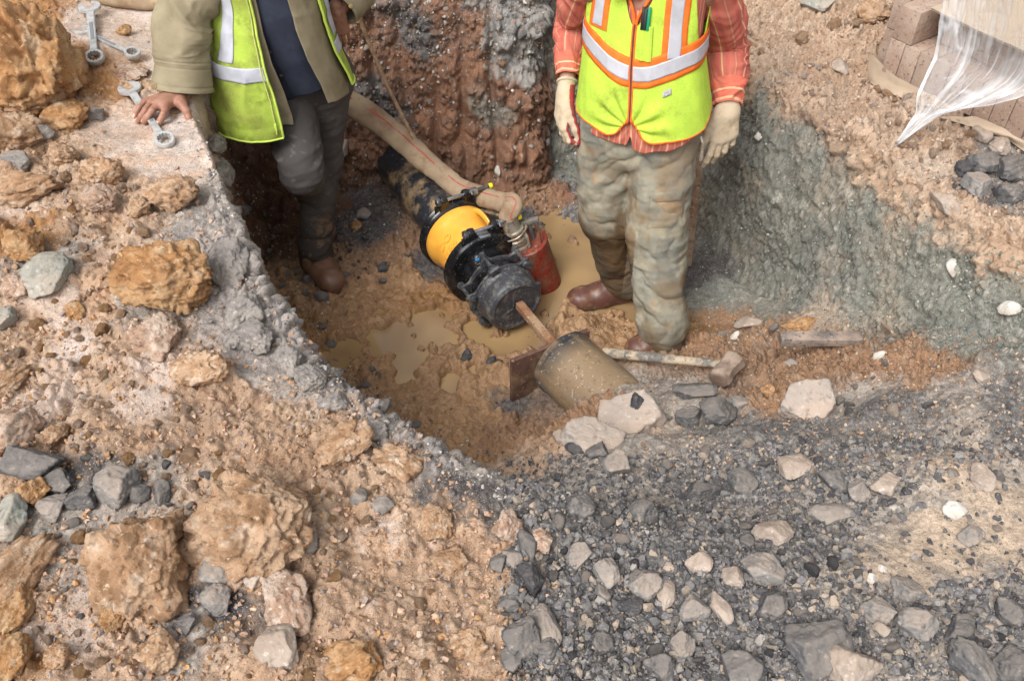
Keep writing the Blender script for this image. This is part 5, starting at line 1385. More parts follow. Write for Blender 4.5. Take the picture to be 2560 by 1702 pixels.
# ================================================================== figures: implicit bodies, lofted cloth
def sdf_mesh(prims, vox, k=.02, pad=3):
    """prims: list of (a, b, ra, rb[, k[, flat]]) tapered capsules; flat=(axis vector, factor) squashes. Returns verts, quads."""
    P_ = []
    lo = np.full(3, 1e9); hi = -lo
    for pr in prims:
        a, b = np.array(pr[0], float), np.array(pr[1], float); r = max(pr[2], pr[3])
        lo = np.minimum(lo, np.minimum(a, b) - r); hi = np.maximum(hi, np.maximum(a, b) + r)
    lo -= vox * pad + .002; hi += vox * pad + .002
    n = np.ceil((hi - lo) / vox).astype(int) + 1
    fld = np.full(n, .2, np.float32)
    ax = [lo[i] + vox * np.arange(n[i]) for i in range(3)]
    for pr in prims:
        a, b, ra, rb = np.array(pr[0], float), np.array(pr[1], float), pr[2], pr[3]
        kk = pr[4] if len(pr) > 4 and pr[4] is not None else k
        fl = pr[5] if len(pr) > 5 else None
        r = max(ra, rb) + kk + vox * 4
        l = np.minimum(a, b) - r; h = np.maximum(a, b) + r
        i0 = np.clip(((l - lo) / vox).astype(int), 0, n - 1); i1 = np.clip(((h - lo) / vox).astype(int) + 2, 1, n)
        X, Y, Z = np.meshgrid(ax[0][i0[0]:i1[0]], ax[1][i0[1]:i1[1]], ax[2][i0[2]:i1[2]], indexing='ij')
        d = np.stack([X - a[0], Y - a[1], Z - a[2]], -1); ab = b - a
        L2 = max((ab ** 2).sum(), 1e-12)
        if fl is not None:
            ax_, f = np.array(fl[0], float), fl[1]; ax_ /= np.linalg.norm(ax_)
            t0 = np.clip((d @ ab) / L2, 0, 1)
            q = d - t0[..., None] * ab
            qn = (q @ ax_)
            q = q + (qn * (1 / f - 1))[..., None] * ax_
            dist = (np.sqrt((q ** 2).sum(-1)) - (ra + (rb - ra) * t0)) * min(1, f)
        else:
            t0 = np.clip((d @ ab) / L2, 0, 1)
            dist = np.linalg.norm(d - t0[..., None] * ab, axis=-1) - (ra + (rb - ra) * t0)
        sub = fld[i0[0]:i1[0], i0[1]:i1[1], i0[2]:i1[2]]
        if kk > 0:
            hmix = np.clip(.5 + .5 * (sub - dist) / kk, 0, 1)
            res = sub * (1 - hmix) + dist * hmix - kk * hmix * (1 - hmix)
        else: res = np.minimum(sub, dist)
        fld[i0[0]:i1[0], i0[1]:i1[1], i0[2]:i1[2]] = res
    ins = fld < 0
    c = np.zeros(tuple(n - 1), np.int8)
    for dx in (0, 1):
        for dy in (0, 1):
            for dz in (0, 1):
                c += ins[dx:n[0] - 1 + dx, dy:n[1] - 1 + dy, dz:n[2] - 1 + dz]
    act = (c > 0) & (c < 8)
    idx = -np.ones(act.shape, np.int64); cells = np.argwhere(act); idx[act] = np.arange(len(cells))
    acc = np.zeros((len(cells), 3)); cnt = np.zeros(len(cells))
    corners = [(0, 0, 0), (1, 0, 0), (0, 1, 0), (1, 1, 0), (0, 0, 1), (1, 0, 1), (0, 1, 1), (1, 1, 1)]
    edges = [(i, j) for i in range(8) for j in range(i + 1, 8) if bin(i ^ j).count('1') == 1]
    val = {q: fld[tuple((cells + q).T)] for q in corners}
    for i, j in edges:
        p, q = corners[i], corners[j]
        a, b = val[p], val[q]; m = (a < 0) != (b < 0)
        t = np.where(m, a / np.where(m, a - b, 1), 0)
        pos = np.array(p) + t[:, None] * (np.array(q) - np.array(p))
        acc[m] += pos[m]; cnt[m] += 1
    V = (cells + acc / np.maximum(cnt, 1)[:, None]) * vox + lo
    F = []
    for axn in range(3):
        sh = [slice(None)] * 3
        s0 = list(sh); s1 = list(sh); s0[axn] = slice(0, -1); s1[axn] = slice(1, None)
        e = ins[tuple(s0)] != ins[tuple(s1)]
        o1, o2 = [(1, 2), (2, 0), (0, 1)][axn]
        pts = np.argwhere(e)
        ok = (pts[:, o1] > 0) & (pts[:, o2] > 0) & (pts[:, o1] < n[o1] - 1) & (pts[:, o2] < n[o2] - 1)
        pts = pts[ok]
        d1 = np.zeros(3, int); d1[o1] = 1; d2 = np.zeros(3, int); d2[o2] = 1
        q = np.stack([idx[tuple((pts - d1 - d2).T)], idx[tuple((pts - d2).T)], idx[tuple(pts.T)], idx[tuple((pts - d1).T)]], 1)
        inv = ins[tuple(pts.T)]
        q[~inv] = q[~inv][:, ::-1]
        F.append(q)
    F = np.concatenate(F); F = F[(F >= 0).all(1)]
    return V.astype(np.float32), F
def vnormals(V, F):
    N_ = np.zeros_like(V)
    a, b, c = V[F[:, 0]], V[F[:, 1]], V[F[:, 2]]
    fn = np.cross(b - a, c - a)
    if F.shape[1] == 4:
        fn = fn + np.cross(c - a, V[F[:, 3]] - a)
    for k in range(F.shape[1]): np.add.at(N_, F[:, k], fn)
    return N_ / (np.linalg.norm(N_, axis=1, keepdims=True) + 1e-12)
def smooth_v(V, F, it=2):
    for _ in range(it):
        acc = np.zeros_like(V); cnt = np.zeros(len(V))
        k = F.shape[1]
        for i in range(k):
            np.add.at(acc, F[:, i], V[F[:, (i + 1) % k]]); np.add.at(cnt, F[:, i], 1)
            np.add.at(acc, F[:, i], V[F[:, (i - 1) % k]]); np.add.at(cnt, F[:, i], 1)
        V = .5 * V + .5 * (acc / np.maximum(cnt, 1)[:, None]).astype(np.float32)
    return V
def sheet(fn, nu_, nv_, thick=.0, closed=False):
    """fn(u[],v[])->positions; returns V,F (with thickness if asked)"""
    u, v = np.meshgrid(np.linspace(0, 1, nu_), np.linspace(0, 1, nv_))
    V = fn(u.ravel(), v.ravel()).astype(np.float32)
    F = grid_faces(nv_, nu_)
    if closed:
        i = np.arange(nv_ - 1)
        F = np.concatenate([F, np.stack([i * nu_ + nu_ - 1, i * nu_, (i + 1) * nu_, (i + 1) * nu_ + nu_ - 1], 1)])
    if thick:
        n = vnormals(V, F); n0 = len(V)
        V2 = V - n * thick
        F2 = F[:, ::-1] + n0
        def rim(ids):
            ids = np.asarray(ids); return np.stack([ids[:-1], ids[1:], ids[1:] + n0, ids[:-1] + n0], 1)
        g = np.arange(n0).reshape(nv_, nu_)
        R_ = [rim(g[0][::-1]), rim(g[-1])]
        if not closed: R_ += [rim(g[:, 0]), rim(g[:, -1][::-1])]
        V = np.concatenate([V, V2]); F = np.concatenate([F, F2] + R_)
    return V, F
def tube_uv(path, rad, n_len=120, n_ang=72, up=(0, -1, 0), flat=1.0, ends=True):
    Pc = catmull(path, n_len); L = np.concatenate([[0], np.cumsum(np.linalg.norm(np.diff(Pc, axis=0), axis=1))])
    rr = catmull(np.array([[r, 0, 0] for r in rad]), n_len)[:, 0]
    V, A_, Lq = [], [], []
    Y = V3(up)
    for i in range(n_len):
        t = V3(Pc[min(i + 1, n_len - 1)] - Pc[max(i - 1, 0)]).normalized()
        Y = (Y - t * Y.dot(t)).normalized(); X = Y.cross(t).normalized()
        a = np.linspace(0, 2 * PI, n_ang, endpoint=False)
        V.append(Pc[i] + (np.cos(a)[:, None] * np.array(Y) * flat + np.sin(a)[:, None] * np.array(X)) * rr[i])
        A_.append(a); Lq.append(np.full(n_ang, L[i]))
    V = np.concatenate(V).astype(np.float32)
    i = np.arange((n_len - 1) * n_ang); r = i // n_ang; c = i % n_ang
    F = np.stack([r * n_ang + c, r * n_ang + (c + 1) % n_ang, (r + 1) * n_ang + (c + 1) % n_ang, (r + 1) * n_ang + c], 1)
    return V, F, np.concatenate(A_), np.concatenate(Lq), L[-1]
def cloth_noise(V, amp, f=9, stretch=(1, 1, .5), off=0.0):
    q = V * np.array(stretch, np.float32)
    return (ridge(q, f, 3, .45, off) * .6 + fbm(q, f * .5, 3, .5, off + 5) * .7) * amp
def mk(name, V, F, m, parent, cols=None, smooth=True):
    return link(name, np_mesh(name, V, F, smooth, cols), m, parent)
def hand_prims(W0, D, N_, T_, curl, s=1.0, thumb=None, spread=.10, thick=1.0, tips=None):
    """W0 wrist, D to the fingers, N_ out of the back of the hand, T_ thumb side. curl = bend per joint for the four fingers (radians)"""
    W0, D, N_, T_ = V3(W0), V3(D).normalized(), V3(N_).normalized(), V3(T_).normalized()
    pr = []
    k1 = .010 * s
    kn = []
    for i, (off, ln) in enumerate(((.030, .088), (.010, .092), (-.010, .088), (-.029, .080))):
        b = W0 + T_ * off * s + D * ln * s
        kn.append(b)
        pr.append((W0 + T_ * off * .55 * s + D * .012 * s, b, .0175 * s * thick, .0125 * s * thick, .018 * s, (N_, .85)))
    pr.append((W0 - D * .03 * s, W0 + D * .01 * s, .026 * s, .026 * s, .02 * s, (N_, .75)))
    segs = ((.045, .027, .023), (.050, .031, .024), (.046, .029, .023), (.036, .022, .020))
    ends = []
    for i in range(4):
        c = curl[i] if isinstance(curl[i], (tuple, list)) else (curl[i],) * 3
        p = kn[i]; ang = 0; sp = spread * (1.5 - i) 
        d0 = (D + T_ * sp).normalized()
        r = (.0100, .0102, .0098, .0086)[i] * s * thick
        for j in range(3):
            ang += c[j]
            d = d0 * math.cos(ang) - N_ * math.sin(ang)
            q = p + d * segs[i][j] * s
            rj = r * (1 - .09 * j); pr.append((p, q, rj, rj * .92, .004 * s))
            p = q
        ends.append((p, d, r * .8))
    th = thumb or ((.55, .55, .35), (.75, .35, .25), (.85, .2, .1))
    p = W0 + T_ * .020 * s + D * .018 * s
    pr.append((p, p + (T_ * .6 + D * .6 - N_ * .3).normalized() * .03 * s, .017 * s * thick, .015 * s * thick, .018 * s))
    p = p + (T_ * .35 + D * .3).normalized() * .012 * s
    for j, ln in enumerate((.042, .034, .027)):
        w = th[j]; d = (D * w[0] + T_ * w[1] - N_ * w[2]).normalized()
        q = p + d * ln * s
        pr.append((p, q, (.0145, .0118, .0108)[j] * s * thick, (.012, .0108, .009)[j] * s * thick, .008 * s)); p = q
    ends.append((p, d, .009 * s))
    return pr, ends
M_skin = mat('tanned_skin', base=lin('A67C68', .95), rough=.5, spec=.4, var_c=lin('8E5A46', .95), var_scale=30, thr=(.4, .75), bump=.0006, bump_scale=140)
M_nail = mat('fingernail', base=lin('D8B49E'), rough=.35)
# ------------------------------------------------------------------ the worker on the right: hi-vis vest, red striped shirt, muddy trousers, gloves
M_lime = mat('lime_mesh_fabric', base=lin('C2E04E', .9), rough=.9, spec=.15, var_c=lin('AECA4A', .88), var_scale=7, stain=(11, .55, lin('7E8238'), .6), thr=(.4, .7), speck=(330, .5, lin('CDE86A'), lin('94B03C')), bump=.0010, bump_scale=330)
M_orange = mat('orange_tape', base=lin('F8782A', .92), rough=.7, spec=.3, var_c=lin('EE6A20', .92), var_scale=30, bump=.0004, bump_scale=200)
M_silver = mat('reflective_tape', base=lin('BEBEC4', .9), stain=(12, .57, lin('8E8A84'), .6), rough=.45, spec=.5, metal=.1, var_c=lin('A6A6AA', .9), var_scale=14, thr=(.5, .75), bump=.0005, bump_scale=60)
M_zip = mat('dark_brown_zip', base=lin('5A3830'), rough=.5, bump=.001, bump_scale=400)
M_shirtR = mat('red_striped_cotton', attr='Col', rough=.9, spec=.15, bump=.0006, bump_scale=300)
M_trR = mat('muddy_camouflage_cotton', attr='Col', rough=.9, spec=.15, bump=.0012, bump_scale=120)
M_glove = mat('knitted_glove', base=lin('C4B298', .95), rough=.95, spec=.15, stain=(16, .54, lin('8E7658'), .7), var_c=lin('A8947A', .95), var_scale=18, thr=(.5, .8), bump=.0008, bump_scale=320)
M_glovered = mat('red_rubber_glove_palm', base=lin('B8383A'), rough=.6, var_c=lin('8C4A46'), var_scale=30, bump=.0008, bump_scale=160)
M_bootR = mat('wet_brown_leather', base=lin('5E3C33'), rough=.42, spec=.5, stain=(22, .5, lin('8A6C50'), .75), var_c=lin('8A6A4E'), var_scale=10, thr=(.5, .75), bump=.0012, bump_scale=40)
M_sole = mat('muddy_rubber_sole', base=lin('3A2E28'), rough=.7, var_c=lin('7A6044'), var_scale=20)

YAW = R(-22)
FR = V3((math.sin(YAW), -math.cos(YAW), 0)); RT = V3((math.cos(YAW), math.sin(YAW), 0))   # front and the viewer's right
PR = np.array(PY(640, 139, 2.88))
manR_c = [(1.52, (.462, 2.985), .175, .10), (1.46, (.462, 2.98), .205, .125), (1.35, (.460, 2.965), .205, .140), (1.22, (.462, 2.94), .208, .152), (1.10, (.470, 2.91), .222, .165), (.98, (.478, 2.90), .238, .172), (.90, (.475, 2.90), .23, .165)]
def ring_at(lv, z):
    zs = np.array([l[0] for l in lv])[::-1]
    f = lambda g: np.interp(z, zs, np.array([g(l) for l in lv])[::-1])
    return f(lambda l: l[1][0]), f(lambda l: l[1][1]), f(lambda l: l[2]), f(lambda l: l[3])
def torsoR(phi, z, off=0.0, fold=1.0):
    """phi = angle from the zip, positive towards the viewer's right"""
    cx, cy, rx, ry = ring_at(manR_c, z)
    rx = rx + off; ry = ry + off
    e = 2.4
    s_p, c_p = np.sin(phi), np.cos(phi)
    den = (np.abs(s_p / rx) ** e + np.abs(c_p / ry) ** e) ** (1 / e)
    X = s_p / den; Y = c_p / den
    if fold:
        q = np.stack([X * 1.0, z * .55 + X * .35, Y * 1.0], 1).astype(np.float32)
        dd = ridge(q, 7, 3, .4, 2.0) * .007 * fold + fbm(q, 5, 2, .5, 8) * .010 * fold
        # folds that fan out from the foot of the zip
        a = np.arctan2(z - 1.03, X + .001); dist = np.hypot(z - 1.03, X)
        dd = dd + fold * .006 * np.sin(a * 11) * np.exp(-((dist - .09) / .07) ** 2) * (c_p > 0)
        X = X + dd * s_p * 1.0; Y = Y + dd * c_p
    return np.stack([cx + X * RT.x + Y * FR.x, cy + X * RT.y + Y * FR.y, z], 1)
manR = empty('person', (.47, 2.85, .0), 'worker in lime and orange vest over red striped shirt, muddy camouflage trousers and gloves', 'person')
# body under the clothes, one surface
SHR = (V3((.255, 3.0, 1.47)), V3((.665, 2.96, 1.47)))
ELR = (V3(PY(572, 22, 3.19)), V3(PY(727, 44, 3.13)))
WRR = (V3(PY(567, 84, 3.00)), V3(PY(728, 105, 2.95)))
HIR = (V3((.365, 2.92, .92)), V3((.565, 2.88, .92)))
KNR = (V3(PY(608, 215, 2.93)), V3(PY(656, 230, 2.77)))
ANR = (V3(PY(622, 281, 3.0)), V3(PY(660, 334, 2.64)))
pr = [((.46, 2.96, 1.40), (.47, 2.92, 1.0), .115, .10, .05), ((.28, 2.99, 1.45), (.64, 2.96, 1.45), .075, .075, .05), ((.46, 2.97, 1.46), (.455, 2.93, 1.60), .058, .055, .03),
      ((.45, 2.92, 1.70), (.45, 2.90, 1.735), .088, .096, .03), ((.44, 2.865, 1.655), (.44, 2.86, 1.65), .052, .048, .03), ((.435, 2.80, 1.705), (.435, 2.792, 1.695), .014, .016, .012),
      ((.355, 2.92, 1.70), (.355, 2.92, 1.72), .018, .02, .006), ((.545, 2.91, 1.70), (.545, 2.91, 1.72), .018, .02, .006), ((.415, 2.812, 1.655), (.46, 2.812, 1.655), .009, .009, .006)]
for i in (0, 1):
    pr += [(SHR[i], ELR[i], .052, .042, .03), (ELR[i], WRR[i], .042, .029, .02), (HIR[i], KNR[i], .09, .062, .05), (KNR[i], ANR[i], .06, .04, .03), (ANR[i], ANR[i] - UP * .05, .04, .042, .02)]
V, F = sdf_mesh(pr, .009, .02)
body = mk('body', V, F, M_skin, manR)
# hard hat (above the picture)
b = MB(); b.lathe((.45, 2.92, 1.735), (0, 0, 1), [(-.012, .150), (-.004, .155), (.0, .125), (.05, .118), (.09, .085), (.115, .03), (.118, 0)], 40)
b.done('hard_hat', mat('white_plastic', base=lin('E8E8E4', .9), rough=.35), manR)

# trousers
prt = [((.385, 2.91, .99), (.555, 2.89, .99), .115, .115, .05, (FR, .95)), ((.39, 2.91, .90), (.55, 2.88, .90), .122, .122, .05)]
kn = KNR; an = ANR
prt += [(HIR[0] - UP * .02, kn[0], .118, .104, .03), (kn[0], an[0] + UP * .03, .104, .082, .05), (an[0] + UP * .07, an[0] + UP * .035, .084, .086, .02),
        (HIR[1] - UP * .02, kn[1], .122, .108, .03), (kn[1], an[1] + UP * .05, .108, .090, .05), (an[1] + UP * .07, an[1] + UP * .0, .090, .086, .02)]
V, F = sdf_mesh(prt, .0055, .03)
V = smooth_v(V, F, 2); N0 = vnormals(V, F)
q = V.copy()
# horizontal sagging folds, stronger towards the hems, and long diagonal ones on the thighs
zz = V[:, 2]
hipf = sstep(.55, .8, zz)
dd = ridge(V * np.array([.6, .6, 1.5], np.float32) + fbm(V, 3, 2, .5, 3)[:, None] * .10, 6.5, 3, .42, 4.0) * (.008 + .008 * sstep(.4, .12, zz))
dd += fbm(V, 6, 3, .5, 14) * .009
# hanging folds: from the crotch down the inside, pulls across the knee, stacked rings above the shoes
for (pc, ax, fr, am, wd) in (((.47, 2.78, .84), (.5, 0, -.85), 40, .009, .14), ((.60, 2.70, .58), (.85, 0, .5), 34, .009, .15), ((.40, 2.86, .56), (.5, 0, .85), 38, .008, .12), ((.56, 2.62, .26), (.62, 0, .78), 30, .012, .13), ((.43, 2.9, .22), (-.4, 0, .9), 40, .007, .10), ((.64, 2.76, .78), (.85, 0, -.45), 34, .008, .13), ((.36, 2.84, .76), (-.8, 0, .55), 34, .008, .13), ((.52, 2.64, .42), (.7, 0, .7), 36, .008, .10)):
    r_ = V - np.array(pc, np.float32); ph_ = (r_ @ np.array(ax, np.float32)) * fr + fbm(V, 7, 3, .5, fr) * 3.5
    dd += am * 1.5 * (np.abs(np.sin(ph_)) ** .6 - .6) * np.exp(-((r_ ** 2).sum(1)) / wd ** 2)
dd += ridge(V * np.array([1.2, 1.2, .7], np.float32) + V[:, [2, 0, 1]] * .5, 7, 2, .4, 24) * .009
V = V + N0 * dd[:, None]
# camouflage: washed out patches, mud soaked knees
def lay(cc, m, col): return cc * (1 - m[:, None]) + m[:, None] * np.array(lin(col, .95), np.float32)
def camo(V):
    zz = V[:, 2]
    c1, c2, c3 = fbm(V * np.array([1, 1, .7], np.float32), 9, 3, .5, 61), fbm(V, 10, 3, .5, 161), fbm(V, 8, 3, .5, 261)
    cc = np.repeat(np.array([lin('928D7C', .95)], np.float32), len(V), 0)
    cc = lay(cc, sstep(.02, .08, c1) * .5, 'AAA28E'); cc = lay(cc, sstep(.10, .15, c2) * .5, '70726C'); cc = lay(cc, sstep(.14, .19, c3) * .4, '84857E')
    isR = (V[:, 0] < .47 - (V[:, 2] - .5) * .02)
    mud1 = sstep(.0, .35, fbm(V, 5, 5, .6, 71) + .30 * sstep(.62, .35, zz) * isR + .1 * sstep(.35, .1, zz) - .05)
    cc = lay(cc, mud1 * .45, '84684A')
    cc = lay(cc, sstep(.18, .4, fbm(V, 6, 5, .65, 81)) * .5 * sstep(1.0, .75, zz), 'A0764E')
    cc = lay(cc, sstep(.16, .06, zz + .04 * c1) * .7, '5C4E40')
    st_ = fbm(V * np.array([1, 1, 2.5], np.float32), 11, 5, .65, 301)
    cc = lay(cc, sstep(.0, .3, st_) * .3, '94805F'); cc = lay(cc, sstep(-.1, -.4, st_) * .4, '625E52')
    wet = sstep(.60, .47, zz + .07 * fbm(V, 8, 3, .5, 9)) * isR
    cc = lay(cc, wet * .85, '493A2B')
    wet2 = sstep(.1, .3, fbm(V, 5, 4, .6, 401)) * isR * sstep(.9, .7, zz)
    cc = lay(cc, wet2 * .6, '6A5036')
    cc = lay(cc, sstep(.12, .3, fbm(V * np.array([1, 1, .6], np.float32), 6, 5, .62, 501)) * .5, '786246')
    cc = cc * (1 + .14 * fbm(V, 25, 3, .6, 5)[:, None])
    return lay(cc, sstep(.26, .08, zz + .05 * c1) * .7, '62523E')
cc = camo(V)
trR = mk('trousers', V, F, M_trR, manR, cc)
# side pocket on the near thigh, with flap, and hem cuffs
def on_surf(bv, p, d):
    h = bv.ray_cast(V3(p), V3(d)); return h[0] if h[0] is not None else V3(p)
bvT = BVHTree.FromPolygons([V3(v) for v in V.tolist()], F.tolist())
def patch(bv, quad_px, nu_, nv_, off, bulge=0.0, ydir=None, noise=0):
    """a cloth patch lying on a surface: corners given where they show in the photograph (tl, tr, br, bl)"""
    tl, tr, br, bl = [np.array(c, float) for c in quad_px]
    Vp = []
    for j in range(nv_):
        for i in range(nu_):
            u, v = i / (nu_ - 1), j / (nv_ - 1)
            p = (tl * (1 - u) + tr * u) * (1 - v) + (bl * (1 - u) + br * u) * v
            d = V3(ray(*p)).normalized()
            h = bv.ray_cast(V3(CP), d)
            q = h[0] if h[0] is not None else (Vp[-1] if Vp else V3(CP) + d * 3)
            n = h[1] if h[0] is not None else -d
            if n.dot(d) > 0: n = -n
            Vp.append(q + (n * .5 - d * .5) * (off + bulge * (math.sin(PI * u) * math.sin(PI * v)) ** .5))
    Vp = np.array([v[:] for v in Vp], np.float32)
    return Vp, grid_faces(nv_, nu_)
V_, F_ = patch(bvT, [(650, 196), (680, 192), (682, 226), (648, 228)], 30, 34, .004, .008)
V_ += (fbm(V_, 14, 3, .5, 3) * .006)[:, None] * np.array([0, -1, .5], np.float32)
mk('cargo_pocket', V_, F_, M_trR, trR, camo(V_))
G_v = V_.reshape(34, 30, 3); b = MB(); b.tube([V3(p) for p in np.concatenate([G_v[::3, 0], G_v[-1, ::3], G_v[::-3, -1]])] , .0014, 6, 120); b.done('pocket_seam', mat('dark_seam_thread', base=lin('7C7767'), rough=.95), trR)
V_, F_ = patch(bvT, [(648, 193), (682, 189), (680, 199), (656, 202)], 26, 10, .013, .004)
mk('pocket_flap', V_, F_, M_trR, trR, camo(V_) * .9)

# shirt: torso tube, tails below the vest, striped
def stripes(a, width_m, base='C46E5E', n=16, seed=0):
    f = (a / (2 * PI) * n)
    cc = np.repeat(np.array([lin(base, .92)], np.float32), len(a), 0)
    fr = f % 1
    k = np.floor(f).astype(int)
    cc = lay(cc, ((fr > .35) & (fr < .75)).astype(np.float32) * .55, 'B65A52')
    l1 = (np.abs(fr - .05) < width_m).astype(np.float32); l2 = (np.abs(fr - .55) < width_m * .6).astype(np.float32)
    cc = lay(cc, l1 * .85, 'E8C49A'); cc = lay(cc, l2 * .7, 'C9A27E')
    return cc
def fR(u, v):
    phi = (u * 2 - 1) * PI
    phw = np.abs(phi)
    zb = .955 + .05 * sstep(.7, 1.4, phw) - .02 * np.exp(-((phi - .25) / .3) ** 2) + .05 * np.exp(-(phi / .05) ** 2)
    zt = 1.50 - .0 * u
    z = zt + (zb - zt) * v
    return torsoR(phi, z, -.010 - .002 * v, .6)
V, F = sheet(fR, 260, 130, .003)
u_, v_ = np.meshgrid(np.linspace(0, 1, 260), np.linspace(0, 1, 130)); uu = np.concatenate([u_.ravel(), u_.ravel()])
cc = stripes(uu * 2 * PI, .05, n=26)
cc = lay(cc, sstep(.1, .4, fbm(V, 12, 4, .6, 3)) * .3, '9A6A50')
shirt = mk('shirt', V, F, M_shirtR, manR, cc)
V, F = sdf_mesh([(SHR[0] + V3((.02, 0, .0)), SHR[1] - V3((.02, 0, .0)), .080, .080, .04), ((.37, 2.975, 1.47), (.55, 2.965, 1.47), .095, .095, .05), ((.46, 2.975, 1.49), (.457, 2.955, 1.555), .078, .068, .04)], .007, .04)
V = V + vnormals(V, F) * (fbm(V, 9, 3, .5, 6) * .006)[:, None]
mk('shirt_yoke', V, F, M_shirtR, shirt, stripes(np.arctan2(V[:, 0] - .46, .3 + 0 * V[:, 0]) * 3.2 + 9, .05, n=24))
b = MB()
for zz_ in (1.44, 1.38, 1.32): 
    c = V3(torsoR(np.array([.02]), np.array([zz_]), -.006)[0]); b.cyl(c, c + FR * .003, .006, 12)
b.done('button', mat('red_button', base=lin('C05A4A'), rough=.4), shirt)
# sleeves
def sleeve(i, rad, pts, up, name='sleeve', cuff=True):
    V, F, a, l, L = tube_uv(pts, rad, 150, 110, up)
    ctr = V.copy()
    n = vnormals(V, F)
    s_ = np.sign((n * (V - np.repeat(catmull(pts, 150), 110, 0))).sum(1)).mean(); n = n * (1 if s_ > 0 else -1)
    fl = l / L
    q = np.stack([np.cos(a) * .05, np.sin(a) * .05, l * 1.5 + .035 * np.sin(a * 2 + l * 20)], 1).astype(np.float32)
    d = ridge(q, 15, 3, .45, 3.3 + i) * .0115 * sstep(0, .25, fl) + fbm(q, 9, 3, .5, 7 + i) * .009
    V = V + n * d[:, None]
    cc = stripes(a, .035, n=15)
    cf = (fl > .86).astype(np.float32) if cuff else 0 * fl
    cc = lay(cc, cf, 'D4705C'); 
    cc = lay(cc, cf * (np.abs(fl - .93) < .006) * .8, 'E8C49A'); cc = lay(cc, cf * (np.abs(fl - .98) < .008) * .8, 'E0B890')
    cc = lay(cc, sstep(.1, .5, fbm(V, 14, 4, .6, 3)) * .3, 'B07860')
    return mk(name, V, F if s_ > 0 else F[:, ::-1], M_shirtR, manR, cc)
e0, w0 = ELR[0], WRR[0]
sleeve(0, [.075, .068, .060, .062, .052, .046, .044], [SHR[0] + V3((.02, 0, .03)), SHR[0] * .5 + e0 * .5, e0 + (SHR[0] - e0) * .12, e0 + (w0 - e0) * .12, e0 * .5 + w0 * .5, e0 * .28 + w0 * .72, e0 * .12 + w0 * .88], (0, -1, 0))
e1, w1 = ELR[1], WRR[1]
sleeve(1, [.085, .080, .076, .080, .072, .058, .050, .049], [SHR[1] + V3((-.02, 0, .03)), SHR[1] * .5 + e1 * .5, e1 + (SHR[1] - e1) * .12, e1 + (w1 - e1) * .15, e1 * .5 + w1 * .5, e1 * .25 + w1 * .75, e1 * .1 + w1 * .9, w1], (0, -1, 0))

# vest
def vhem(phi):
    p = np.abs(phi)
    return 1.005 + .050 * np.exp(-(p / .16) ** 2) - .012 * np.exp(-((p - .5) / .3) ** 2) + .045 * sstep(.9, 1.9, p)
def fV(u, v, off=.004):
    phi = .02 + u * (2 * PI - .04)
    ph = np.where(phi > PI, phi - 2 * PI, phi)
    zt = 1.50 - .14 * np.exp(-(ph / .35) ** 2)            # V neck
    # arm holes
    zt = zt - .20 * np.exp(-((np.abs(ph) - 1.45) / .28) ** 4)
    z = zt + (vhem(ph) - zt) * v
    gap = .075 * sstep(1.08, 1.01, z) * np.exp(-(ph / .25) ** 2)
    ph2 = ph + np.sign(ph) * gap
    return torsoR(ph2, z, off)
V, F = sheet(fV, 420, 170, .003)
vest = mk('vest', V, F, M_lime, manR)
def strip(name, p0, p1, zf0, zf1, off, m, nu_=200, nv_=10, par=None, thick=.0015):
    def f(u, v):
        phi = p0 + (p1 - p0) * u
        return torsoR(phi, zf0(phi) * (1 - v) + zf1(phi) * v, off)
    V, F = sheet(f, nu_, nv_, thick)
    return mk(name, V, F, m, par or vest)
sag = lambda z: (lambda p: z + .055 * sstep(0, 1.3, np.abs(p)) + .012 * (p < 0) * np.abs(p))
def band_pair(nm, za, zb, off, m):
    strip(nm, .045, PI, sag(za), sag(zb), off, m); strip(nm, -.045, -PI, sag(za), sag(zb), off, m)
band_pair('orange_band', 1.265, 1.170, .0095, M_orange)
band_pair('reflective_band', 1.240, 1.192, .0125, M_silver)
def vstrip(name, pf, w, z0, z1, off, m):
    def f(u, v):
        z = z0 + (z1 - z0) * v
        phi = pf(z) + (u - .5) * w
        return torsoR(phi, z, off)
    V, F = sheet(f, 14, 80, .0015); return mk(name, V, F, m, vest)
pf1 = lambda z: .80 - .35 * (z - 1.27) * 0 - .6 * (1.5 - z) * 0 + .25 * (z - 1.3)
vstrip('orange_band', pf1, .44, 1.49, 1.285, .0090, M_orange); vstrip('reflective_band', pf1, .22, 1.49, 1.275, .0120, M_silver)
pf2 = lambda z: -.78 - .25 * (z - 1.3)
vstrip('orange_band', pf2, .40, 1.49, 1.33, .0090, M_orange); vstrip('reflective_band', pf2, .2, 1.49, 1.34, .0120, M_silver)
# bindings along hem and zip
def edge_tube(name, fn, t0, t1, r, m, n=160, par=None):
    t = np.linspace(t0, t1, n); P_ = fn(t)
    b = MB(); b.tube([V3(p) for p in P_], r, 8, n, 1.0); return b.done(name, m, par or vest)
def hemf(t):
    ph = t; z = vhem(ph); gap = .075 * sstep(1.08, 1.01, z) * np.exp(-(ph / .25) ** 2)
    return torsoR(ph + np.sign(ph) * gap, z + .001, .004)
edge_tube('hem_binding', hemf, .02, PI, .0042, M_orange); edge_tube('hem_binding', hemf, -.02, -PI, .0042, M_orange)
for sg in (1, -1):
    def zf(t, sg=sg):
        z = t; gap = .075 * sstep(1.08, 1.01, z)
        ph = sg * (.028 + gap)
        return torsoR(ph, z, .006)
    edge_tube('zip_binding', zf, 1.37, 1.05, .0050, M_orange)
    def nf(t, sg=sg):
        return torsoR(sg * (.028 + .35 * sstep(1.37, 1.5, t)), t, .006)
    edge_tube('neck_binding', nf, 1.36, 1.5, .0050, M_orange)
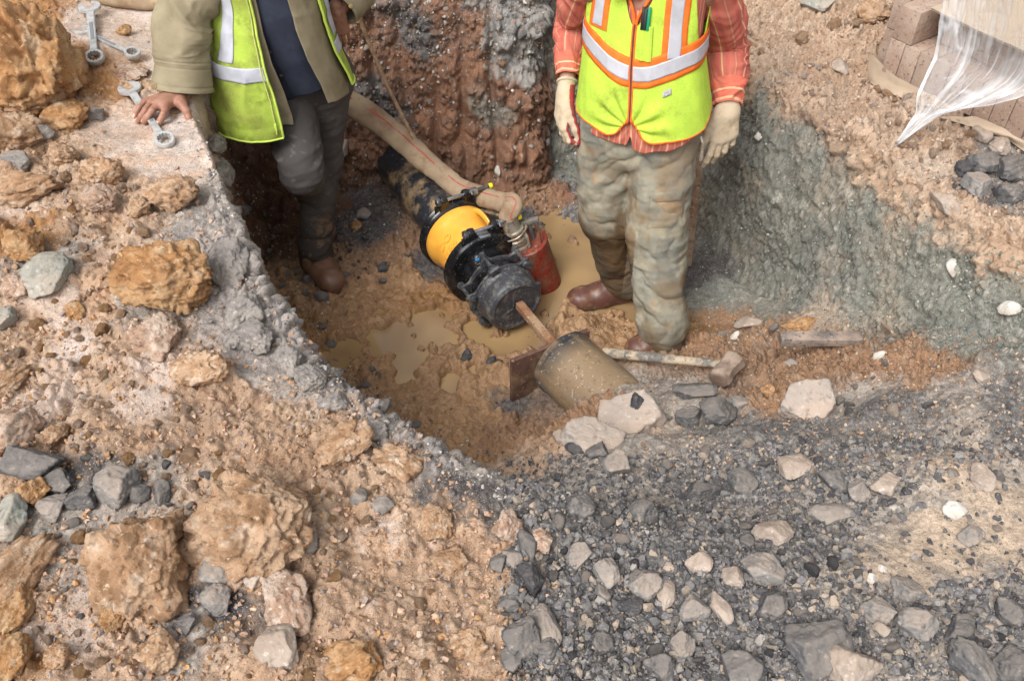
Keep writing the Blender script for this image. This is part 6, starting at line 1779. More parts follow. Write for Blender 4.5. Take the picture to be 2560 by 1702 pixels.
edge_tube('zip', lambda t: torsoR(0 * t, t, .010), 1.37, 1.055, .0040, M_zip)
for sx in (.375, .545):
    b = MB(); b.tube([V3((sx - .01, 2.845, 1.46)), V3((sx, 2.875, 1.525)), V3((sx, 2.965, 1.572)), V3((sx, 3.06, 1.53)), V3((sx, 3.105, 1.46))], .055, 16, 40, .16, up=(0, -1, .2)); b.done('shoulder_strap', M_lime, vest)
# pen pocket and pens, small tag
def pk(u, v):
    phi = .13 + .26 * u; z = 1.375 + (1.265 - 1.375) * v
    return torsoR(phi, z, .013 + .004 * np.sin(u * PI * 2) ** 2)
V, F = sheet(pk, 40, 40, .002); mk('pen_pocket', V, F, M_lime, vest)
def tg(u, v):
    phi = .62 + .14 * u; z = 1.172 + .012 * u - .018 * v
    return torsoR(phi, z, .0125)
V, F = sheet(tg, 10, 6, .001); mk('label_tag', V, F, mat('grey_tag', base=lin('B8B0B8'), rough=.6, var_c=lin('8E8890'), var_scale=300), vest)
for ph, c, zt_ in ((.17, '1E2224', 1.43), (.22, '2A2E30', 1.425), (.29, '18885C', 1.43)):
    q0 = V3(torsoR(np.array([ph]), np.array([1.36]), .015)[0]); q1 = V3(torsoR(np.array([ph]), np.array([zt_]), .015)[0])
    b = MB(); b.cyl(q0, q1, .0062, 12, bev=.002)
    o = b.done('pen', mat('pen_plastic', base=lin(c), rough=.3)); tag(o, {'1E2224': 'black marker pen clipped in the vest pocket, nearest the zip', '2A2E30': 'black marker pen in the vest pocket, between the other two', '18885C': 'green marker pen sticking out of the vest pocket'}[c], 'pen', 'pens in the vest pocket')
b = MB(); ks = V3(torsoR(np.array([1.25]), np.array([1.0]), .004)[0])
b.tube([ks, ks + V3((.01, -.01, -.03)), ks + V3((.012, -.005, -.07))], .004, 8, 16); b.box(ks + V3((.012, -.008, -.075)), (.006, 0, 0), (0, .004, 0), (0, 0, .02), .002)
o = b.done('key_clip', M_stain, manR)

# gloves
def glove(i, D, N_, T_, curl, s, thumb, name='glove', red=False):
    pr, ends = hand_prims(WRR[i] + V3(D).normalized() * (.038 if i == 0 else .008), D, N_, T_, curl, s, thumb, thick=1.12)
    d = (ELR[i] - WRR[i]).normalized()
    pr.append((WRR[i] + d * (.030 if i else .004), WRR[i] + V3(D).normalized() * .03, .029 * s, .027 * s, .015))
    V, F = sdf_mesh(pr, .0024, .008); V = smooth_v(V, F, 1)
    nn_ = vnormals(V, F)
    V = V + nn_ * (fbm(V, 40, 3, .5, 5) * .0015)[:, None]
    g = mk(name, V, F, [M_glove, M_glovered], manR)
    if red:
        fcs = V[F].mean(1) - np.array(WRR[i])
        fn = nn_[F].mean(1)
        m = ((fn @ np.array(N_.normalized()) < (.12 if i == 0 else -.25)) & (fcs @ np.array(V3(D).normalized()) > .0)).astype(np.int32)
        g.data.polygons.foreach_set('material_index', m)
    return g
hd_ = (V3(PY(560, 128, 2.93)) - WRR[0])
hd_ = V3(PY(559, 136, 2.90)) - WRR[0]
glove(0, hd_, V3((-.88, -.30, .25)), V3((.35, -.85, -.25)), [(.5, .9, .6), (.45, .7, .5), (.4, .6, .5), (.35, .5, .4)], 1.12, ((.75, .45, .45), (.9, .1, .5), (.9, -.1, .5)), red=True)
g1 = V3(PY(721, 165, 2.87)) - WRR[1]
glove(1, g1, V3((.20, -.95, .35)), V3((-.95, -.2, -.1)), [(.15, .35, .25), (.3, .5, .35), (.35, .6, .45), (.4, .6, .5)], 1.26, ((.80, .55, .25), (.95, .15, .25), (.95, .05, .3)), red=True)
b = MB()   # rolled glove cuff on the bare wrist
dw = (WRR[0] - ELR[0]).normalized(); cX = dw.cross(UP).normalized(); cY = dw.cross(cX)
b.tube([WRR[0] - dw * .008 + (cX * math.cos(a) + cY * math.sin(a)) * .035 for a in np.linspace(0, 2 * PI, 17)], .0055, 8, 64)
b.done('glove_cuff', M_glove, manR)

# boots
def boot(name, ankle, toe, zf, m, par, s=1.15, laces=True):
    a = V3(ankle); t = V3(toe); d = V3((t.x - a.x, t.y - a.y, 0)).normalized(); sd = V3((-d.y, d.x, 0))
    heel = V3((a.x, a.y, zf)) - d * .055
    t = V3((t.x, t.y, zf)); L = (t - heel).length
    pr = [(heel + UP * .045, heel + d * L * .45 + UP * .045, .042 * s, .046 * s, .03), (heel + d * L * .45 + UP * .045, t - d * .045 + UP * .042, .050 * s, .046 * s, .03, (UP, .85)), (t - d * .06 + UP * .046, t - d * .047 + UP * .044, .049 * s, .046 * s, .02, (UP, .9)),
          (heel + d * .04 + UP * .06, V3((a.x, a.y, zf + .16)), .048, .052, .03), (heel + d * .09 + UP * .07, heel + d * .13 + UP * .06, .045, .045, .03)]
    V, F = sdf_mesh(pr, .0045, .02)
    V[:, 2] = np.maximum(V[:, 2], zf + .004)
    V = V + vnormals(V, F) * (fbm(V, 18, 3, .5, 3) * .003)[:, None]
    o = mk(name, V, F, m, par)
    out = []
    for k in range(28):
        q = 2 * PI * k / 28; x = math.cos(q); y = math.sin(q)
        w = (.050 if x > .1 else .041) * s
        out.append((L * .5 + x * (L * .5 + .004), y * w * (1 if abs(x) < .8 else 1)))
    b = MB(); b.prism(out, heel + UP * .012, d, sd, UP * .013, .003)
    o2 = [(x * 1.0, y * 1.06) for x, y in out]; b.prism(o2, heel + UP * .026, d, sd, UP * .0025, .001); b.done('sole', M_sole, o)
    b = MB(); ar = []
    for k in range(13):
        q = PI * (k / 12 - .5); ar.append(heel + d * (L * .70 - .03 * math.cos(q)) + sd * math.sin(q) * .046 * s + UP * (.028 + .062 * s * math.cos(q) ** .8))
    b.tube(ar, .0022, 6, 30); b.done('toe_seam', M_sole, o)
    if laces:
        b = MB()
        for k in range(4):
            c = heel + d * (.10 + k * .018) + UP * (.125 - k * .010)
            b.tube([c - sd * .028 - UP * .012, c + UP * .004, c + sd * .028 - UP * .012], .0028, 6, 12)
        b.done('lace', M_sole, o)
    return o
boot('boot', ANR[0] + V3((-.03, -.02, 0)), PZ(570, 301, .04), .002, M_bootR, manR)
boot('boot', ANR[1] + V3((-.02, -.03, 0)), PZ(629, 354, .08), .04, M_bootR, manR)
# ------------------------------------------------------------------ the worker on the left: khaki jacket, dirty lime vest, navy shirt, grey trousers, bare hand on the ledge
M_khaki = mat('khaki_canvas', base=lin('9C9178', .95), rough=.9, spec=.15, var_c=lin('857A62', .95), var_scale=7, thr=(.4, .7), stain=(8, .56, lin('74664E'), .6), bump=.0008, bump_scale=260)
M_khakiin = mat('jacket_lining', base=lin('6E6150', .95), rough=.95, var_c=lin('5A4E40', .95), var_scale=14)
M_limedirty = mat('dirty_lime_fabric', base=lin('B6CE56', .88), rough=.9, spec=.15, var_c=lin('93944E', .85), var_scale=7, stain=(11, .50, lin('6E7034'), .65), thr=(.42, .66), speck=(330, .4, lin('C6E05A'), lin('98B040')), bump=.0008, bump_scale=330)
M_limebind = mat('lime_binding', base=lin('CFEA62', .92), rough=.8)
M_navy = mat('navy_cotton', base=lin('3F4454', .95), rough=.85, spec=.2, var_c=lin('343846', .95), var_scale=10, bump=.0006, bump_scale=220)
M_trL = mat('charcoal_denim', attr='Col', rough=.85, spec=.2, bump=.0008, bump_scale=200)
M_tapeL = mat('silver_tape', base=lin('CACCD6', .92), rough=.5, spec=.5, var_c=lin('B4B6BE', .9), var_scale=12, bump=.0006, bump_scale=50)
M_bootL = mat('scuffed_brown_leather', base=lin('6A4C3E'), rough=.38, spec=.5, var_c=lin('8A6C54'), var_scale=9, thr=(.45, .8), bump=.001, bump_scale=30)
M_brass = mat('brass_snap', base=lin('C8B27A'), rough=.35, metal=.7)

manL = empty('person', (-.85, 3.1, .0), 'worker in khaki jacket and dirty lime vest leaning a bare hand on the ledge', 'person')
SHL = (V3((-1.03, 3.12, 1.46)), V3((-.68, 3.24, 1.46)))
ELL = (V3(PY(182, 22, 3.02)), V3((-.56, 3.44, 1.28)))
hz_, _ = hit(168, 112)
WRL = (V3(PY(181, 93, 2.90)), V3(PY(337, 12, 3.28)))
HIL = (V3((-.90, 3.25, .90)), V3((-.745, 3.30, .92)))
KNL = (V3(PY(302, 172, 3.00)), V3(PY(322, 160, 3.32)))
ANL = (V3((-.93, 3.50, .20)), V3(PY(317, 258, 3.16)))
pr = [((-.87, 3.17, 1.38), (-.83, 3.26, .98), .105, .085, .05), ((-1.0, 3.13, 1.44), (-.71, 3.23, 1.44), .072, .072, .05), ((-.86, 3.15, 1.46), (-.87, 3.10, 1.60), .056, .054, .03),
      ((-.875, 3.07, 1.70), (-.875, 3.05, 1.735), .088, .096, .03), ((-.875, 3.01, 1.655), (-.875, 3.0, 1.65), .052, .048, .03), ((-.88, 2.945, 1.705), (-.88, 2.937, 1.695), .014, .016, .012),
      ((-.972, 3.07, 1.70), (-.972, 3.07, 1.72), .018, .02, .006), ((-.778, 3.07, 1.70), (-.778, 3.07, 1.72), .018, .02, .006), ((-.90, 2.958, 1.655), (-.855, 2.958, 1.655), .009, .009, .006)]
for i in (0, 1):
    pr += [(SHL[i], ELL[i], .05, .042, .03), (ELL[i], WRL[i], .042, .028, .02), (HIL[i], KNL[i], .085, .06, .05), (KNL[i], ANL[i], .058, .04, .03), (ANL[i], ANL[i] - UP * .06, .04, .042, .02)]
V, F = sdf_mesh(pr, .009, .02)
# the bare hand pressed on the ledge: fingers laid from knuckle to tip as they show, thumb hooked over the edge
def GP(px, py, lift):
    p, n = hit(px, py); return p + UP * lift
wr = WRL[0]
tipz = .010
mc = {}     # knuckles, middle joints, tips measured on the photograph (index, middle, ring, little)
hz = max(GP(150, 112, 0).z, GP(165, 115, 0).z)
def HZ(px, py, h): return V3(PZ(px, py, hz + h))
fing = [ (HZ(166.5, 105.5, .048), HZ(163.5, 113.5, .040), HZ(160.5, 119.5, .024), HZ(157.8, 124.5, .011)),
         (HZ(158, 103.5, .052), HZ(152, 110.5, .048), HZ(147.5, 116.5, .032), HZ(144.3, 121.5, .012)),
         (HZ(151, 102.5, .047), HZ(145.5, 109.5, .044), HZ(141.5, 115.5, .030), HZ(138.2, 120.3, .011)),
         (HZ(145, 101.0, .040), HZ(139.5, 106.5, .036), HZ(136.5, 111.5, .024), HZ(135.2, 116.0, .010)) ]
hp_ = []
rads = (.0108, .0112, .0106, .0094)
for f, r in zip(fing, rads):
    hp_.append((wr, f[0], .021, r * 1.25, .016))
    for a_, b_, k_ in ((0, 1, 1.06), (1, 2, 1.0), (2, 3, .93)):
        hp_.append((f[a_], f[b_], r * k_, r * k_ * .95, .004))
th_ = (HZ(181, 103, .038), HZ(186.5, 111, .022), HZ(188.8, 117.5, .004), HZ(191, 124, -.014))
hp_ += [(wr, th_[0], .026, .019, .015), (th_[0], th_[1], .0175, .0135, .010), (th_[1], th_[2], .0135, .0118, .006), (th_[2], th_[3], .0118, .0095, .005)]
hp_ += [(wr - (wr - ELL[0]).normalized() * .06, wr, .031, .029, .02), (wr, (fing[0][0] + fing[1][0]) / 2, .027, .016, .02)]
Vh, Fh = sdf_mesh(hp_, .0022, .008); Vh = smooth_v(Vh, Fh, 1)
nh = vnormals(Vh, Fh); Vh = Vh + nh * (ridge(Vh, 60, 2, .5, 3) * .0006 + fbm(Vh, 30, 3, .5, 4) * .0012)[:, None]
# left hand hanging below the cuff
hp2, e2 = hand_prims(WRL[1], V3(PY(342, 45, 3.30)) - WRL[1], V3((.3, -.9, .3)), V3((-.9, -.2, .1)), [(.3, .5, .3)] * 4, .95)
V2, F2 = sdf_mesh(hp2, .003, .008)
Vb = np.concatenate([V, Vh, V2]); Fb = np.concatenate([F, Fh + len(V), F2 + len(V) + len(Vh)])
bodyL = mk('body', Vb, Fb, M_skin, manL)
for f, r in zip(fing, rads):
    d = (f[3] - f[2]).normalized(); c = f[3] - d * .002
    n = (UP - d * UP.dot(d)).normalized(); s = d.cross(n).normalized()
    b = MB()
    vs = []
    for j in range(5):
        for i in range(5):
            u, v = (i / 4 - .5) * 2, (j / 4 - .5) * 2
            w = r * .66 * (1 - .25 * max(0, v) ** 2)
            vs.append(c + d * v * r * .75 + s * u * w + n * (r * .95 * math.sqrt(max(0, 1 - .45 * u * u)) - .0004 * v))
    b.add(vs, [(j * 5 + i, j * 5 + i + 1, (j + 1) * 5 + i + 1, (j + 1) * 5 + i) for j in range(4) for i in range(4)])
    b.done('fingernail', M_nail, bodyL)
b = MB(); b.lathe((-.875, 3.06, 1.735), (0, 0, 1), [(-.012, .150), (-.004, .20), (.0, .125), (.05, .118), (.09, .085), (.115, .03), (.118, 0)], 40)
b.done('hard_hat', mat('yellow_plastic_helmet', base=lin('E8C030', .9), rough=.35), manL)

# trousers
prt = [((-.91, 3.25, 1.0), (-.765, 3.29, 1.0), .098, .098, .05), ((-.90, 3.25, .92), (-.745, 3.30, .92), .105, .105, .05),
       (HIL[0], KNL[0], .108, .086, .03), (KNL[0], ANL[0], .080, .07, .02), (HIL[1], KNL[1], .100, .078, .03), (KNL[1], ANL[1] + UP * .04, .078, .072, .03), (ANL[1] + UP * .05, ANL[1] - UP * .01, .074, .074, .02)]
V, F = sdf_mesh(prt, .0052, .03); V = smooth_v(V, F, 2); N0 = vnormals(V, F); zz = V[:, 2]
dk = np.minimum(np.linalg.norm(V - np.array(KNL[0]), axis=1), np.linalg.norm(V - np.array(KNL[1]), axis=1))
dd = ridge(V * np.array([.7, .7, 1.4], np.float32) + fbm(V, 3, 2, .5, 3)[:, None] * .08, 9, 3, .42, 6.0) * (.005 + .010 * np.exp(-((dk - .09) / .06) ** 2) + .010 * sstep(.35, .15, zz)) + fbm(V, 6, 3, .5, 14) * .006
for (pc, ax, fr, am, wd) in (((-.84, 3.1, .50), (.5, 0, .85), 60, .007, .11), ((-.80, 3.2, .80), (.7, 0, -.7), 44, .006, .13), ((-.80, 3.15, .35), (.3, 0, .95), 46, .006, .12), ((-.83, 3.12, .2), (.2, 0, .98), 52, .009, .11)):
    r_ = V - np.array(pc, np.float32); ph_ = (r_ @ np.array(ax, np.float32)) * fr + fbm(V, 7, 3, .5, fr) * 3.5
    dd += am * 1.4 * (np.abs(np.sin(ph_)) ** .6 - .6) * np.exp(-((r_ ** 2).sum(1)) / wd ** 2)
V = V + N0 * dd[:, None]
cc = np.repeat(np.array([lin('4C4846', .95)], np.float32), len(V), 0)
cc = lay(cc, sstep(.0, .3, fbm(V, 7, 4, .55, 11)) * .6, '5C5855')
cc = lay(cc, sstep(.42, .22, zz + .05 * fbm(V, 8, 3, .5, 5)) * .75, '3C342E')
cc = lay(cc, sstep(.12, .35, fbm(V, 10, 5, .6, 21)) * sstep(.5, .2, zz) * .7, '7E6448')
cc = lay(cc, sstep(.38, .5, fbm(V, 40, 3, .6, 31)) * .25, '8A8078')
trL = mk('trousers', V, F, M_trL, manL, cc)

# torso rings for this man
LC = [(1.50, (-.87, 3.15), .17, .11), (1.38, (-.88, 3.15), .185, .125), (1.25, (-.88, 3.165), .178, .128), (1.12, (-.87, 3.19), .172, .125), (1.0, (-.85, 3.225), .165, .122), (.9, (-.84, 3.25), .16, .12), (.8, (-.84, 3.25), .16, .12)]
YL = R(-8); FL = V3((math.sin(YL), -math.cos(YL), 0)); RL = V3((math.cos(YL), math.sin(YL), 0))
def torsoL(phi, z, off=0.0, fold=1.0, sh=0.0):
    cx, cy, rx, ry = ring_at(LC, z); rx = rx + off; ry = ry + off
    s_p, c_p = np.sin(phi), np.cos(phi)
    den = (np.abs(s_p / rx) ** 2.3 + np.abs(c_p / ry) ** 2.3) ** (1 / 2.3)
    X = s_p / den; Y = c_p / den
    q = np.stack([X, z * .5, Y], 1).astype(np.float32)
    dd = (ridge(q + fbm(q, 3, 2, .5, 44)[:, None] * .1, 7, 3, .42, 12.0) * .012 + fbm(q, 5, 2, .5, 8) * .008) * fold
    X = X + dd * s_p; Y = Y + dd * c_p
    return np.stack([cx + X * RL.x + Y * FL.x, cy + X * RL.y + Y * FL.y, z], 1)
# navy shirt, tail loose over the trousers
def fS(u, v):
    phi = (u * 2 - 1) * PI
    zb = .955 - .03 * np.exp(-((phi + .1) / .35) ** 2) + .03 * sstep(.6, 1.4, np.abs(phi))
    z = 1.5 + (zb - 1.5) * v
    return torsoL(phi, z, .0, .7)
V, F = sheet(fS, 200, 110, .003); shL = mk('shirt', V, F, M_navy, manL)
b = MB(); P_ = torsoL(np.full(60, .16), np.linspace(1.49, .95, 60), .001, .7); b.tube([V3(p) for p in P_], .0035, 6, 90); b.done('placket', M_navy, shL)
b = MB()
for z in (1.38, 1.27, 1.16, 1.05):
    c = V3(torsoL(np.array([.10]), np.array([z]), .002, .7)[0]); b.cyl(c, c + FL * .003, .0065, 14)
b.done('button', M_cable, shL)
# open garments are sheets between a front edge on each side, round the back
def open_sheet(edgeA, edgeB, offf, zt, zbf, nu_, nv_, thick, foldk=1.0):
    """edgeA(z)/edgeB(z): world x,y of the free front edges (viewer's left / right)"""
    def f(u, v):
        ph = -PI * .0 + 0 * u
        # going from the viewer's-left front edge round the back to the viewer's-right front edge
        zb = zbf(u); z = zt + (zb - zt) * v
        a0, a1 = -edgeA[0](z), edgeB[0](z)
        phi = a0 + (-(2 * PI - (a1 - a0))) * u
        off = offf(u, z)
        return torsoL(phi, z, off, foldk)
    return sheet(f, nu_, nv_, thick)
zline = lambda a, b_: (lambda z: np.interp(z, [.8, 1.5], [a, b_]))
def flare(u, z, base, amt):
    # the viewer's-left front panel swings forward and outward as he leans; the other side hangs closer
    return base + amt * sstep(1.35, .85, z) * (np.exp(-((u - .14) / .20) ** 2)) + amt * .10 * sstep(1.35, .9, z) * np.exp(-((u - 1) / .16) ** 2)
V, F = open_sheet((zline(-.12, -.16),), (zline(.95, .78),), lambda u, z: flare(u, z, .014, .10), 1.5, lambda u: .86 + .04 * np.sin(u * PI) + .0 * u + .05 * sstep(.8, 1, u), 260, 130, .006)
jac = mk('jacket', V, F, M_khaki, manL)
V, F = open_sheet((zline(-.02, -.06),), (zline(1.60, 1.32),), lambda u, z: flare(u, z, .026, .20), 1.5, lambda u: .845 + .05 * sstep(.1, .5, u) + .05 * u, 300, 150, .003)
vestL = mk('vest', V, F, M_limedirty, manL)
def vpt(u, z, extra=0.0):
    a0 = -np.interp(z, [.8, 1.5], [-.02, -.06]); a1 = np.interp(z, [.8, 1.5], [1.60, 1.32])
    phi = a0 + (-(2 * PI - (a1 - a0))) * u
    return torsoL(phi, z, flare(u, z, .026, .20) + extra)
zh = lambda u: .845 + .05 * sstep(.1, .5, u) + .05 * u
def vs_(name, u0, u1, z0, z1, extra, m, nu_=120, nv_=10):
    def f(u, v): 
        U_ = u0 + (u1 - u0) * u; return vpt(U_, z0(U_) * (1 - v) + z1(U_) * v, extra)
    V, F = sheet(f, nu_, nv_, .0012); return mk(name, V, F, m, vestL)
vs_('reflective_band', .004, .996, lambda u: 1.135 + .02 * u, lambda u: 1.080 + .02 * u, .004, M_tapeL, 240)
vs_('reflective_band', .095, .150, lambda u: 1.5 + 0 * u, lambda u: 1.15 + 0 * u, .0035, M_tapeL, 12, 80)
vs_('reflective_band', .93, .97, lambda u: 1.5 + 0 * u, lambda u: 1.17 + 0 * u, .0035, M_tapeL, 12, 80)
for (fn, rr__) in ((lambda t: vpt(t, zh(t) + .001, .001), (0, 1)),):
    edge_tube('hem_binding', fn, 0, 1, .0038, M_limebind, 200, vestL)
edge_tube('front_binding', lambda t: vpt(0 * t, t, .001), 1.49, .85, .0042, M_limebind, 120, vestL)
edge_tube('front_binding', lambda t: vpt(0 * t + 1, t, .001), 1.49, .95, .0048, M_limebind, 120, vestL)
edge_tube('zip', lambda t: vpt(0 * t + .012, t, .004), 1.49, .87, .0028, mat('lime_zip', base=lin('C4C878'), rough=.6, bump=.001, bump_scale=400), 120, vestL)
zp = V3(vpt(np.array([.012]), np.array([.90]), .008)[0]); b = MB(); b.box(zp, RL * .004, FL * .003, UP * .014, .001); b.done('zip_pull', M_limebind, vestL)
# sleeves with turned cuffs
def sleeveL(pts, rad, up, i):
    V, F, a, l, L = tube_uv(pts, rad, 150, 100, up)
    n = vnormals(V, F); ctr = np.repeat(catmull(pts, 150), 100, 0)
    s_ = 1 if (n * (V - ctr)).sum(1).mean() > 0 else -1; n = n * s_
    fl = l / L
    q = np.stack([np.cos(a) * .06, np.sin(a) * .06, l * 1.2 + .03 * np.sin(a + l * 14)], 1).astype(np.float32)
    d = ridge(q, 11, 3, .4, 5.3 + i) * .015 * (1 - sstep(.76, .84, fl)) + fbm(q, 8, 3, .5, 7 + i) * .008
    d = d + .003 * sstep(.80, .81, fl) - .0015 * (np.abs(fl - .80) < .008) - .002 * (np.abs(fl - .965) < .006) - .0015 * (np.abs(fl - .84) < .005)
    V = V + n * d[:, None]
    F = F if s_ > 0 else F[:, ::-1]
    n0 = len(V); Vi = V - n * .006
    Fi = F[:, ::-1] + n0
    e = np.arange(100) + 149 * 100; e2 = np.roll(e, -1)
    R_ = np.stack([e, e2, e2 + n0, e + n0], 1)
    return mk('sleeve', np.concatenate([V, Vi]), np.concatenate([F, Fi, R_ if s_ > 0 else R_[:, ::-1]]), M_khaki, jac)
e0, w0 = ELL[0], WRL[0]; ce = V3(PY(183, 89, 2.93))
s1_ = sleeveL([SHL[0] + V3((.03, 0, .03)), SHL[0] * .5 + e0 * .5, e0 + (SHL[0] - e0) * .1, e0 + (ce - e0) * .25, e0 + (ce - e0) * .62, e0 + (ce - e0) * 1.0], [.090, .088, .088, .092, .094, .106], (0, -1, 0), 0)
e1, w1 = ELL[1], WRL[1]
s2_ = sleeveL([SHL[1] + V3((-.03, 0, .03)), SHL[1] * .5 + e1 * .5, e1 + (SHL[1] - e1) * .1, e1 + (w1 - e1) * .25, e1 + (w1 - e1) * .6, e1 + (w1 - e1) * .92], [.085, .08, .078, .08, .076, .074], (0, -1, 0), 3)
V, F = sdf_mesh([(SHL[0] + V3((.02, 0, .0)), SHL[1] - V3((.02, 0, .0)), .090, .090, .04), ((-.95, 3.14, 1.47), (-.77, 3.2, 1.47), .10, .10, .05), ((-.865, 3.165, 1.49), (-.868, 3.15, 1.56), .085, .078, .04)], .007, .04)
mk('jacket_yoke', V, F, M_khaki, jac)
for sx in (-.965, -.775):
    b = MB(); b.tube([V3((sx, 3.01, 1.46)), V3((sx, 3.05, 1.54)), V3((sx, 3.15, 1.585)), V3((sx, 3.25, 1.54)), V3((sx, 3.29, 1.46))], .055, 16, 40, .16, up=(0, -1, .2)); b.done('shoulder_strap', M_limedirty, vestL)
# grey inner cuff and brass snaps
V, F, a, l, L = tube_uv([e0 + (w0 - e0) * .6, e0 + (w0 - e0) * .8, w0 + (w0 - e0).normalized() * .004], [.045, .044, .043], 20, 40, (0, -1, 0)); mk('inner_cuff', V, F, mat('grey_knit', base=lin('70747C'), rough=.9), jac)
for px, py, par in ((155.5, 86, s1_), (350.5, 6, s2_)):
    bvs = BVHTree.FromPolygons([v.co.copy() for v in par.data.vertices], [list(p.vertices) for p in par.data.polygons])
    h = bvs.ray_cast(V3(CP), V3(ray(px, py)).normalized())
    if h[0] is not None:
        n = h[1] if h[1].dot(V3(ray(px, py))) < 0 else -h[1]
        b = MB(); b.cyl(h[0] - n * .001, h[0] + n * .004, .009, 18, bev=.0015); b.done('snap_button', M_brass, par)
boot('boot', ANL[1], PZ(337, 294, .03), .03, M_bootL, manL, s=1.2, laces=False)
boot('boot', ANL[0], ANL[0] + V3((.06, -.2, 0)), .06, M_bootL, manL, laces=False)
# ================================================================== brick stack, paper and plastic at the upper right
def K(cx, cy): return 784 + cx * .10715, cy * .10715        # read off an enlarged crop of that corner
O_ = V3(PZ(*K(912, 640), 1.03)); E_ = V3(PZ(*K(2150, 1270), 1.03))
d1 = (E_ - O_); d1.z = 0; d1.normalize(); d2 = V3((-d1.y, d1.x, 0))
if d2.y < 0: d2 = -d2
zb = 1.02
M_brick = mat('brown_clay_brick', base=lin('A08878', .95), rough=.92, spec=.2, var_c=lin('AE9A8A', .95), var_scale=9, speck=(90, .3, lin('B8A494'), lin('64504A')), bump=.0016, bump_scale=90, objvar=.07)
M_paper = mat('brown_kraft_paper', base=lin('B8A48E', .95), rough=.85, spec=.2, var_c=lin('A08A70', .95), var_scale=6, thr=(.5, .75), bump=.0015, bump_scale=20)
BW, BH, BD = .064, .135, .205
def brick(o, X, Y, Z, label, frog=False):
    """o = lower front corner; X along the row, Y depth, Z height (full vectors)"""
    b = MB(); b.box(o + (X + Y + Z) / 2, X / 2, Y / 2, Z / 2, .004)
    ob = b.done('brick', M_brick, jit=.0015, jf=25)
    tag(ob, label, 'brick', 'bricks in the stack')
    if frog:
        for t in (.3, .66):
            c = o + X * 1.001 + Y * t + Z * .52; r = .027
            f = MB(); f.lathe(c + X.normalized() * .0008, X, [(0, r), (.0008, r * .9), (-.010, r * .75), (-.012, 0)], 24)
            f.done('frog_hollow', M_brick, ob)
    return ob
ORD = ['first', 'second', 'third', 'fourth', 'fifth', 'sixth', 'seventh', 'eighth', 'ninth', 'tenth', 'eleventh', 'twelfth', 'thirteenth', 'fourteenth']
G_ = .0022
for i in range(13):
    brick(O_ * 1 + d1 * (i * (BW + G_)) + UP * (zb - O_.z) + d2 * random.uniform(-.003, .003), d1 * BW, d2 * BD, UP * BH, ('%s brick from the left in the bottom row of the stack' % ORD[i]))
brick(O_ - d1 * (BW + G_) + d2 * .05 + UP * (zb - O_.z), d1 * BW, d2 * BD, UP * BH, 'set-back brick at the left end of the bottom row')
brick(O_ - d1 * (BW + G_) * 1.0 + d2 * .05 + UP * (zb - O_.z + BH + .003), d1 * BW, d2 * BD, UP * BH, 'brick standing above the set-back one at the left end')
brick(O_ + d1 * .000 + UP * (zb - O_.z + BH + .003), d1 * .085, d2 * BD, UP * BH * .92, 'brick with two round hollows in its side, on top of the bottom row', frog=True)
for i in range(2, 12):
    brick(O_ + d1 * (i * (BW + G_)) + d2 * .11 + UP * (zb - O_.z + BH + .003), d1 * BW, d2 * (BD - .02), UP * BH, ('%s set-back brick of the upper row behind the plastic' % ORD[i - 2]))
brick(O_ + d1 * (12.2 * (BW + G_)) - d2 * .06 + UP * (zb - O_.z - .03), d1 * .075, d2 * BD, UP * BH * 1.05, 'reddish brick nearest the right border, in front of the stack')
def wrinkly(fn, nu_, nv_, amp, f, m, name, label, cat, th=.0015):
    V, F = sheet(fn, nu_, nv_, 0)
    n = vnormals(V, F); V = V + n * (ridge(V, f, 4, .5, 6) * amp)[:, None]
    V2, F2 = V - n * th, F[:, ::-1] + len(V)
    o = link(name, np_mesh(name, np.concatenate([V, V2]), np.concatenate([F, F2]), True), m)
    tag(o, label, cat); return o
def edge_fn(top, bot):
    top = np.array([t[:] for t in top]); bot = np.array([t[:] for t in bot])
    def f(u, v):
        A_ = catmull(top, 101); B_ = catmull(bot, 101)
        i = np.clip((u * 100), 0, 100); i0 = i.astype(int); i1 = np.minimum(i0 + 1, 100); fr = (i - i0)[:, None]
        a = A_[i0] * (1 - fr) + A_[i1] * fr; b = B_[i0] * (1 - fr) + B_[i1] * fr
        return a * (1 - v[:, None]) + b * v[:, None]
    return f
def gpt(c, lift=.012):
    p, n = hit(*K(*c)); return p + UP * lift
fr_ = lambda t, h: O_ + d1 * t - d2 * .004 + UP * (zb - O_.z + h)
wrinkly(edge_fn([fr_(-.07, .05), fr_(.06, .012), fr_(.2, .010), fr_(.34, .005)], [gpt((765, 765)), gpt((850, 840)), gpt((1010, 905)), gpt((1260, 1010))]), 60, 16, .007, 9, M_paper, 'kraft_paper', 'crumpled brown paper sticking out under the left end of the brick stack', 'paper')
wrinkly(edge_fn([fr_(.42, .012), fr_(.52, .02), fr_(.68, .01), fr_(.92, .0)], [gpt((1400, 1110)), gpt((1720, 1200)), gpt((2060, 1330)), gpt((2400, 1560))]), 70, 18, .008, 9, M_paper, 'kraft_paper', 'torn brown paper under the right end of the brick stack', 'paper')
cbz = zb - O_.z + 2 * BH + .012
wrinkly(edge_fn([O_ + d1 * .10 + UP * cbz + d2 * .02, O_ + d1 * .5 + UP * (cbz + .004) + d2 * .0, O_ + d1 * 1.05 + UP * cbz + d2 * .01], [O_ + d1 * .10 + UP * cbz + d2 * .5, O_ + d1 * .5 + UP * cbz + d2 * .5, O_ + d1 * 1.05 + UP * cbz + d2 * .5]), 60, 30, .004, 5, M_paper, 'cardboard_sheet', 'wide brown cardboard sheet lying on top of the brick stack', 'cardboard', .005)
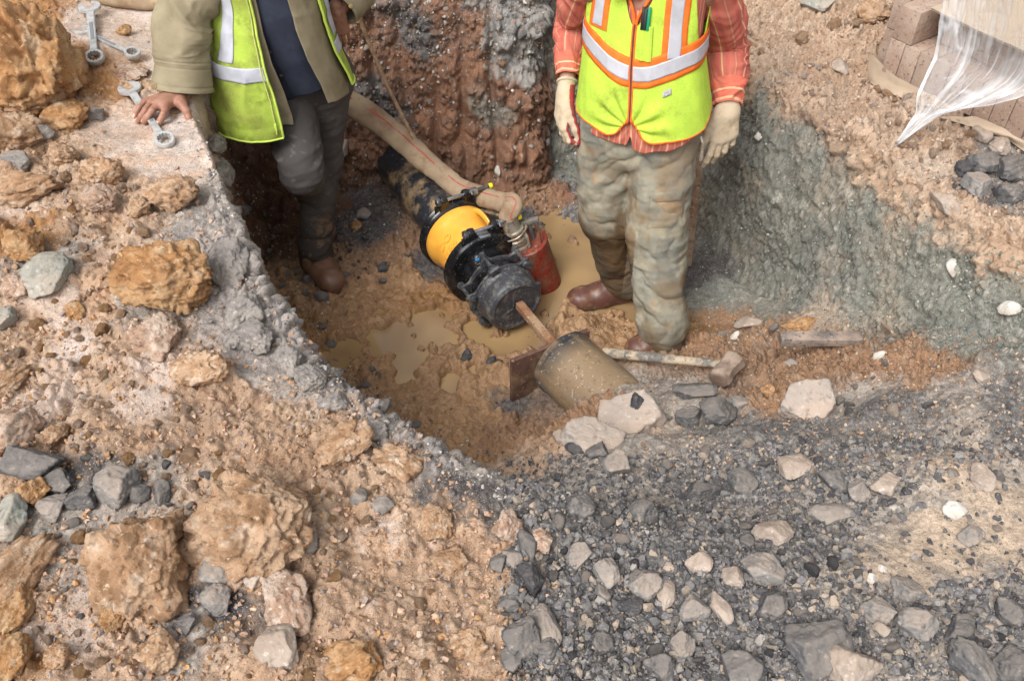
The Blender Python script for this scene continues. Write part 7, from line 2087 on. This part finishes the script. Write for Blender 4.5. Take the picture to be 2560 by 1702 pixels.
# clear plastic pulled down over the stack, gathered to a tail on the ground
M_plast = bpy.data.materials.new('clear_plastic_film'); M_plast.use_nodes = True
nt = M_plast.node_tree; bs_p = nt.nodes['Principled BSDF']
bs_p.inputs['Base Color'].default_value = (.86, .87, .89, 1); bs_p.inputs['Roughness'].default_value = .22; bs_p.inputs['Specular IOR Level'].default_value = .6
at = nt.nodes.new('ShaderNodeAttribute'); at.attribute_name = 'fold'; nt.links.new(at.outputs['Fac'], bs_p.inputs['Alpha'])
Lc = [K(*c) for c in ((1500, -120), (1440, 200), (1385, 520), (1235, 850), (1212, 1050), (1165, 1120), (1010, 1375))]
Rc = [K(*c) for c in ((2600, -120), (2560, 420), (2400, 780), (2020, 950), (1660, 1012), (1400, 1105), (1020, 1385))]
yt0, yt1 = (O_ + d1 * .30).y - .03, (O_ + d1 * 1.1).y - .03
tail = hit(*K(1015, 1378))[0]
L_, R__ = catmull([(a, b, 0) for a, b in Lc], 161), catmull([(a, b, 0) for a, b in Rc], 161)
def plf(u, v):
    i = np.clip(np.round(v * 160), 0, 160).astype(int)
    px = L_[i, 0] * (1 - u) + R__[i, 0] * u; py = L_[i, 1] * (1 - u) + R__[i, 1] * u
    top_y = yt0 * (1 - u) + yt1 * u
    w = v ** .9
    y = top_y * (1 - w) + (tail.y) * w
    dx = (px - 512) / FPX; dy = (340 - py) / FPX
    D = np.stack([dx, _c + dy * _s, -_s + dy * _c], 1)
    Pp = CP + D * (y / D[:, 1])[:, None]
    # keep it above the ground
    return Pp
V, F = sheet(plf, 150, 161, 0)
for k in range(len(V)):
    h = GROUND.ray_cast(V3((float(V[k, 0]), float(V[k, 1]), 3.0)), V3((0, 0, -1)))
    if h[0] is not None and V[k, 2] < h[0].z + .012: V[k, 2] = h[0].z + .012
u_, v_ = [a.ravel() for a in np.meshgrid(np.linspace(0, 1, 150), np.linspace(0, 1, 161))]
fan = np.stack([u_ * 3.2, v_ * .55, 0 * u_], 1).astype(np.float32)
rg = ridge(fan + fbm(fan, 2, 2, .5, 3)[:, None] * .15, 3.0, 4, .6, 9)
rg2 = ridge(np.stack([u_ * 2, v_ * 2.6, 0 * u_], 1).astype(np.float32), 2.5, 3, .6, 19)
n = vnormals(V, F); V = V + n * ((rg * .012 + rg2 * .006) * (1 - v_ * .6))[:, None]
al = np.clip(.20 + .42 * sstep(.35, .95, rg) + .25 * sstep(.4, .95, rg2) + .22 * (u_ < .03) + .25 * v_ ** 3 + .20 * sstep(-.1, .4, fbm(fan * 1.5, 3, 4, .6, 77)), .1, .85)
me = np_mesh('plastic_sheet', V, F, True, extra={'fold': al})
o = link('plastic_sheet', me, M_plast); tag(o, 'crumpled clear plastic sheet draped over the brick stack and trailing to the ground', 'plastic sheet')
